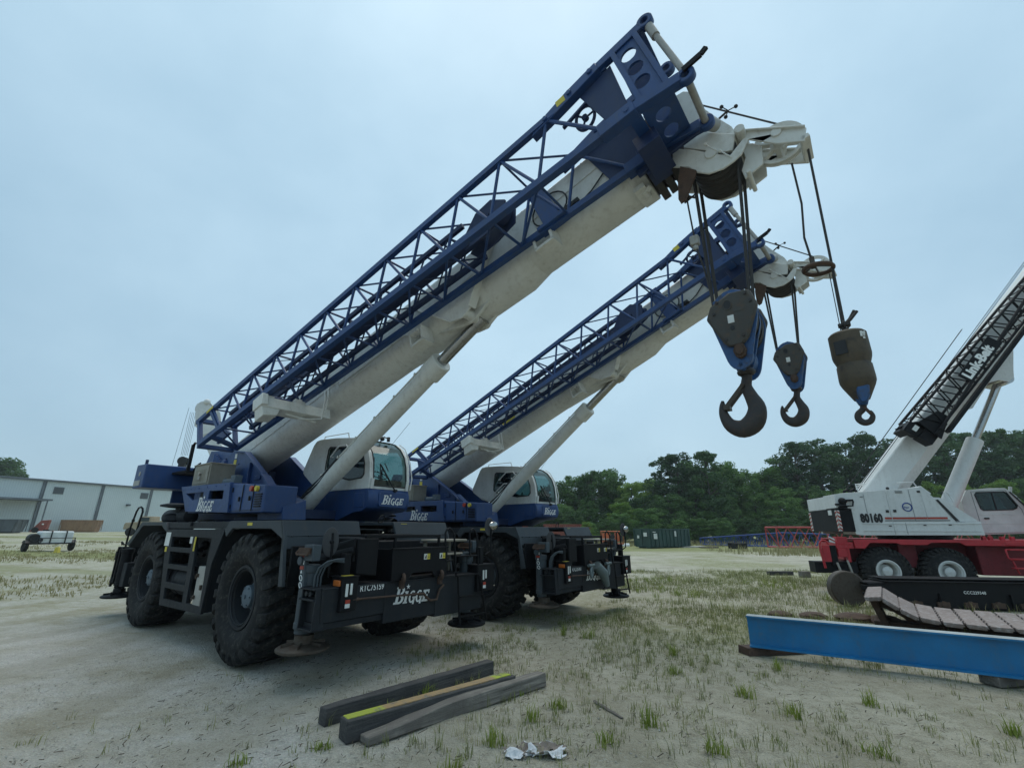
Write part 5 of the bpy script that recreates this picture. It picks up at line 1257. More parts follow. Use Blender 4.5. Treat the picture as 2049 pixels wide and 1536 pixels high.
m.build('chain_links', 'rust', TC, 30)
# bright blue I beam on a block
BD = Vector((2.65, -1.66, 0)).normalized(); byaw = math.atan2(BD.y, BD.x)
IB = MB(); Lb = 5.2
IB.yz([(-.10, 0), (.10, 0), (.10, .022), (.012, .03), (.012, .43), (.10, .438), (.10, .46), (-.10, .46), (-.10, .438), (-.012, .43), (-.012, .03), (-.10, .022)], 0, Lb)
IB.mat(1); IB.box(0.0, Lb, -.10, .10, .4605, .4625)  # paler sheet over the top face of the beam
o = IB.build('steel_beam', ['beamblue', 'flange'], None, 30)
o.location = (3.93, 8.42, .125); o.rotation_euler = (0, 0, byaw)
tag(o, 'bright blue steel I beam lying on blocks in the lower right', 'steel beam')
def timber(p0, p1, w, h, mat, label, z=0, sag=None, name='timber', notch=0):
    p0 = Vector((*p0, 0)); p1 = Vector((*p1, 0)); d = p1-p0; L = d.length; yaw = math.atan2(d.y, d.x)
    m = MB(); n = 10; vs = []; rnd = random.Random(len(label)*7)
    for i in range(n+1):
        x = L*i/n; j = lambda: rnd.uniform(-.005, .005)
        if notch: hh_ = h*min(1, .42+.13*i)
        else: hh_ = h
        vs += [(x+j(), -w/2+j(), 0), (x+j(), w/2+j(), 0), (x+j(), w/2-.012+j(), hh_+j()), (x+j(), -w/2+.012+j(), hh_+j())]
    fs = []
    for i in range(n):
        for k in range(4): fs.append((4*i+k, 4*i+(k+1) % 4, 4*i+4+(k+1) % 4, 4*i+4+k))
    fs += [(0, 1, 2, 3), (4*n, 4*n+1, 4*n+2, 4*n+3)]
    m.add(vs, fs)
    o = m.build(name, mat, None, 0, .007, 1)
    o.location = (p0.x, p0.y, z); o.rotation_euler = (0, sag or 0, yaw)
    return tag(o, label, 'timber')
timber((3.80, 8.42), (4.85, 8.62), .28, .115, 'rust', 'dark timber block under the left end of the blue beam')
timber((6.3, 6.9), (7.2, 7.1), .25, .12, 'wood', 'grey timber block under the right end of the blue beam')
timber((-1.97, 5.56), (-.30, 7.38), .16, .16, 'wood_dark', 'black timber lying alone nearest to the big front tyre')
o = timber((-1.62, 5.19), (.0, 6.66), .20, .18, 'wood_dark', 'timber with orange and yellow painted top lying in the middle')
# painted top face of the middle timber
def paint_top():
    m, nt, b = new_mat('painted_timber_top')
    tc = nt.nodes.new('ShaderNodeTexCoord').outputs['Object']
    sx = nt.nodes.new('ShaderNodeSeparateXYZ'); nt.links.new(tc, sx.inputs[0])
    n1 = noise(nt, tc, 9, 6, .7); n2 = noise(nt, tc, 40, 4, .6)
    ad = N(nt, 'ShaderNodeMath', operation='MULTIPLY_ADD'); ad.inputs[1].default_value = .12; nt.links.new(n1, ad.inputs[0]); nt.links.new(sx.outputs[0], ad.inputs[2])
    cr = nt.nodes.new('ShaderNodeValToRGB'); e = cr.color_ramp.elements
    dv = N(nt, 'ShaderNodeMath', operation='DIVIDE'); dv.inputs[1].default_value = 2.25; nt.links.new(ad.outputs[0], dv.inputs[0])
    nt.links.new(dv.outputs[0], cr.inputs[0])
    cr.color_ramp.interpolation = 'LINEAR'
    e[0].position = .0; e[0].color = (.33, .36, .04, 1); e[1].position = 1.0; e[1].color = (.34, .40, .03, 1)
    for p, c in ((.205, (.33, .36, .04, 1)), (.225, (.33, .215, .095, 1)), (.86, (.32, .22, .11, 1)), (.88, (.36, .42, .04, 1))):
        q = e.new(p); q.color = c
    col = mixc(nt, ramp(nt, n1, .50, .70), cr.outputs[0], (.13, .12, .11))
    col = mixc(nt, ramp(nt, n2, .55, .8), col, (.25, .22, .15))
    nt.links.new(col, b.inputs['Base Color']); b.inputs['Roughness'].default_value = .85
    return m
MT['painted_top'] = paint_top()
t = MB(); t.hexa([(0.02, -.035, .178), (2.16, -.035, .178), (2.16, .09, .178), (.02, .09, .178), (.03, -.035, .1885), (2.15, -.035, .1885), (2.15, .084, .1885), (.03, .084, .1885)]); pt_ = t.build('painted_face', 'painted_top', o, 0)
timber((-1.40, 5.14), (.40, 6.88), .17, .15, 'wood', 'weathered grey timber lying in front, closest to the torn paper', z=.0, notch=1)
timber((.98, 6.28), (1.20, 5.76), .04, .02, 'wood', 'thin greenish wood strip lying right of the timbers', name='wood_strip')
timber((11.5, 22.0), (12.6, 22.05), .25, .16, 'wood_dark', 'short dark timber lying on the far gravel left of the red crane')
timber((12.3, 20.9), (12.7, 21.0), .25, .25, 'wood', 'small broken wood block lying on the far gravel beside the dark timber')
# torn paper
def crumple(name, x, y, w, h, seed, label, yaw):
    rnd = random.Random(seed); n = 9; m = MB(); vs = []; fs = []
    for i in range(n+1):
        for j in range(n+1):
            u, v = i/n-.5, j/n-.5
            e = .035*math.sin(7*u+seed)*math.cos(6*v)+rnd.uniform(0, .03)
            edge = 1+rnd.uniform(-.12, .12)
            vs.append((u*w*edge, v*h*edge, .012+max(0, e)+.05*max(0, u)*abs(v)))
    for i in range(n):
        for j in range(n):
            a = i*(n+1)+j
            c = (i-n/2+.5)**2+(j-n/2+.5)**2
            if c < (n/2)**2*1.25 and rnd.random() > .05:
                m.cur = 1 if (j < n*.45 and rnd.random() < .75) or rnd.random() < .15 else 0
                m.add([vs[a], vs[a+1], vs[a+n+2], vs[a+n+1]], [(0, 1, 2, 3)])
    o = m.build(name, ['paper_brown', 'paper'], None, 0)
    s = o.modifiers.new('sheet', 'SOLIDIFY'); s.thickness = .003
    o.location = (x, y, gz(x, y)); o.rotation_euler = (0, 0, yaw)
    return tag(o, label, 'litter')
crumple('torn_paper', .07, 4.93, .26, .22, 3, 'torn white and brown paper scrap, left piece near the bottom edge', .2)
crumple('torn_paper', .33, 4.96, .34, .26, 5, 'larger torn white and brown paper scrap, right piece near the bottom edge', -.15)
# ================================================================== ground
def ground_mat():
    m, nt, b = new_mat('sandy_yard')
    geo = nt.nodes.new('ShaderNodeTexCoord').outputs['Object']
    sx = nt.nodes.new('ShaderNodeSeparateXYZ'); nt.links.new(geo, sx.inputs[0])
    X, Y = sx.outputs[0], sx.outputs[1]
    def mr(v, a, c, lo=0, hi=1):
        n = N(nt, 'ShaderNodeMapRange', interpolation_type='SMOOTHSTEP'); n.inputs['From Min'].default_value = a; n.inputs['From Max'].default_value = c
        n.inputs['To Min'].default_value = lo; n.inputs['To Max'].default_value = hi
        nt.links.new(v, n.inputs['Value']); return n.outputs[0]
    def ml(a, c):
        n = N(nt, 'ShaderNodeMath', operation='MULTIPLY')
        for s, v in ((n.inputs[0], a), (n.inputs[1], c)):
            if isinstance(v, (int, float)): s.default_value = v
            else: nt.links.new(v, s)
        return n.outputs[0]
    def mx(a, c):
        n = N(nt, 'ShaderNodeMath', operation='MAXIMUM'); nt.links.new(a, n.inputs[0]); nt.links.new(c, n.inputs[1]); return n.outputs[0]
    n_big = noise(nt, geo, .11, 5, .6); n_mid = noise(nt, geo, .75, 6, .62); n_sm = noise(nt, geo, 5.5, 6, .65); n_fine = noise(nt, geo, 38, 5, .7)
    vo = nt.nodes.new('ShaderNodeTexVoronoi'); vo.inputs['Scale'].default_value = 55; nt.links.new(geo, vo.inputs['Vector'])
    vo2 = nt.nodes.new('ShaderNodeTexVoronoi'); vo2.inputs['Scale'].default_value = 42; nt.links.new(geo, vo2.inputs['Vector'])
    c = mixc(nt, ramp(nt, n_mid, .32, .7), (.400, .372, .290), (.545, .515, .415))
    c = mixc(nt, ml(ramp(nt, n_sm, .45, .68), .75), c, (.29, .268, .205))
    c = mixc(nt, ml(ramp(nt, n_fine, .5, .78), .5), c, (.58, .54, .41))
    # gravel stones of differing tone, mostly on the left of the yard
    gm = ml(mr(X, 1.0, -3.0), ramp(nt, n_mid, .35, .6))
    st = mixc(nt, .72, vo.outputs['Color'], (.50, .48, .40))
    hs = N(nt, 'ShaderNodeHueSaturation'); hs.inputs['Saturation'].default_value = .15; hs.inputs['Value'].default_value = 1.1; nt.links.new(st, hs.inputs['Color'])
    c = mixc(nt, ml(gm, .65), c, hs.outputs[0])
    vo3 = nt.nodes.new('ShaderNodeTexVoronoi'); vo3.inputs['Scale'].default_value = 95; nt.links.new(geo, vo3.inputs['Vector'])
    sc3 = N(nt, 'ShaderNodeSeparateColor'); nt.links.new(vo3.outputs['Color'], sc3.inputs[0])
    grain = ramp(nt, sc3.outputs[0], .0, 1.0, (.62, .62, .62), (1.3, 1.28, 1.22))
    c = mixc(nt, ml(ramp(nt, n_sm, .3, .6), .8), c, mixc(nt, 1.0, c, grain, 'MULTIPLY'))
    n_rut = nt.nodes.new('ShaderNodeTexWave'); n_rut.wave_type = 'BANDS'; n_rut.inputs['Scale'].default_value = .16; n_rut.inputs['Distortion'].default_value = 6; n_rut.inputs['Detail'].default_value = 3; n_rut.inputs['Detail Scale'].default_value = .6; nt.links.new(geo, n_rut.inputs['Vector'])
    c = mixc(nt, ml(ramp(nt, n_rut.outputs['Fac'], .72, .95), .35), c, (.32, .29, .21))
    wp = ramp(nt, vo2.outputs['Distance'], .10, .06); rnd = N(nt, 'ShaderNodeSeparateColor'); nt.links.new(vo2.outputs['Color'], rnd.inputs[0])
    pick = ramp(nt, rnd.outputs[0], .955, .975)
    c = mixc(nt, ml(ml(wp, pick), .8), c, (.46, .44, .37))
    # pale compacted gravel further back
    far = mr(Y, 14, 26)
    c = mixc(nt, ml(far, ramp(nt, n_mid, .3, .65)), c, (.56, .535, .44))
    # turf: broken patches
    left = ml(mr(X, -6, -12), mr(Y, 8, 13)); right = ml(mr(X, 1.0, 3.0), mr(Y, 7, 10)); g_far = mr(Y, 40, 47)
    t1 = ramp(nt, n_big, .46, .60)
    patch = ml(t1, ramp(nt, n_sm, .33, .55))
    g = mx(ml(left, mx(patch, ml(ramp(nt, n_sm, .3, .7), .45))), ml(ml(right, patch), .75))
    # green strips by the tank trailer
    def band(yc, w):
        s = N(nt, 'ShaderNodeMath', operation='MULTIPLY_ADD'); s.inputs[1].default_value = 3.5; nt.links.new(n_big, s.inputs[0]); nt.links.new(Y, s.inputs[2])
        a = N(nt, 'ShaderNodeMath', operation='SUBTRACT'); nt.links.new(s.outputs[0], a.inputs[0]); a.inputs[1].default_value = yc+1.75
        ab = N(nt, 'ShaderNodeMath', operation='ABSOLUTE'); nt.links.new(a.outputs[0], ab.inputs[0]); return mr(ab.outputs[0], w, w*.35)
    g = mx(g, ml(ml(left, band(26.3, 3.6)), .95)); g = mx(g, ml(ml(left, band(47, 5)), .8)); g = mx(g, ml(left, ml(band(19.5, 1.2), .6)))
    g = mx(g, ml(g_far, ml(mr(X, -12, -2), .9)))
    gc = mixc(nt, ramp(nt, n_sm, .3, .7), (.13, .18, .03), (.31, .31, .11))
    c = mixc(nt, ml(g, .85), c, gc)
    # damp dark strip of dirt towards the building
    nt.links.new(c, b.inputs['Base Color']); b.inputs['Roughness'].default_value = .95; b.inputs['Specular IOR Level'].default_value = .15
    h = N(nt, 'ShaderNodeMath', operation='MULTIPLY_ADD'); nt.links.new(n_sm, h.inputs[0]); h.inputs[1].default_value = 2.2; nt.links.new(n_fine, h.inputs[2])
    h2 = N(nt, 'ShaderNodeMath', operation='MULTIPLY_ADD'); nt.links.new(vo.outputs['Distance'], h2.inputs[0]); h2.inputs[1].default_value = -.6; nt.links.new(h.outputs[0], h2.inputs[2])
    bp = nt.nodes.new('ShaderNodeBump'); bp.inputs['Strength'].default_value = .9; bp.inputs['Distance'].default_value = .045
    nt.links.new(h2.outputs[0], bp.inputs['Height']); nt.links.new(bp.outputs[0], b.inputs['Normal'])
    return m
MT['ground'] = ground_mat()
def ticks(segs):
    out = []
    for a, b, s in segs: out += list(np.arange(a, b, s))
    return np.array(out+[segs[-1][1]])
gx = ticks([(-900, -200, 70), (-200, -60, 10), (-60, -14, 2), (-14, 16, .35), (16, 60, 2), (60, 200, 10), (200, 900, 70)])
gy = ticks([(-200, -6, 15), (-6, 2, 1), (2, 22, .35), (22, 90, 2), (90, 200, 10), (200, 1500, 100)])
GX, GY = np.meshgrid(gx, gy)
rg = np.random.default_rng(4)
GZ = ground_z(GX, GY)
near = (1-sstep(16, 24, GY))*(1-sstep(12, 18, np.abs(GX)))
GZ = GZ+near*(.012*np.sin(GX*2.1+.5)*np.sin(GY*1.7)+.010*np.sin(GX*4.3+GY*2.9)+rg.uniform(-.004, .004, GX.shape))-.006*near
nx, ny = len(gx), len(gy)
idx = np.arange(nx*ny).reshape(ny, nx)
q = np.stack([idx[:-1, :-1], idx[:-1, 1:], idx[1:, 1:], idx[1:, :-1]], -1).reshape(-1, 4)
def np_mesh(name, verts, faces, mat, smooth=False, parent=None):
    me = bpy.data.meshes.new(name); k = faces.shape[1]
    me.vertices.add(len(verts)); me.vertices.foreach_set('co', np.asarray(verts, np.float32).ravel())
    me.loops.add(faces.size); me.loops.foreach_set('vertex_index', faces.astype(np.int32).ravel())
    me.polygons.add(len(faces)); me.polygons.foreach_set('loop_start', np.arange(0, faces.size, k, dtype=np.int32))
    me.polygons.foreach_set('use_smooth', np.full(len(faces), smooth))
    me.materials.append(MT[mat]); me.update(calc_edges=True); me.validate()
    o = bpy.data.objects.new(name, me); COL.objects.link(o)
    if parent: o.parent = parent
    return o
g = np_mesh('ground', np.stack([GX, GY, GZ], -1).reshape(-1, 3), q, 'ground', True); tag(g, kind='structure')

# ------------------------------------------------------------------ grass and stones
def island_mat(name, cols, rough=.7, transl=.25, pos_scale=.35, tree=0.0):
    m, nt, b = new_mat(name)
    out = nt.nodes['Material Output']
    gi = nt.nodes.new('ShaderNodeNewGeometry').outputs['Random Per Island']
    tc = nt.nodes.new('ShaderNodeTexCoord').outputs['Object']
    pn = noise(nt, tc, pos_scale, 3, .6)
    oi = nt.nodes.new('ShaderNodeObjectInfo').outputs['Random']
    ob_ = N(nt, 'ShaderNodeMath', operation='MULTIPLY_ADD'); nt.links.new(oi, ob_.inputs[0]); ob_.inputs[1].default_value = tree; nt.links.new(pn, ob_.inputs[2])
    ad = N(nt, 'ShaderNodeMath', operation='MULTIPLY_ADD'); nt.links.new(gi, ad.inputs[0]); ad.inputs[1].default_value = .45; nt.links.new(ob_.outputs[0], ad.inputs[2])
    sb = N(nt, 'ShaderNodeMath', operation='SUBTRACT'); nt.links.new(ad.outputs[0], sb.inputs[0]); sb.inputs[1].default_value = .22+tree*.5
    cr = nt.nodes.new('ShaderNodeValToRGB'); e = cr.color_ramp.elements
    e[0].color = rgba(cols[0]); e[0].position = .15; e[1].color = rgba(cols[-1]); e[1].position = .85
    for i, c in enumerate(cols[1:-1]):
        x = e.new(.15+.7*(i+1)/(len(cols)-1)); x.color = rgba(c)
    nt.links.new(sb.outputs[0], cr.inputs[0])
    nt.links.new(cr.outputs[0], b.inputs['Base Color']); b.inputs['Roughness'].default_value = rough; b.inputs['Specular IOR Level'].default_value = .25
    if transl:
        tr = N(nt, 'ShaderNodeBsdfTranslucent'); nt.links.new(cr.outputs[0], tr.inputs['Color'])
        mxs = N(nt, 'ShaderNodeMixShader'); mxs.inputs[0].default_value = transl
        nt.links.new(b.outputs[0], mxs.inputs[1]); nt.links.new(tr.outputs[0], mxs.inputs[2]); nt.links.new(mxs.outputs[0], out.inputs['Surface'])
    return m
MT['grass'] = island_mat('sparse_weeds', [(.20, .18, .10), (.13, .14, .06), (.19, .225, .07), (.30, .30, .12), (.42, .38, .22)], pos_scale=1.3)
MT['grass_lush'] = island_mat('lush_weeds', [(.14, .18, .03), (.20, .26, .04), (.28, .31, .07)])
MT['grass_dry'] = island_mat('dry_weeds', [(.17, .18, .06), (.26, .24, .11), (.36, .32, .18), (.20, .21, .07)])
MT['stone'] = island_mat('gravel_stones', [(.20, .185, .15), (.30, .285, .24), (.40, .385, .34), (.50, .49, .46)], .9, 0, 3.0)
MT['debris'] = island_mat('dead_plant_bits', [(.03, .026, .02), (.06, .05, .035), (.11, .09, .06)], .9, 0, 2.0)

def blades(px, py, h, w, lean, nb, rng, curl=.35, spread=.05):
    """arrays: tuft positions -> blade mesh; each blade 5 verts 2 faces (quad + quad degenerate)"""
    n = len(px); k = n*nb
    bx = np.repeat(px, nb)+rng.normal(0, spread, k); by = np.repeat(py, nb)+rng.normal(0, spread, k)
    hh = np.repeat(h, nb)*rng.uniform(.45, 1.15, k); ww = np.repeat(w, nb)*rng.uniform(.7, 1.3, k)
    az = rng.uniform(0, 2*PI, k); ln = np.repeat(lean, nb)*rng.uniform(.1, 1.3, k)
    dx, dy = np.cos(az), np.sin(az); ox, oy = -dy*ww/2, dx*ww/2
    z0 = ground_z(bx, by)-.012
    m1 = .55; mx_, my_, mz = bx+dx*ln*hh*.4, by+dy*ln*hh*.4, z0+hh*m1
    tx, ty, tz = bx+dx*ln*hh*(1+curl), by+dy*ln*hh*(1+curl), z0+hh*(1-.25*np.minimum(ln, 1))
    V = np.stack([np.stack([bx-ox, by-oy, z0], -1), np.stack([bx+ox, by+oy, z0], -1), np.stack([mx_+ox*.8, my_+oy*.8, mz], -1), np.stack([mx_-ox*.8, my_-oy*.8, mz], -1), np.stack([tx, ty, tz], -1)], 1).reshape(-1, 3)
    i = np.arange(k)*5
    F = np.concatenate([np.stack([i, i+1, i+2], -1), np.stack([i, i+2, i+3], -1), np.stack([i+3, i+2, i+4], -1)])
    return V, F
def vnoise(x, y, s, seed):
    r = np.random.default_rng(seed); T = r.random((64, 64))
    u, v = x*s+17.3, y*s+5.1; i, j = np.floor(u).astype(int), np.floor(v).astype(int); fu, fv = u-i, v-j
    fu, fv = fu*fu*(3-2*fu), fv*fv*(3-2*fv); i &= 63; j &= 63; i1, j1 = (i+1) & 63, (j+1) & 63
    return T[i, j]*(1-fu)*(1-fv)+T[i1, j]*fu*(1-fv)+T[i, j1]*(1-fu)*fv+T[i1, j1]*fu*fv
def inside_c(x, y, loc, yaw, x0, x1, y0, y1):
    a, b = x-loc[0], y-loc[1]; lx, ly = a*math.cos(yaw)+b*math.sin(yaw), -a*math.sin(yaw)+b*math.cos(yaw)
    return (lx > x0) & (lx < x1) & (ly > y0) & (ly < y1)
def scatter(n, x0, x1, y0, y1, dens, rng):
    x = rng.uniform(x0, x1, n); y = rng.uniform(y0, y1, n)
    d = dens(x, y); keep = rng.random(n) < d
    bad = inside_c(x, y, c1_loc, c1_yaw, -6.5, 1.2, -1.7, 1.7)
    keep &= ~(bad & (rng.random(n) < .93))
    return x[keep], y[keep]
rng = np.random.default_rng(11)
def d_near(x, y):
    clump = .55*vnoise(x, y, .9, 1)+.45*vnoise(x, y, 2.7, 2)
    reg = sstep(-2.6, -.2, x)*(1-.0*y)+.10+.5*(1-sstep(4.6, 5.6, y))*sstep(-3.2, -1.8, x)
    reg *= .45+.75*sstep(6.5, 10, y)
    return np.clip((clump-.34)*2.6, 0, 1)*np.clip(reg, 0, 1.2)
x, y = scatter(15000, -5, 9, 3.9, 13, d_near, rng)
V1, F1 = blades(x, y, rng.uniform(.03, .12, len(x))*(1+.6*vnoise(x, y, 1.5, 3)), np.full(len(x), .006), np.full(len(x), .5), 6, rng, spread=.026)
def d_mid(x, y):
    c = .6*vnoise(x, y, .45, 5)+.4*vnoise(x, y, 1.6, 6)
    return np.clip((c-.36)*3.0, 0, 1)*np.clip(sstep(.5, 3, x)+.8*sstep(-9, -15, x), 0, 1)
x, y = scatter(19000, 1, 17, 9, 24, d_mid, rng)
V2, F2 = blades(x, y, rng.uniform(.05, .22, len(x))*(.5+.9*vnoise(x, y, .8, 14)), np.full(len(x), .0085), np.full(len(x), .45), 6, rng, spread=.06)
V = np.concatenate([V1, V2]); F = np.concatenate([F1, F2+len(V1)])
o = np_mesh('grass', V, F, 'grass'); tag(o, 'thin brown green weeds scattered over the sandy yard', 'grass', kind='stuff')
# single bright tufts that stand out near the camera
x, y, h = [], [], []
for (a, b, c) in ((-1.05, 6.35, .22), (.22, 5.75, .20), (-.15, 5.15, .24), (1.45, 5.55, .26), (2.9, 6.5, .2), (2.3, 7.4, .22), (3.1, 5.9, .2), (4.2, 6.2, .22), (.9, 5.1, .18), (-1.75, 5.05, .14), (1.0, 9.8, .3), (1.45, 9.5, .3), (2.6, 8.4, .25), (-.65, 6.0, .16), (.55, 6.1, .16), (1.9, 5.0, .18), (3.3, 4.9, .2), (-.5, 4.6, .16), (5.0, 5.4, .2), (3.9, 7.6, .22), (-1.3, 6.0, .12), (.05, 6.6, .14), (-2.4, 4.7, .14), (-1.9, 4.45, .14)):
    for _ in range(5): x.append(a+rng.normal(0, .05)); y.append(b+rng.normal(0, .05)); h.append(c*rng.uniform(.6, 1))
for _ in range(900):
    a, b = rng.uniform(4, 15), rng.uniform(11, 20)
    if vnoise(np.array([a]), np.array([b]), .5, 21)[0] > .68: x.append(a); y.append(b); h.append(rng.uniform(.1, .3))
x, y, h = map(np.array, (x, y, h))
V, F = blades(x, y, h, np.full(len(x), .009), np.full(len(x), .55), 10, rng, spread=.03)
o = np_mesh('grass', V, F, 'grass_lush'); tag(o, 'bright green grass tufts on the bare ground', 'grass', kind='stuff')
# taller dry weeds by the far lattice sections, round the crawler frame and at the tree edge
def d_tall(x, y):
    a = ((y > 37) & (y < 47) & (x > 17) & (x < 48))*sstep(.35, .6, vnoise(x, y, .35, 8))*sstep(16, 26, x-.0*(y))
    b = (y > 56)*.5; c = ((x > 6.5) & (x < 13) & (y > 11.5) & (y < 16))*.55
    return np.clip(a+b+c, 0, 1)
x, y = scatter(15000, 2, 50, 11, 70, d_tall, rng)
V1, F1 = blades(x, y, rng.uniform(.25, .8, len(x))*np.where(y < 20, .5, 1), np.where(y < 20, .014, .035), np.full(len(x), .35), 6, rng, spread=.12)
def d_left(x, y):
    return np.clip((vnoise(x, y, .3, 9)-.45)*3, 0, 1)*sstep(-10, -15, x)
x, y = scatter(16000, -48, -7, 13, 50, d_left, rng)
V2, F2 = blades(x, y, rng.uniform(.06, .2, len(x)), np.full(len(x), .03), np.full(len(x), .5), 6, rng, spread=.12)
V = np.concatenate([V1, V2]); F = np.concatenate([F1, F2+len(V1)])
o = np_mesh('grass', V, F, 'grass_dry'); tag(o, 'taller dry weeds at the edge of the yard', 'grass', kind='stuff')
# gravel: small angular stones
n = 9000
x = rng.uniform(-6.5, 6, n); y = 3.9+8.5*rng.random(n)**1.6
keep = rng.random(n) < (.35+.65*sstep(.5, -2.5, x))
x, y = x[keep], y[keep]; n = len(x)
r = .004+.011*rng.random(n)**3.2
base = np.array([(1, 0, 0), (-1, 0, 0), (0, 1, 0), (0, -1, 0), (0, 0, .7), (0, 0, -.7)], float)
of = np.array([(0, 2, 4), (2, 1, 4), (1, 3, 4), (3, 0, 4), (2, 0, 5), (1, 2, 5), (3, 1, 5), (0, 3, 5)])
V = base[None]*r[:, None, None]*rng.uniform(.6, 1.4, (n, 6, 1)); ang = rng.uniform(0, 2*PI, n)
ca, sa = np.cos(ang)[:, None], np.sin(ang)[:, None]
V = np.stack([V[..., 0]*ca-V[..., 1]*sa+x[:, None], V[..., 0]*sa+V[..., 1]*ca+y[:, None], V[..., 2]+(ground_z(x, y)+r*.3)[:, None]], -1)
o = np_mesh('gravel', V.reshape(-1, 3), (of[None]+6*np.arange(n)[:, None, None]).reshape(-1, 3), 'stone'); tag(o, 'loose gravel stones on the sandy ground', 'gravel', kind='stuff')
# dead plant bits: flat dark slivers
n = 4200
x = rng.uniform(-4.5, 7, n); y = 3.9+8.5*rng.random(n)**1.4; k = vnoise(x, y, 1.1, 31) > .42; x, y = x[k], y[k]; n = len(x)
L_ = rng.uniform(.015, .07, n)*(1+1.0*(rng.random(n) > .95)); w = rng.uniform(.003, .009, n); a = rng.uniform(0, PI, n); z = ground_z(x, y)+.012
dx, dy = np.cos(a)*L_/2, np.sin(a)*L_/2; ox, oy = -np.sin(a)*w/2, np.cos(a)*w/2; tl = rng.uniform(-.006, .02, n)
V = np.stack([np.stack([x-dx-ox, y-dy-oy, z], -1), np.stack([x+dx-ox, y+dy-oy, z+tl], -1), np.stack([x+dx+ox, y+dy+oy, z+tl+.004], -1), np.stack([x-dx+ox, y-dy+oy, z+.004], -1)], 1).reshape(-1, 3)
o = np_mesh('plant_litter', V, np.arange(4*n).reshape(-1, 4), 'debris'); tag(o, 'dead stalks and plant bits lying on the sandy ground', 'plant litter', kind='stuff')

# ================================================================== trees
MT['leaf_dark'] = island_mat('dark_foliage', [(0.041, 0.085, 0.034), (0.063, 0.127, 0.044), (0.088, 0.166, 0.054), (0.122, 0.220, 0.071)], .7, .35, .22, tree=.55)
MT['leaf_mid'] = island_mat('mid_foliage', [(0.054, 0.112, 0.037), (0.081, 0.166, 0.046), (0.112, 0.215, 0.059), (0.152, 0.268, 0.083)], .7, .38, .22, tree=.55)
MT['leaf_light'] = island_mat('light_foliage', [(0.079, 0.152, 0.030), (0.116, 0.220, 0.037), (0.159, 0.268, 0.051), (0.207, 0.317, 0.079)], .7, .4, .25, tree=.55)
MT['leaf_pine'] = island_mat('pine_foliage', [(0.037, 0.078, 0.037), (0.056, 0.112, 0.046), (0.078, 0.149, 0.059)], .7, .3, .22, tree=.55)
def crown_mesh(name, kind, H, rng, mat):
    C_, R_ = [], []
    if kind in (0, 1):
        n = 120
        for i in range(n):
            t = rng.uniform(.08, 1.0); rad_ = .27*H*math.sin(PI*min(.96, .20+.68*t))**.7*(1 if t < .75 else 1.02)
            a = rng.uniform(0, 2*PI); q_ = rad_*math.sqrt(rng.uniform(.1, 1))*rng.choice([1, 1, 1, 1.22])
            C_.append((q_*math.cos(a), q_*math.sin(a), H*(.06+.86*t*rng.uniform(.94, 1.05)))); R_.append(rng.uniform(.045, .095)*H*(1.1-.35*t))
        per = 120; size = .027*H
    else:
        n = 70 if kind == 2 else 105
        for i in range(n):
            lo = .36 if kind == 2 else .10
            t = rng.uniform(lo, 1.0); rad_ = H*(.24 if kind == 2 else .22)*math.sin(PI*(.12+.80*((t-lo)/(1-lo))))**.8
            a = rng.uniform(0, 2*PI); q_ = rad_*math.sqrt(rng.uniform(.15, 1))
            C_.append((q_*math.cos(a), q_*math.sin(a), H*t*.975)); R_.append(rng.uniform(.036, .070)*H)
        per = 110; size = .024*H
    C_, R_ = np.array(C_), np.array(R_); m_ = len(C_)
    cen = np.repeat(C_, per, 0); rr = np.repeat(R_, per)
    d = rng.normal(0, 1, (m_*per, 3)); d /= np.linalg.norm(d, axis=1)[:, None]
    fl = np.array([1.1, 1.1, .85 if kind < 2 else .68])
    P = cen+d*fl*(rr*rng.uniform(.35, 1.05, m_*per)**.6)[:, None]
    nrm = d*.7+rng.normal(0, .6, d.shape); nrm /= np.linalg.norm(nrm, axis=1)[:, None]
    t1 = np.cross(nrm, rng.normal(0, 1, d.shape)); t1 /= np.linalg.norm(t1, axis=1)[:, None]; t2 = np.cross(nrm, t1)
    s = size*rng.uniform(.55, 1.25, len(P))[:, None]
    V = np.stack([P-t1*s*.5, P+t2*s*.32, P+t1*s*.5, P-t2*s*.32], 1).reshape(-1, 3)
    me = bpy.data.meshes.new(name); F = np.arange(len(V)).reshape(-1, 4)
    me.vertices.add(len(V)); me.vertices.foreach_set('co', V.astype(np.float32).ravel())
    me.loops.add(F.size); me.loops.foreach_set('vertex_index', F.astype(np.int32).ravel())
    me.polygons.add(len(F)); me.polygons.foreach_set('loop_start', np.arange(0, F.size, 4, dtype=np.int32))
    me.materials.append(MT[mat]); me.update(calc_edges=True)
    tb = MB(); tb.path([(0, 0, -.2), (.02*H*rng.normal(), .02*H*rng.normal(), H*.45), (0, 0, H*.93)], [.018*H, .012*H, .003*H], 8)
    for i in range(0, m_, 3):
        z = max(.25*H, C_[i][2]-.10*H); tb.tube((0, 0, z), tuple(C_[i]*np.array([1.12, 1.12, 1.03])), .0045*H, .0012*H, 5)
    to = tb.build('trunk', 'bark', None, 50); tm = to.data; bpy.data.objects.remove(to)
    return me, tm
rngt = np.random.default_rng(5)
PRO = {0: [crown_mesh('crown', 0, 15, rngt, m_) for m_ in ('leaf_dark', 'leaf_mid', 'leaf_mid')], 1: [crown_mesh('crown', 1, 15, rngt, 'leaf_light') for _ in range(2)],
       2: [crown_mesh('crown', 2, 17, rngt, 'leaf_pine') for _ in range(2)], 3: [crown_mesh('crown', 3, 16, rngt, m_) for m_ in ('leaf_pine', 'leaf_dark')]}
HB = {0: 15, 1: 15, 2: 17, 3: 16}
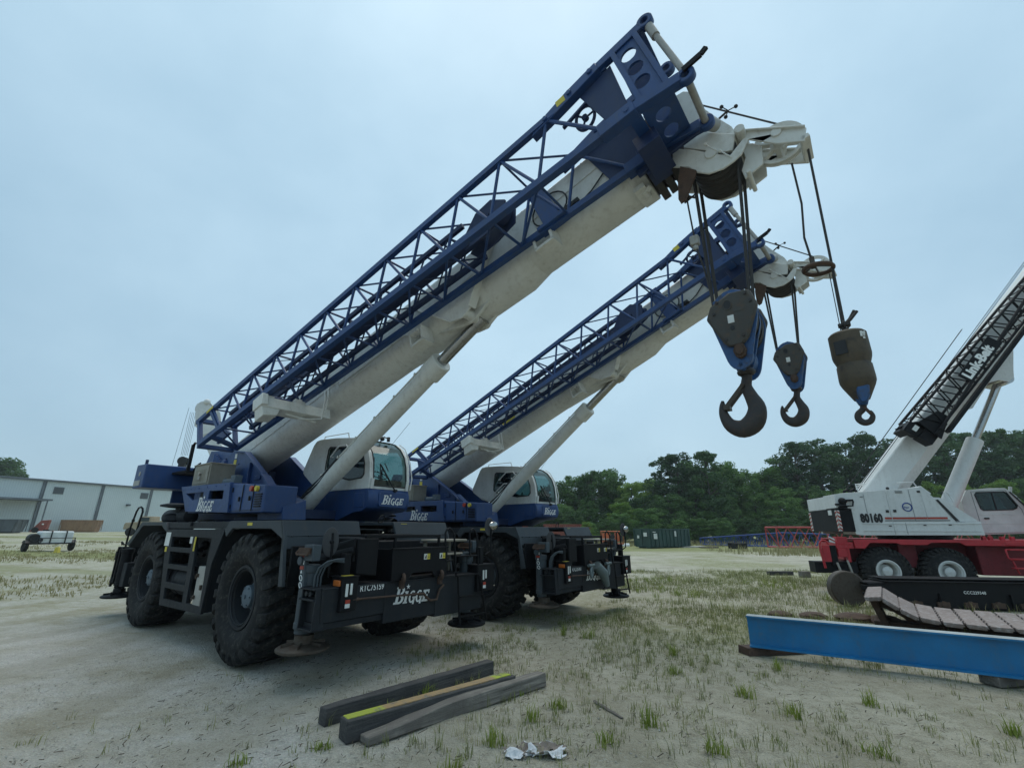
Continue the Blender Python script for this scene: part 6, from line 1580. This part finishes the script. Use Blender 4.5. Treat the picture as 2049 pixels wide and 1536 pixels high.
TREES = [(5.5, 83.8, 9.0, 0), (8.3, 81.4, 10.0, 0), (11.6, 85.2, 11.3, 0), (13.9, 80.8, 12.0, 0), (16.9, 86.7, 13.1, 0), (18.7, 83.0, 11.4, 0), (20.4, 79.2, 10.1, 1), (25.1, 85.2, 11.2, 1), (16.6, 72.1, 6.2, 1), (25.5, 78.1, 13.8, 3), (27.4, 75.9, 14.0, 3), (31.7, 80.2, 13.9, 0), (31.2, 73.8, 14.0, 3), (36.5, 80.3, 13.4, 0), (38.2, 78.7, 11.8, 0), (43.9, 84.8, 12.4, 0), (44.3, 80.6, 12.4, 0), (47.9, 82.0, 14.6, 3), (48.1, 77.4, 16.1, 2), (52.5, 79.2, 16.9, 2), (56.5, 81.5, 16.3, 3), (58.3, 79.3, 16.5, 2), (59.8, 76.9, 17.6, 3), (66.1, 81.1, 17.3, 2), (68.2, 79.6, 15.5, 3), (74.4, 81.1, 17.4, 3), (75.0, 78.8, 18.0, 2), (81.9, 83.0, 18.1, 3), (81.2, 78.7, 18.3, 2), (84.4, 78.6, 18.9, 3), (89.8, 80.7, 18.6, 3), (91.0, 78.6, 18.9, 2), (97.8, 80.7, 18.7, 3), (100.7, 78.6, 18.9, 3), (109.5, 80.6, 19.0, 3), (119.5, 82.5, 19.8, 3), (128.8, 82.7, 19.2, 0), (8.4, 74.3, 5.9, 0), (11.6, 72.1, 6.2, 0), (20.6, 73.9, 7.1, 0), (23.9, 71.7, 7.3, 0), (28.5, 72.6, 7.8, 0), (32.8, 71.7, 7.3, 0), (38.4, 73.8, 7.5, 0), (41.2, 71.5, 8.1, 0), (45.7, 72.4, 8.6, 0), (49.7, 71.5, 8.1, 0), (55.4, 72.4, 8.6, 0), (59.7, 71.3, 8.9, 0), (63.3, 70.1, 9.1, 1), (68.3, 70.1, 9.2, 1), (74.3, 71.0, 9.6, 1), (78.9, 71.0, 9.7, 0), (85.0, 71.1, 9.3, 0), (1.7, 98.3, 6.2, 0), (-2.9, 114.1, 6.0, 0), (-9.7, 124.7, 5.6, 0), (-17.7, 135.2, 5.7, 0), (-24.8, 135.3, 5.5, 0), (-32.0, 135.2, 5.6, 0), (-35.4, 124.7, 5.8, 1), (-38.3, 122.8, 5.3, 0), (-44.5, 130.2, 5.1, 0), (-51.9, 135.5, 4.8, 0)]
KN = {0: ('broadleaf_tree', 'dark broadleaf tree in the woodland edge behind the yard', 'dark broadleaf trees of the woodland'), 1: ('broadleaf_tree', 'light green broadleaf tree standing out of the darker woodland', 'light green trees of the woodland'),
      2: ('pine_tree', 'tall open pine with sky showing through its crown above the woodland', 'open pines of the woodland'), 3: ('pine_tree', 'dense dark conifer rising in the woodland edge', 'dense conifers of the woodland')}
def plant(x, y, h, kind, i, label=None, group=None, z=None):
    nm, lb, gr = KN[kind]
    T = thing(nm, (x, y, gz(x, y) if z is None else z), label or lb, 'tree', rngt.uniform(0, 6.28), None if label else gr)
    me, tm = PRO[kind][i % len(PRO[kind])]; k = h/HB[kind]; w = k*rngt.uniform(.85, 1.3)
    if kind == 0: w *= 1.12
    for n_, d_ in (('crown', me), ('trunk', tm)):
        o = bpy.data.objects.new(n_, d_); COL.objects.link(o); o.parent = T; o.scale = (w, w, k)
for i, (x, y, h, k) in enumerate(TREES): plant(x, y, h, k, i)
plant(-135, 121, 18.2, 0, 1, 'single green tree rising behind the white metal building at far left')
# undergrowth along the wood edge
MT['shrub'] = MT['leaf_mid']
shr = [crown_mesh('foliage', 0, 4, rngt, m_) for m_ in ('leaf_dark', 'leaf_mid')]
for i in range(40):
    x = lerp(2, 74, i/39)+rngt.uniform(-1, 1); y = 66.5+rngt.uniform(-1.5, 2.5)
    T = thing('shrub', (x, y, 0), 'leafy shrub along the foot of the woodland', 'shrub', rngt.uniform(0, 6), 'shrubs along the wood edge')
    k = rngt.uniform(.6, 1.25)
    for n_, d_ in (('foliage', shr[i % 2][0]), ('stem', shr[i % 2][1])):
        o = bpy.data.objects.new(n_, d_); COL.objects.link(o); o.parent = T; o.scale = (k*1.7, k*1.5, k)
T = thing('shrub', (9.6, 60.5, 0), 'yellow green shrub growing beside the red shipping container', 'shrub', 1)
me, tm = PRO[1][0]
for n_, d_ in (('foliage', me), ('stem', tm)):
    o = bpy.data.objects.new(n_, d_); COL.objects.link(o); o.parent = T; o.scale = (.22, .2, .2)

# ================================================================== metal building on the left
def siding():
    m, nt, b = new_mat('ribbed_metal_siding')
    tc = nt.nodes.new('ShaderNodeTexCoord').outputs['Object']
    w = nt.nodes.new('ShaderNodeTexWave'); w.inputs['Scale'].default_value = 1.05; w.wave_profile = 'SIN'; nt.links.new(tc, w.inputs['Vector'])
    r_ = ramp(nt, w.outputs['Fac'], .65, .95)
    n1 = noise(nt, tc, .25, 4, .6)
    c = mixc(nt, ramp(nt, n1, .3, .7), (.50, .56, .56), (.56, .62, .62)); c = mixc(nt, r_, c, (.47, .53, .54))
    nt.links.new(c, b.inputs['Base Color']); b.inputs['Roughness'].default_value = .5
    bp = nt.nodes.new('ShaderNodeBump'); bp.inputs['Strength'].default_value = .5; bp.inputs['Distance'].default_value = .04; nt.links.new(r_, bp.inputs['Height']); nt.links.new(bp.outputs[0], b.inputs['Normal'])
    return m
MT['siding'] = siding()
BL = thing('warehouse', (-73, 67, 1.0), 'long white metal warehouse with grey roof trim and canopy at far left', 'building', math.atan2(.941, .338))
# local x along the wall, local -y faces the yard
m = MB(); m.box(-42, 95, 0, 30, -.6, 7.75); m.build('wall', 'siding', BL, 0)
m = MB(); m.xz([(-42.3, 7.76), (95.3, 7.76), (95.3, 8.0), (-42.3, 8.0)], -.35, 30.3); m.hexa([(-42.3, -.35, 8.0), (95.3, -.35, 8.0), (95.3, 30.3, 8.0), (-42.3, 30.3, 8.0), (-42.3, 14.9, 9.2), (95.3, 14.9, 9.2), (95.3, 15.1, 9.2), (-42.3, 15.1, 9.2)]); m.build('roof', 'soffit', BL, 0)
for t_ in (-34.7, -27, -19.1, -11.3, -3.5, 4.3, 12.1, 19.9, 27.7, 35.5, 43.3, 51.1):
    m = MB(); m.box(t_-.14, t_+.14, -.14, 0, -.6, 7.76); m.box(t_+.2, t_+.3, -.12, 0, -.6, 7.76); m.build('downspout', 'soffit', BL, 0)
for t_ in (6.3, 18.9, 31.5):
    m = MB(); m.box(t_-.65, t_+.65, -.06, 0, 5.95, 7.0); v = m.build('vent', 'soffit', BL, 0)
    m = MB()
    for q in range(7): m.box(t_-.6, t_+.6, -.1, -.06, 6.02+q*.13, 6.08+q*.13)
    m.build('louvre', 'greybox', v, 0)
m = MB(); m.box(16.3, 16.7, -.6, 0, 4.6, 4.9).cyl((16.5, -.5, 4.75), (0, 0, 1), .25, .25, 12); m.build('wall_light', 'greybox', BL, 0)
m = MB(); m.box(-26, 4.4, -3.2, 0, 4.75, 5.0); m.beam((3.9, -3.0, 4.75), (3.9, -3.0, -.4), .12, .12).beam((-9, -3.0, 4.75), (-9, -3.0, -.4), .12, .12); cn = m.build('canopy', 'soffit', BL, 0)
MT['lamp'] = paint('lit_lamp', (.8, .75, .6), .4, amt=0); _b = MT['lamp'].node_tree.nodes['Principled BSDF']; _b.inputs['Emission Color'].default_value = (1, .9, .65, 1); _b.inputs['Emission Strength'].default_value = 2.0
m = MB(); m.box(-2.6, -1.7, -1.8, -1.5, 4.62, 4.74); m.build('canopy_lamp', 'lamp', cn, 0)
m = MB()
for x_ in (-20, -12, -4):
    m = MB(); m.box(x_-1.6, x_+1.6, -.05, 0, -.5, 3.4); m.build('loading_door', 'galv', BL, 0)

# ================================================================== far objects, left
def open_box(name, loc, yaw, L, Wd, Hh, mat, label, cat, taper=.0, ribs=8, inner=True):
    T = thing(name, loc, label, cat, yaw)
    m = MB(); a = L/2; b = Wd/2; w = .08; t = taper
    for sx in (-1, 1):
        x0, x1 = sorted((sx*a, sx*(a-w)))
        m.hexa([(x0-sx*t, -b, .15), (x1-sx*t, -b, .15), (x1-sx*t, b, .15), (x0-sx*t, b, .15), (x0, -b, Hh), (x1, -b, Hh), (x1, b, Hh), (x0, b, Hh)])
    for sy in (-1, 1):
        y0, y1 = sorted((sy*b, sy*(b-w)))
        m.hexa([(-a+t+w, y0, .15), (a-t-w, y0, .15), (a-t-w, y1, .15), (-a+t+w, y1, .15), (-a+w, y0, Hh), (a-w, y0, Hh), (a-w, y1, Hh), (-a+w, y1, Hh)])
    m.box(-a+t, a-t, -b+w, b-w, .1, .2).box(-a+t, a-t, -b*.6, -b*.45, 0, .12).box(-a+t, a-t, b*.45, b*.6, 0, .12)
    m.build('body', mat, T, 0)
    m = MB()
    for i in range(ribs+1):
        x = lerp(-a+.15, a-.15, i/ribs); xb = lerp(-a+.15+t, a-.15-t, i/ribs)
        for sy in (-1, 1): m.hexa([(xb-.05, sy*b, .15), (xb+.05, sy*b, .15), (xb+.05, sy*(b+.08), .15), (xb-.05, sy*(b+.08), .15), (x-.05, sy*b, Hh-.08), (x+.05, sy*b, Hh-.08), (x+.05, sy*(b+.08), Hh-.08), (x-.05, sy*(b+.08), Hh-.08)])
    for y in (-b*.95, 0, b*.95): m.box(a, a+.07, y-.05, y+.05, .2, Hh).box(-a-.07, -a, y-.05, y+.05, .2, Hh)
    m.box(-a-.05, a+.05, -b-.06, -b+.06, Hh-.06, Hh+.06).box(-a-.05, a+.05, b-.06, b+.06, Hh-.06, Hh+.06).box(-a-.06, -a+.06, -b, b, Hh-.05, Hh+.07).box(a-.06, a+.06, -b, b, Hh-.05, Hh+.07)
    m.build('rib', mat, T, 0)
    return T
open_box('skip_container', (-65.5, 60.5, gz(-65.5, 60.5)), rad(20), 5.2, 2.2, 1.6, 'greybox', 'dark grey skip container under the warehouse canopy', 'skip', .25, 4)
open_box('skip_container', (-67.2, 74.5, gz(-67, 74.5)), rad(25), 4.4, 2.2, 1.75, 'rustbox', 'rusty brown skip container against the white warehouse wall', 'skip', .15, 6)
T = thing('farm_implement', (-65.5, 66.5, gz(-65, 66)), 'dark red tilted machine part between skip and canopy post', 'machine', rad(30))
m = MB(); m.hexa([(-1.0, -.6, .1), (.6, -.6, .1), (.6, .6, .1), (-1.0, .6, .1), (-.1, -.5, 1.6), (.75, -.5, 1.7), (.75, .5, 1.7), (-.1, .5, 1.6)]).beam((.6, 0, .2), (1.4, 0, .2), .15, .15); m.build('hopper', 'containerred', T, 0, .03)
m = MB(); m.cyl((-.4, -.7, .35), (0, 1, 0), .35, .2, 18).cyl((-.4, .7, .35), (0, 1, 0), .35, .2, 18); m.build('wheel', 'rubber', T, 35)
m = MB(); m.sphere((.2, -.56, 1.1), .12); m.build('lamp', 'sticker', T, 35)
# sand coloured truck
TK = thing('utility_truck', (-45.2, 57.7, gz(-45.2, 57.7)), 'sand coloured utility truck parked before the warehouse beside the crane', 'truck', rad(8))
m = MB(); m.box(-1.0, 4.2, -1.0, 1.0, .75, 1.35); m.hexa([(-1.0, -1.0, 1.35), (.3, -1.0, 1.35), (.3, 1.0, 1.35), (-1.0, 1.0, 1.35), (-.9, -.95, 1.5), (.3, -.95, 1.6), (.3, .95, 1.6), (-.9, .95, 1.5)]); m.box(1.8, 4.2, -1.0, 1.0, 1.35, 1.75); m.build('body', 'sand', TK, 0, .05)
m = MB(); m.hexa([(.3, -.98, 1.4), (1.8, -.98, 1.4), (1.8, .98, 1.4), (.3, .98, 1.4), (.5, -.9, 2.25), (1.75, -.9, 2.25), (1.75, .9, 2.25), (.5, .9, 2.25)]); m.build('cab', 'sand', TK, 0, .05)
m = MB(); m.box(.6, 1.6, -.965, -.93, 1.65, 2.1).box(.6, 1.6, .93, .965, 1.65, 2.1); m.hexa([(.36, -.8, 1.65), (.39, -.8, 1.65), (.39, .8, 1.65), (.36, .8, 1.65), (.46, -.8, 2.15), (.49, -.8, 2.15), (.49, .8, 2.15), (.46, .8, 2.15)]); m.build('window', 'darkglass', TK, 0)
m = MB(); m.box(-.1, .1, -1.25, -1.0, 1.6, 1.9); m.build('mirror', 'black', TK, 0)
for x, y in ((-.2, -.9), (-.2, .9), (3.3, -.9), (3.3, .9)):
    m = MB(); m.lathe([(.3, -.15), (.46, -.15), (.48, -.1), (.48, .1), (.46, .15), (.3, .15)], (x, y, .48), (0, 1, 0), 26); w_ = m.build('wheel', 'rubber', TK, 35)
    m = MB(); m.cyl((x, y, .48), (0, 1, 0), .27, .26, 18); m.build('rim', 'sand', w_, 35)
# water tank trailer and jug
TR = thing('tank_trailer', (-27.3, 28.4, gz(-27.3, 28.4)), 'white water tank on a small black two wheel trailer in the grass', 'trailer', rad(52))
yaw_ = math.atan2(-27.3, 28.4)
TR.rotation_euler = (0, 0, rad(62)); TR.scale = (.86, .86, .86)
m = MB(); m.box(-.6, 1.1, -.5, .5, .5, 1.3); m.build('tank', 'tank', TR, 0, .09, 3)
m = MB()
for x in (-.1, .68): m.path([(x, -.53, .45), (x, -.53, 1.29), (x, 0, 1.34), (x, .53, 1.29), (x, .53, .45)], .035, 6)
m.path([(-.6, -.62, .86), (1.2, -.62, .86), (1.2, .62, .86), (-.6, .62, .86)], .025, 6, True).box(-1.05, 1.2, -.55, .55, .46, .55).beam((0, .3, .5), (0, 1.8, .45), .08, .08).box(-1.1, -.6, -.5, .5, .5, .62).cyl((-.3, 0, 1.36), (0, 0, 1), .16, .10, 16)
for x in (-.58, 1.18): m.beam((x, -.6, .5), (x, -.6, .88), .04, .04)
m.build('frame', 'ink', TR, 35)
m = MB(); m.cyl((-.85, -.05, .85), (0, 1, 0), .30, .5, 24).torus((-.85, -.25, .85), (0, 1, 0), .22, .08, 20, 8).path([(-1.1, -.3, .7), (-1.2, -.3, .5), (-1.05, -.4, .42)], .02); m.box(-.7, -.5, -.62, -.5, .66, .82); m.build('hose_reel', 'ink', TR, 35)
for x in (-1.15, 1.25):
    m = MB(); m.lathe([(.2, -.1), (.31, -.1), (.33, -.06), (.33, .06), (.31, .1), (.2, .1)], (x, -.1, .33), (1, 0, 0), 26); w_ = m.build('wheel', 'rubber', TR, 35)
    m = MB(); m.cyl((x, -.1, .33), (1, 0, 0), .2, .19, 18); m.build('rim', 'tank', w_, 35)
    m = MB(); m.lathe([(.38, -.12), (.4, -.12), (.4, .12), (.38, .12)], (x, -.1, .34), (1, 0, 0), 26); m.v = [(a, b, max(c, .56)) for a, b, c in m.v]; m.build('mudguard', 'ink', TR, 35)
JG = thing('jug', (-25.6, 27.3, gz(-25.6, 27.3)), 'yellow plastic jug standing in the grass beside the tank trailer', 'jug', 0)
m = MB(); m.hexa([(-.13, -.09, 0), (.13, -.09, 0), (.13, .09, 0), (-.13, .09, 0), (-.10, -.07, .30), (.08, -.07, .30), (.08, .07, .30), (-.10, .07, .30)]); m.path([(-.08, 0, .28), (-.06, 0, .36), (.02, 0, .36), (.06, 0, .28)], .02); m.build('body', 'jug', JG, 0, .03)
m = MB(); m.cyl((-.03, 0, .38), (0, 0, 1), .035, .06, 12); m.build('cap', 'tank', JG, 30)

# ================================================================== far objects, right
def container(loc, yaw, L, label):
    T = thing('shipping_container', loc, label, 'container', yaw)
    m = MB(); n = int(L/.28); b = 1.2
    pts = []
    for i in range(n):
        x = lerp(-L/2+.1, L/2-.1, i/n); d = (L-.2)/n; pts += [(x, 0), (x+d*.3, 0), (x+d*.45, .05), (x+d*.85, .05)]
    for sy in (-1, 1):
        vs = [(x, sy*(b-y), z) for x, y in pts for z in (.2, 2.5)]
        m.add(vs, [(2*i, 2*i+1, 2*i+3, 2*i+2) for i in range(len(pts)-1)])
    m.box(-L/2, L/2, -b+.06, b-.06, 2.45, 2.55).box(-L/2, L/2, -b+.06, b-.06, .1, .25).box(-L/2+.02, -L/2+.06, -b, b, .2, 2.5).box(L/2-.06, L/2-.02, -b, b, .2, 2.5)
    m.build('corrugated_wall', 'containerred', T, 0, fix=False)
    m = MB()
    for x in (-L/2+.06, L/2-.06):
        for y in (-b+.06, b-.06): m.box(x-.07, x+.07, y-.07, y+.07, 0, 2.6)
    for y in (-b+.05, b-.05): m.box(-L/2, L/2, y-.05, y+.05, .05, .22).box(-L/2, L/2, y-.05, y+.05, 2.48, 2.6)
    for x in (-L/2, L/2): m.box(x-.05, x+.05, -b, b, 2.46, 2.6)
    m.build('corner_frame', 'containerred', T, 0)
    m = MB(); m.box(L*.28, L*.28+.55, -b-.03, -b+.0, 1.45, 1.95); m.build('label_plate', 'sticker', T, 0)
    return T
container((7.4, 63.8, -.05), 0, 6.1, 'red shipping container behind the nose of the second crane')
container((-.9, 64.4, -.05), 0, 6.1, 'red shipping container mostly hidden behind the cab of the second crane')
T = open_box('roll_off_dumpster', (16.8, 53.6, 0), rad(28), 6.0, 2.4, 1.95, 'green', 'dark green roll off dumpster with stickers at the edge of the wood', 'dumpster', .12, 10)
m = MB(); m.box(-3.1, -3.075, -.9, -.4, 1.2, 1.6).box(-3.1, -3.075, .3, .6, 1.0, 1.3); m.box(-2.5, -2.0, -1.30, -1.285, .95, 1.5).box(-2.6, -2.2, -1.30, -1.285, 1.62, 1.7).box(.6, .85, -1.30, -1.285, 1.2, 1.75); m.build('label_plate', 'sticker', T, 0)
# orange machine beyond the second crane
T = thing('generator_trailer', (9.1, 43.5, 0), 'orange framed generator trailer behind the ladder of the second crane', 'machine', rad(-5))
m = MB(); m.path([(-.95, -.5, 1.75), (.95, -.5, 1.75), (.95, -.5, .7), (-.95, -.5, .7)], .05, 6, True).path([(-.95, .5, 1.75), (.95, .5, 1.75), (.95, .5, .7), (-.95, .5, .7)], .05, 6, True)
for x in (-.95, 0, .95): m.beam((x, -.5, 1.75), (x, .5, 1.75), .06, .06)
m.box(-.85, -.2, -.45, .45, .8, 1.6).box(.25, .6, -.45, .4, .9, 1.65); m.build('frame', 'orange', T, 0)
m = MB(); m.cyl((0, -.2, 1.3), (0, 1, 0), .2, .4, 14).box(-.15, .2, -.4, .3, .75, 1.1).cyl((.75, -.2, 1.15), (0, 0, 1), .12, .5, 12); m.build('engine', 'ink', T, 30)
m = MB(); m.box(-.9, 1.0, -.5, .5, .5, .7).cyl((1.2, -.3, .6), (1, 0, 0), .14, .5, 14); m.build('tank', 'tank', T, 30, .03)
for y in (-.6, .6):
    m = MB(); m.cyl((.1, y, .32), (0, 1, 0), .32, .2, 20); m.build('wheel', 'rubber', T, 35)
# lattice boom sections lying on the ground
def lattice(name, loc, yaw, L, w0, w1, h0, h1, mat, label, r=.05, nb=8, group=None):
    T = thing(name, loc, label, 'boom section', yaw, group)
    m = MB(); P_ = lambda t, y, z: (t*L, (y-.5)*lerp(w0, w1, t), .15+z*lerp(h0, h1, t))
    for y in (0, 1):
        for z in (0, 1): m.tube(P_(0, y, z), P_(1, y, z), r*1.4, n=8)
    m.build('chord', mat, T, 40)
    m = MB()
    for i in range(nb):
        a, b = i/nb, (i+1)/nb; c = (a+b)/2
        for y in (0, 1): m.tube(P_(a, y, 1), P_(c, y, 0), r*.7, n=6).tube(P_(c, y, 0), P_(b, y, 1), r*.7, n=6)
        for z in (0, 1): m.tube(P_(a, 0, z), P_(c, 1, z), r*.6, n=6).tube(P_(c, 1, z), P_(b, 0, z), r*.6, n=6)
    for t in (0, 1):
        for y in (0, 1): m.tube(P_(t, y, 0), P_(t, y, 1), r, n=6)
        for z in (0, 1): m.tube(P_(t, 0, z), P_(t, 1, z), r, n=6)
    m.build('lacing', mat, T, 40)
    return T
lattice('boom_section', (24.0, 60.5, 0), math.atan2(-7.2, 6.2), 9.6, 1.1, 1.5, .75, 1.45, 'boomblue', 'long blue lattice boom section lying on the ground by the wood', .05, 12)
lattice('boom_section', (29.8, 52.0, 0), rad(5), 4.4, 1.5, 1.5, 1.45, 1.3, 'boomblue', 'short blue lattice boom section behind the faded red lattice', .06, 4)
lattice('boom_section', (25.6, 47.2, .15), rad(-1), 22, 2.0, 2.0, 1.85, 1.85, 'paleredpaint', 'large faded red lattice boom section behind the red and white crane', .06, 10)
T = thing('old_tyre', (23.6, 50.4, 0), 'large old black tyre lying flat by the blue lattice section', 'tyre')
m = MB(); m.lathe([(.5, .06), (.72, .02), (.86, .08), (.88, .3), (.86, .55), (.72, .62), (.5, .58)], n=40, close=True); m.build('casing', 'rubber', T, 35)
m = MB()
for i in range(36):
    a = 2*PI*i/36; m.beam((.885*math.cos(a), .885*math.sin(a), .05), (.885*math.cos(a+.05), .885*math.sin(a+.05), .6), .06, .05, (math.cos(a), math.sin(a), 0))
m.build('tread', 'rubber', T, 0)
for i, (x, y, l, a, mt, lb) in enumerate(((20.0, 53.6, 2.6, 12, 'galv', 'pale metal sheet lying left of the blue lattice section'), (21.3, 52.2, 1.8, -6, 'steel', 'brown steel plate lying before the blue lattice section'), (26.2, 36.6, 2.6, 3, 'wood_dark', 'dark plank lying on the far gravel before the tall weeds'))):
    m = MB(); m.hexa([(-l/2, -.5, 0), (l/2, -.5, 0), (l/2, .5, 0), (-l/2, .5, 0), (-l/2, -.5, .12), (l/2, -.5, .16), (l/2, .5, .2), (-l/2, .5, .1)]) if i < 2 else m.box(-l/2, l/2, -.12, .12, 0, .12)
    o = m.build('scrap_sheet' if i < 2 else 'plank', mt, None, 0, .01); o.location = (x, y, 0); o.rotation_euler = (0, 0, rad(a)); tag(o, lb, 'scrap' if i < 2 else 'plank')
# clods of red soil behind the blue beam
for i, (x, y, s) in enumerate(((6.35, 11.9, .20), (7.0, 11.7, .22), (7.7, 11.35, .3), (8.25, 11.15, .26))):
    m = MB(); m.sphere((0, 0, 0), s, 12, 8, (1.4, 1, .5)); rr = random.Random(i); m.v = [(a*(1+rr.uniform(-.15, .15)), b*(1+rr.uniform(-.15, .15)), c) for a, b, c in m.v]
    o = m.build('soil_clod', 'rust', None, 0); o.location = (x, y, .02); tag(o, 'low reddish soil clod in the weeds behind the blue beam', 'soil clod', 'soil clods behind the blue beam')
# white boom head of another crane rising far behind the nearest crane
T = thing('telescopic_boom', (-10.9, 21.6, 0), 'white boom head with hanging ropes rising behind the tail of the nearest crane', 'crane boom', rad(15))
def TW(s, y, n): return (-s*.51+n*.86+.6, y, -.3+s*.86+n*.51)
m = MB(TW); m.box(0, 7.6, -.25, .25, -.3, .3); m.box(-.3, .3, -.9, .9, -.6, .4); m.build('boom', 'crane_white', T, 0, .02)
m = MB(TW)
for y in (-.3, .26): m.prism([(7.4, -.35), (8.3, -.2), (8.9, .1), (8.9, .4), (8.3, .7), (7.4, .45)], lambda a, b, d: (a, d, b), y, y+.04)
m.cyl((8.6, 0, .25), (0, 1, 0), .36, .4, 24).cyl((8.0, 0, -.15), (0, 1, 0), .2, .5, 18).sphere((8.8, -.3, .5), .14); hd = m.build('boom_head', 'crane_white', T, 30)
hp_ = Vector(TW(8.6, 0, -.1)); m = MB()
for q in range(5): m.tube((hp_.x-.24+.07*q, -.1, hp_.z), (hp_.x-.24+.06*q, -.1, hp_.z-2.0), .007, n=5)
m.tube((hp_.x-.34, -.1, hp_.z+.2), (hp_.x-.5, -.1, hp_.z-2.6), .007, n=5); m.build('rope', 'rope', T, 40)
T2 = thing('hook_block', T.matrix_basis @ Vector((hp_.x-.1, -.1, hp_.z-2.35)), 'tiny dark hook block hanging far behind the tail of the nearest crane', 'hook block', rad(15))
m = MB(); m.cyl((0, -.12, .1), (0, 1, 0), .19, .05, 20).cyl((0, .12, .1), (0, 1, 0), .19, .05, 20).cyl((0, 0, .1), (0, 1, 0), .15, .2, 18).box(-.12, .12, -.14, .14, -.35, 0); m.build('side_plates', 'ink', T2, 30)
m = MB(); hook_mesh(m, catmull([(0, 0, -.3), (-.02, 0, -.42), (.06, 0, -.55), (-.02, 0, -.68), (-.14, 0, -.6), (-.15, 0, -.5)]), [.05]*19+[.04, .02]); m.build('hook', 'steel', T2, 40)
T3_ = thing('headache_ball', T.matrix_basis @ Vector((hp_.x-.5, -.1, hp_.z-2.6)), 'tiny pale ball weight hanging left of the small dark hook block', 'crane ball', 0)
m = MB(); m.lathe([(.02, 0), (.10, -.1), (.13, -.25), (.12, -.45), (.04, -.55)], n=16); m.build('weight_body', 'galv', T3_, 35)
m = MB(); m.torus((0, 0, -.66), (0, 1, 0), .07, .02, 16, 6); m.build('hook', 'steel', T3_, 40)

# ================================================================== hazy air
hm = bpy.data.materials.new('humid_air'); hm.use_nodes = True; hn = hm.node_tree
for n_ in list(hn.nodes):
    if n_.type != 'OUTPUT_MATERIAL': hn.nodes.remove(n_)
pv = hn.nodes.new('ShaderNodeVolumePrincipled'); pv.inputs['Color'].default_value = (.88, .94, .97, 1); pv.inputs['Density'].default_value = .00045; pv.inputs['Anisotropy'].default_value = .2
hn.links.new(pv.outputs[0], [n_ for n_ in hn.nodes if n_.type == 'OUTPUT_MATERIAL'][0].inputs['Volume'])
MT['haze'] = hm
m = MB(); m.box(-905, 905, -205, 1510, -1.3, 26); o = m.build('haze', 'haze', None, 0); tag(o, 'thin humid haze over the yard', 'haze', kind='stuff')

# ================================================================== camera, sky, light
cam = bpy.data.cameras.new('camera'); co = bpy.data.objects.new('camera', cam); COL.objects.link(co)
pitch, roll = .30795, .00252
Rv = Vector((1, 0, 0)); Fv = Vector((0, math.cos(pitch), math.sin(pitch))); Uv = Vector((0, -math.sin(pitch), math.cos(pitch)))
R2 = Rv*math.cos(roll)+Uv*math.sin(roll); U2 = -Rv*math.sin(roll)+Uv*math.cos(roll)
Mx = Matrix((R2, U2, -Fv)).transposed().to_4x4(); Mx.translation = Vector((0, 0, 1.94305)); co.matrix_world = Mx
cam.sensor_width = 36; cam.sensor_fit = 'HORIZONTAL'; cam.lens = 910.595/2049*36; cam.clip_end = 3000; cam.clip_start = .05
scene.camera = co
SUN_EL, SUN_AZ = rad(74), rad(12)      # azimuth measured from +Y towards +X
w = bpy.data.worlds.new('World'); scene.world = w; w.use_nodes = True; nt = w.node_tree
bg = nt.nodes['Background']
sky = nt.nodes.new('ShaderNodeTexSky'); sky.sky_type = 'NISHITA'; sky.sun_disc = False; sky.sun_elevation = SUN_EL; sky.sun_rotation = SUN_AZ
sky.air_density = 1.2; sky.dust_density = 3.0; sky.ozone_density = 2.0
tc = nt.nodes.new('ShaderNodeTexCoord').outputs['Generated']
mp = nt.nodes.new('ShaderNodeMapping'); mp.inputs['Scale'].default_value = (1, 1, 1.6); nt.links.new(tc, mp.inputs[0])
n1 = noise(nt, mp.outputs[0], 1.3, 5, .5); n2 = noise(nt, mp.outputs[0], 3.2, 5, .55)
sz = nt.nodes.new('ShaderNodeSeparateXYZ'); nt.links.new(tc, sz.inputs[0])
cl = mixc(nt, ramp(nt, n1, .34, .68), (3.05, 4.65, 5.8), (4.55, 6.3, 7.35))
cl = mixc(nt, .35, cl, mixc(nt, ramp(nt, n2, .35, .7), (3.2, 4.8, 5.9), (4.6, 6.3, 7.35)))
# cloud deck: brightest round the hidden sun, a little darker low down
vd = nt.nodes.new('ShaderNodeVectorMath'); vd.operation = 'DOT_PRODUCT'; nt.links.new(tc, vd.inputs[0])
vd.inputs[1].default_value = (math.sin(SUN_AZ)*math.cos(SUN_EL), math.cos(SUN_AZ)*math.cos(SUN_EL), math.sin(SUN_EL))
glow = ramp(nt, vd.outputs['Value'], .25, .98, (.80, .825, .85), (1.14, 1.13, 1.12))
cl = mixc(nt, 1.0, cl, glow, 'MULTIPLY')
fin = mixc(nt, .86, sky.outputs[0], cl)
nt.links.new(fin, bg.inputs['Color']); bg.inputs['Strength'].default_value = .10
sl = bpy.data.lights.new('sun', 'SUN'); so = bpy.data.objects.new('sun', sl); COL.objects.link(so)
sl.energy = 1.1; sl.angle = rad(45); sl.color = (1, .93, .82)
sd = Vector((math.sin(SUN_AZ)*math.cos(SUN_EL), math.cos(SUN_AZ)*math.cos(SUN_EL), math.sin(SUN_EL)))
so.rotation_euler = sd.to_track_quat('Z', 'Y').to_euler(); so.location = (0, 0, 30)
scene.view_settings.view_transform = 'Standard'; scene.view_settings.look = 'None'
scene.view_settings.exposure = 0.42; scene.view_settings.gamma = 1.0
scene.cycles.max_bounces = 6; scene.cycles.transparent_max_bounces = 12
scene.cycles.use_adaptive_sampling = True
try: scene.cycles.use_denoising = True
except Exception: pass
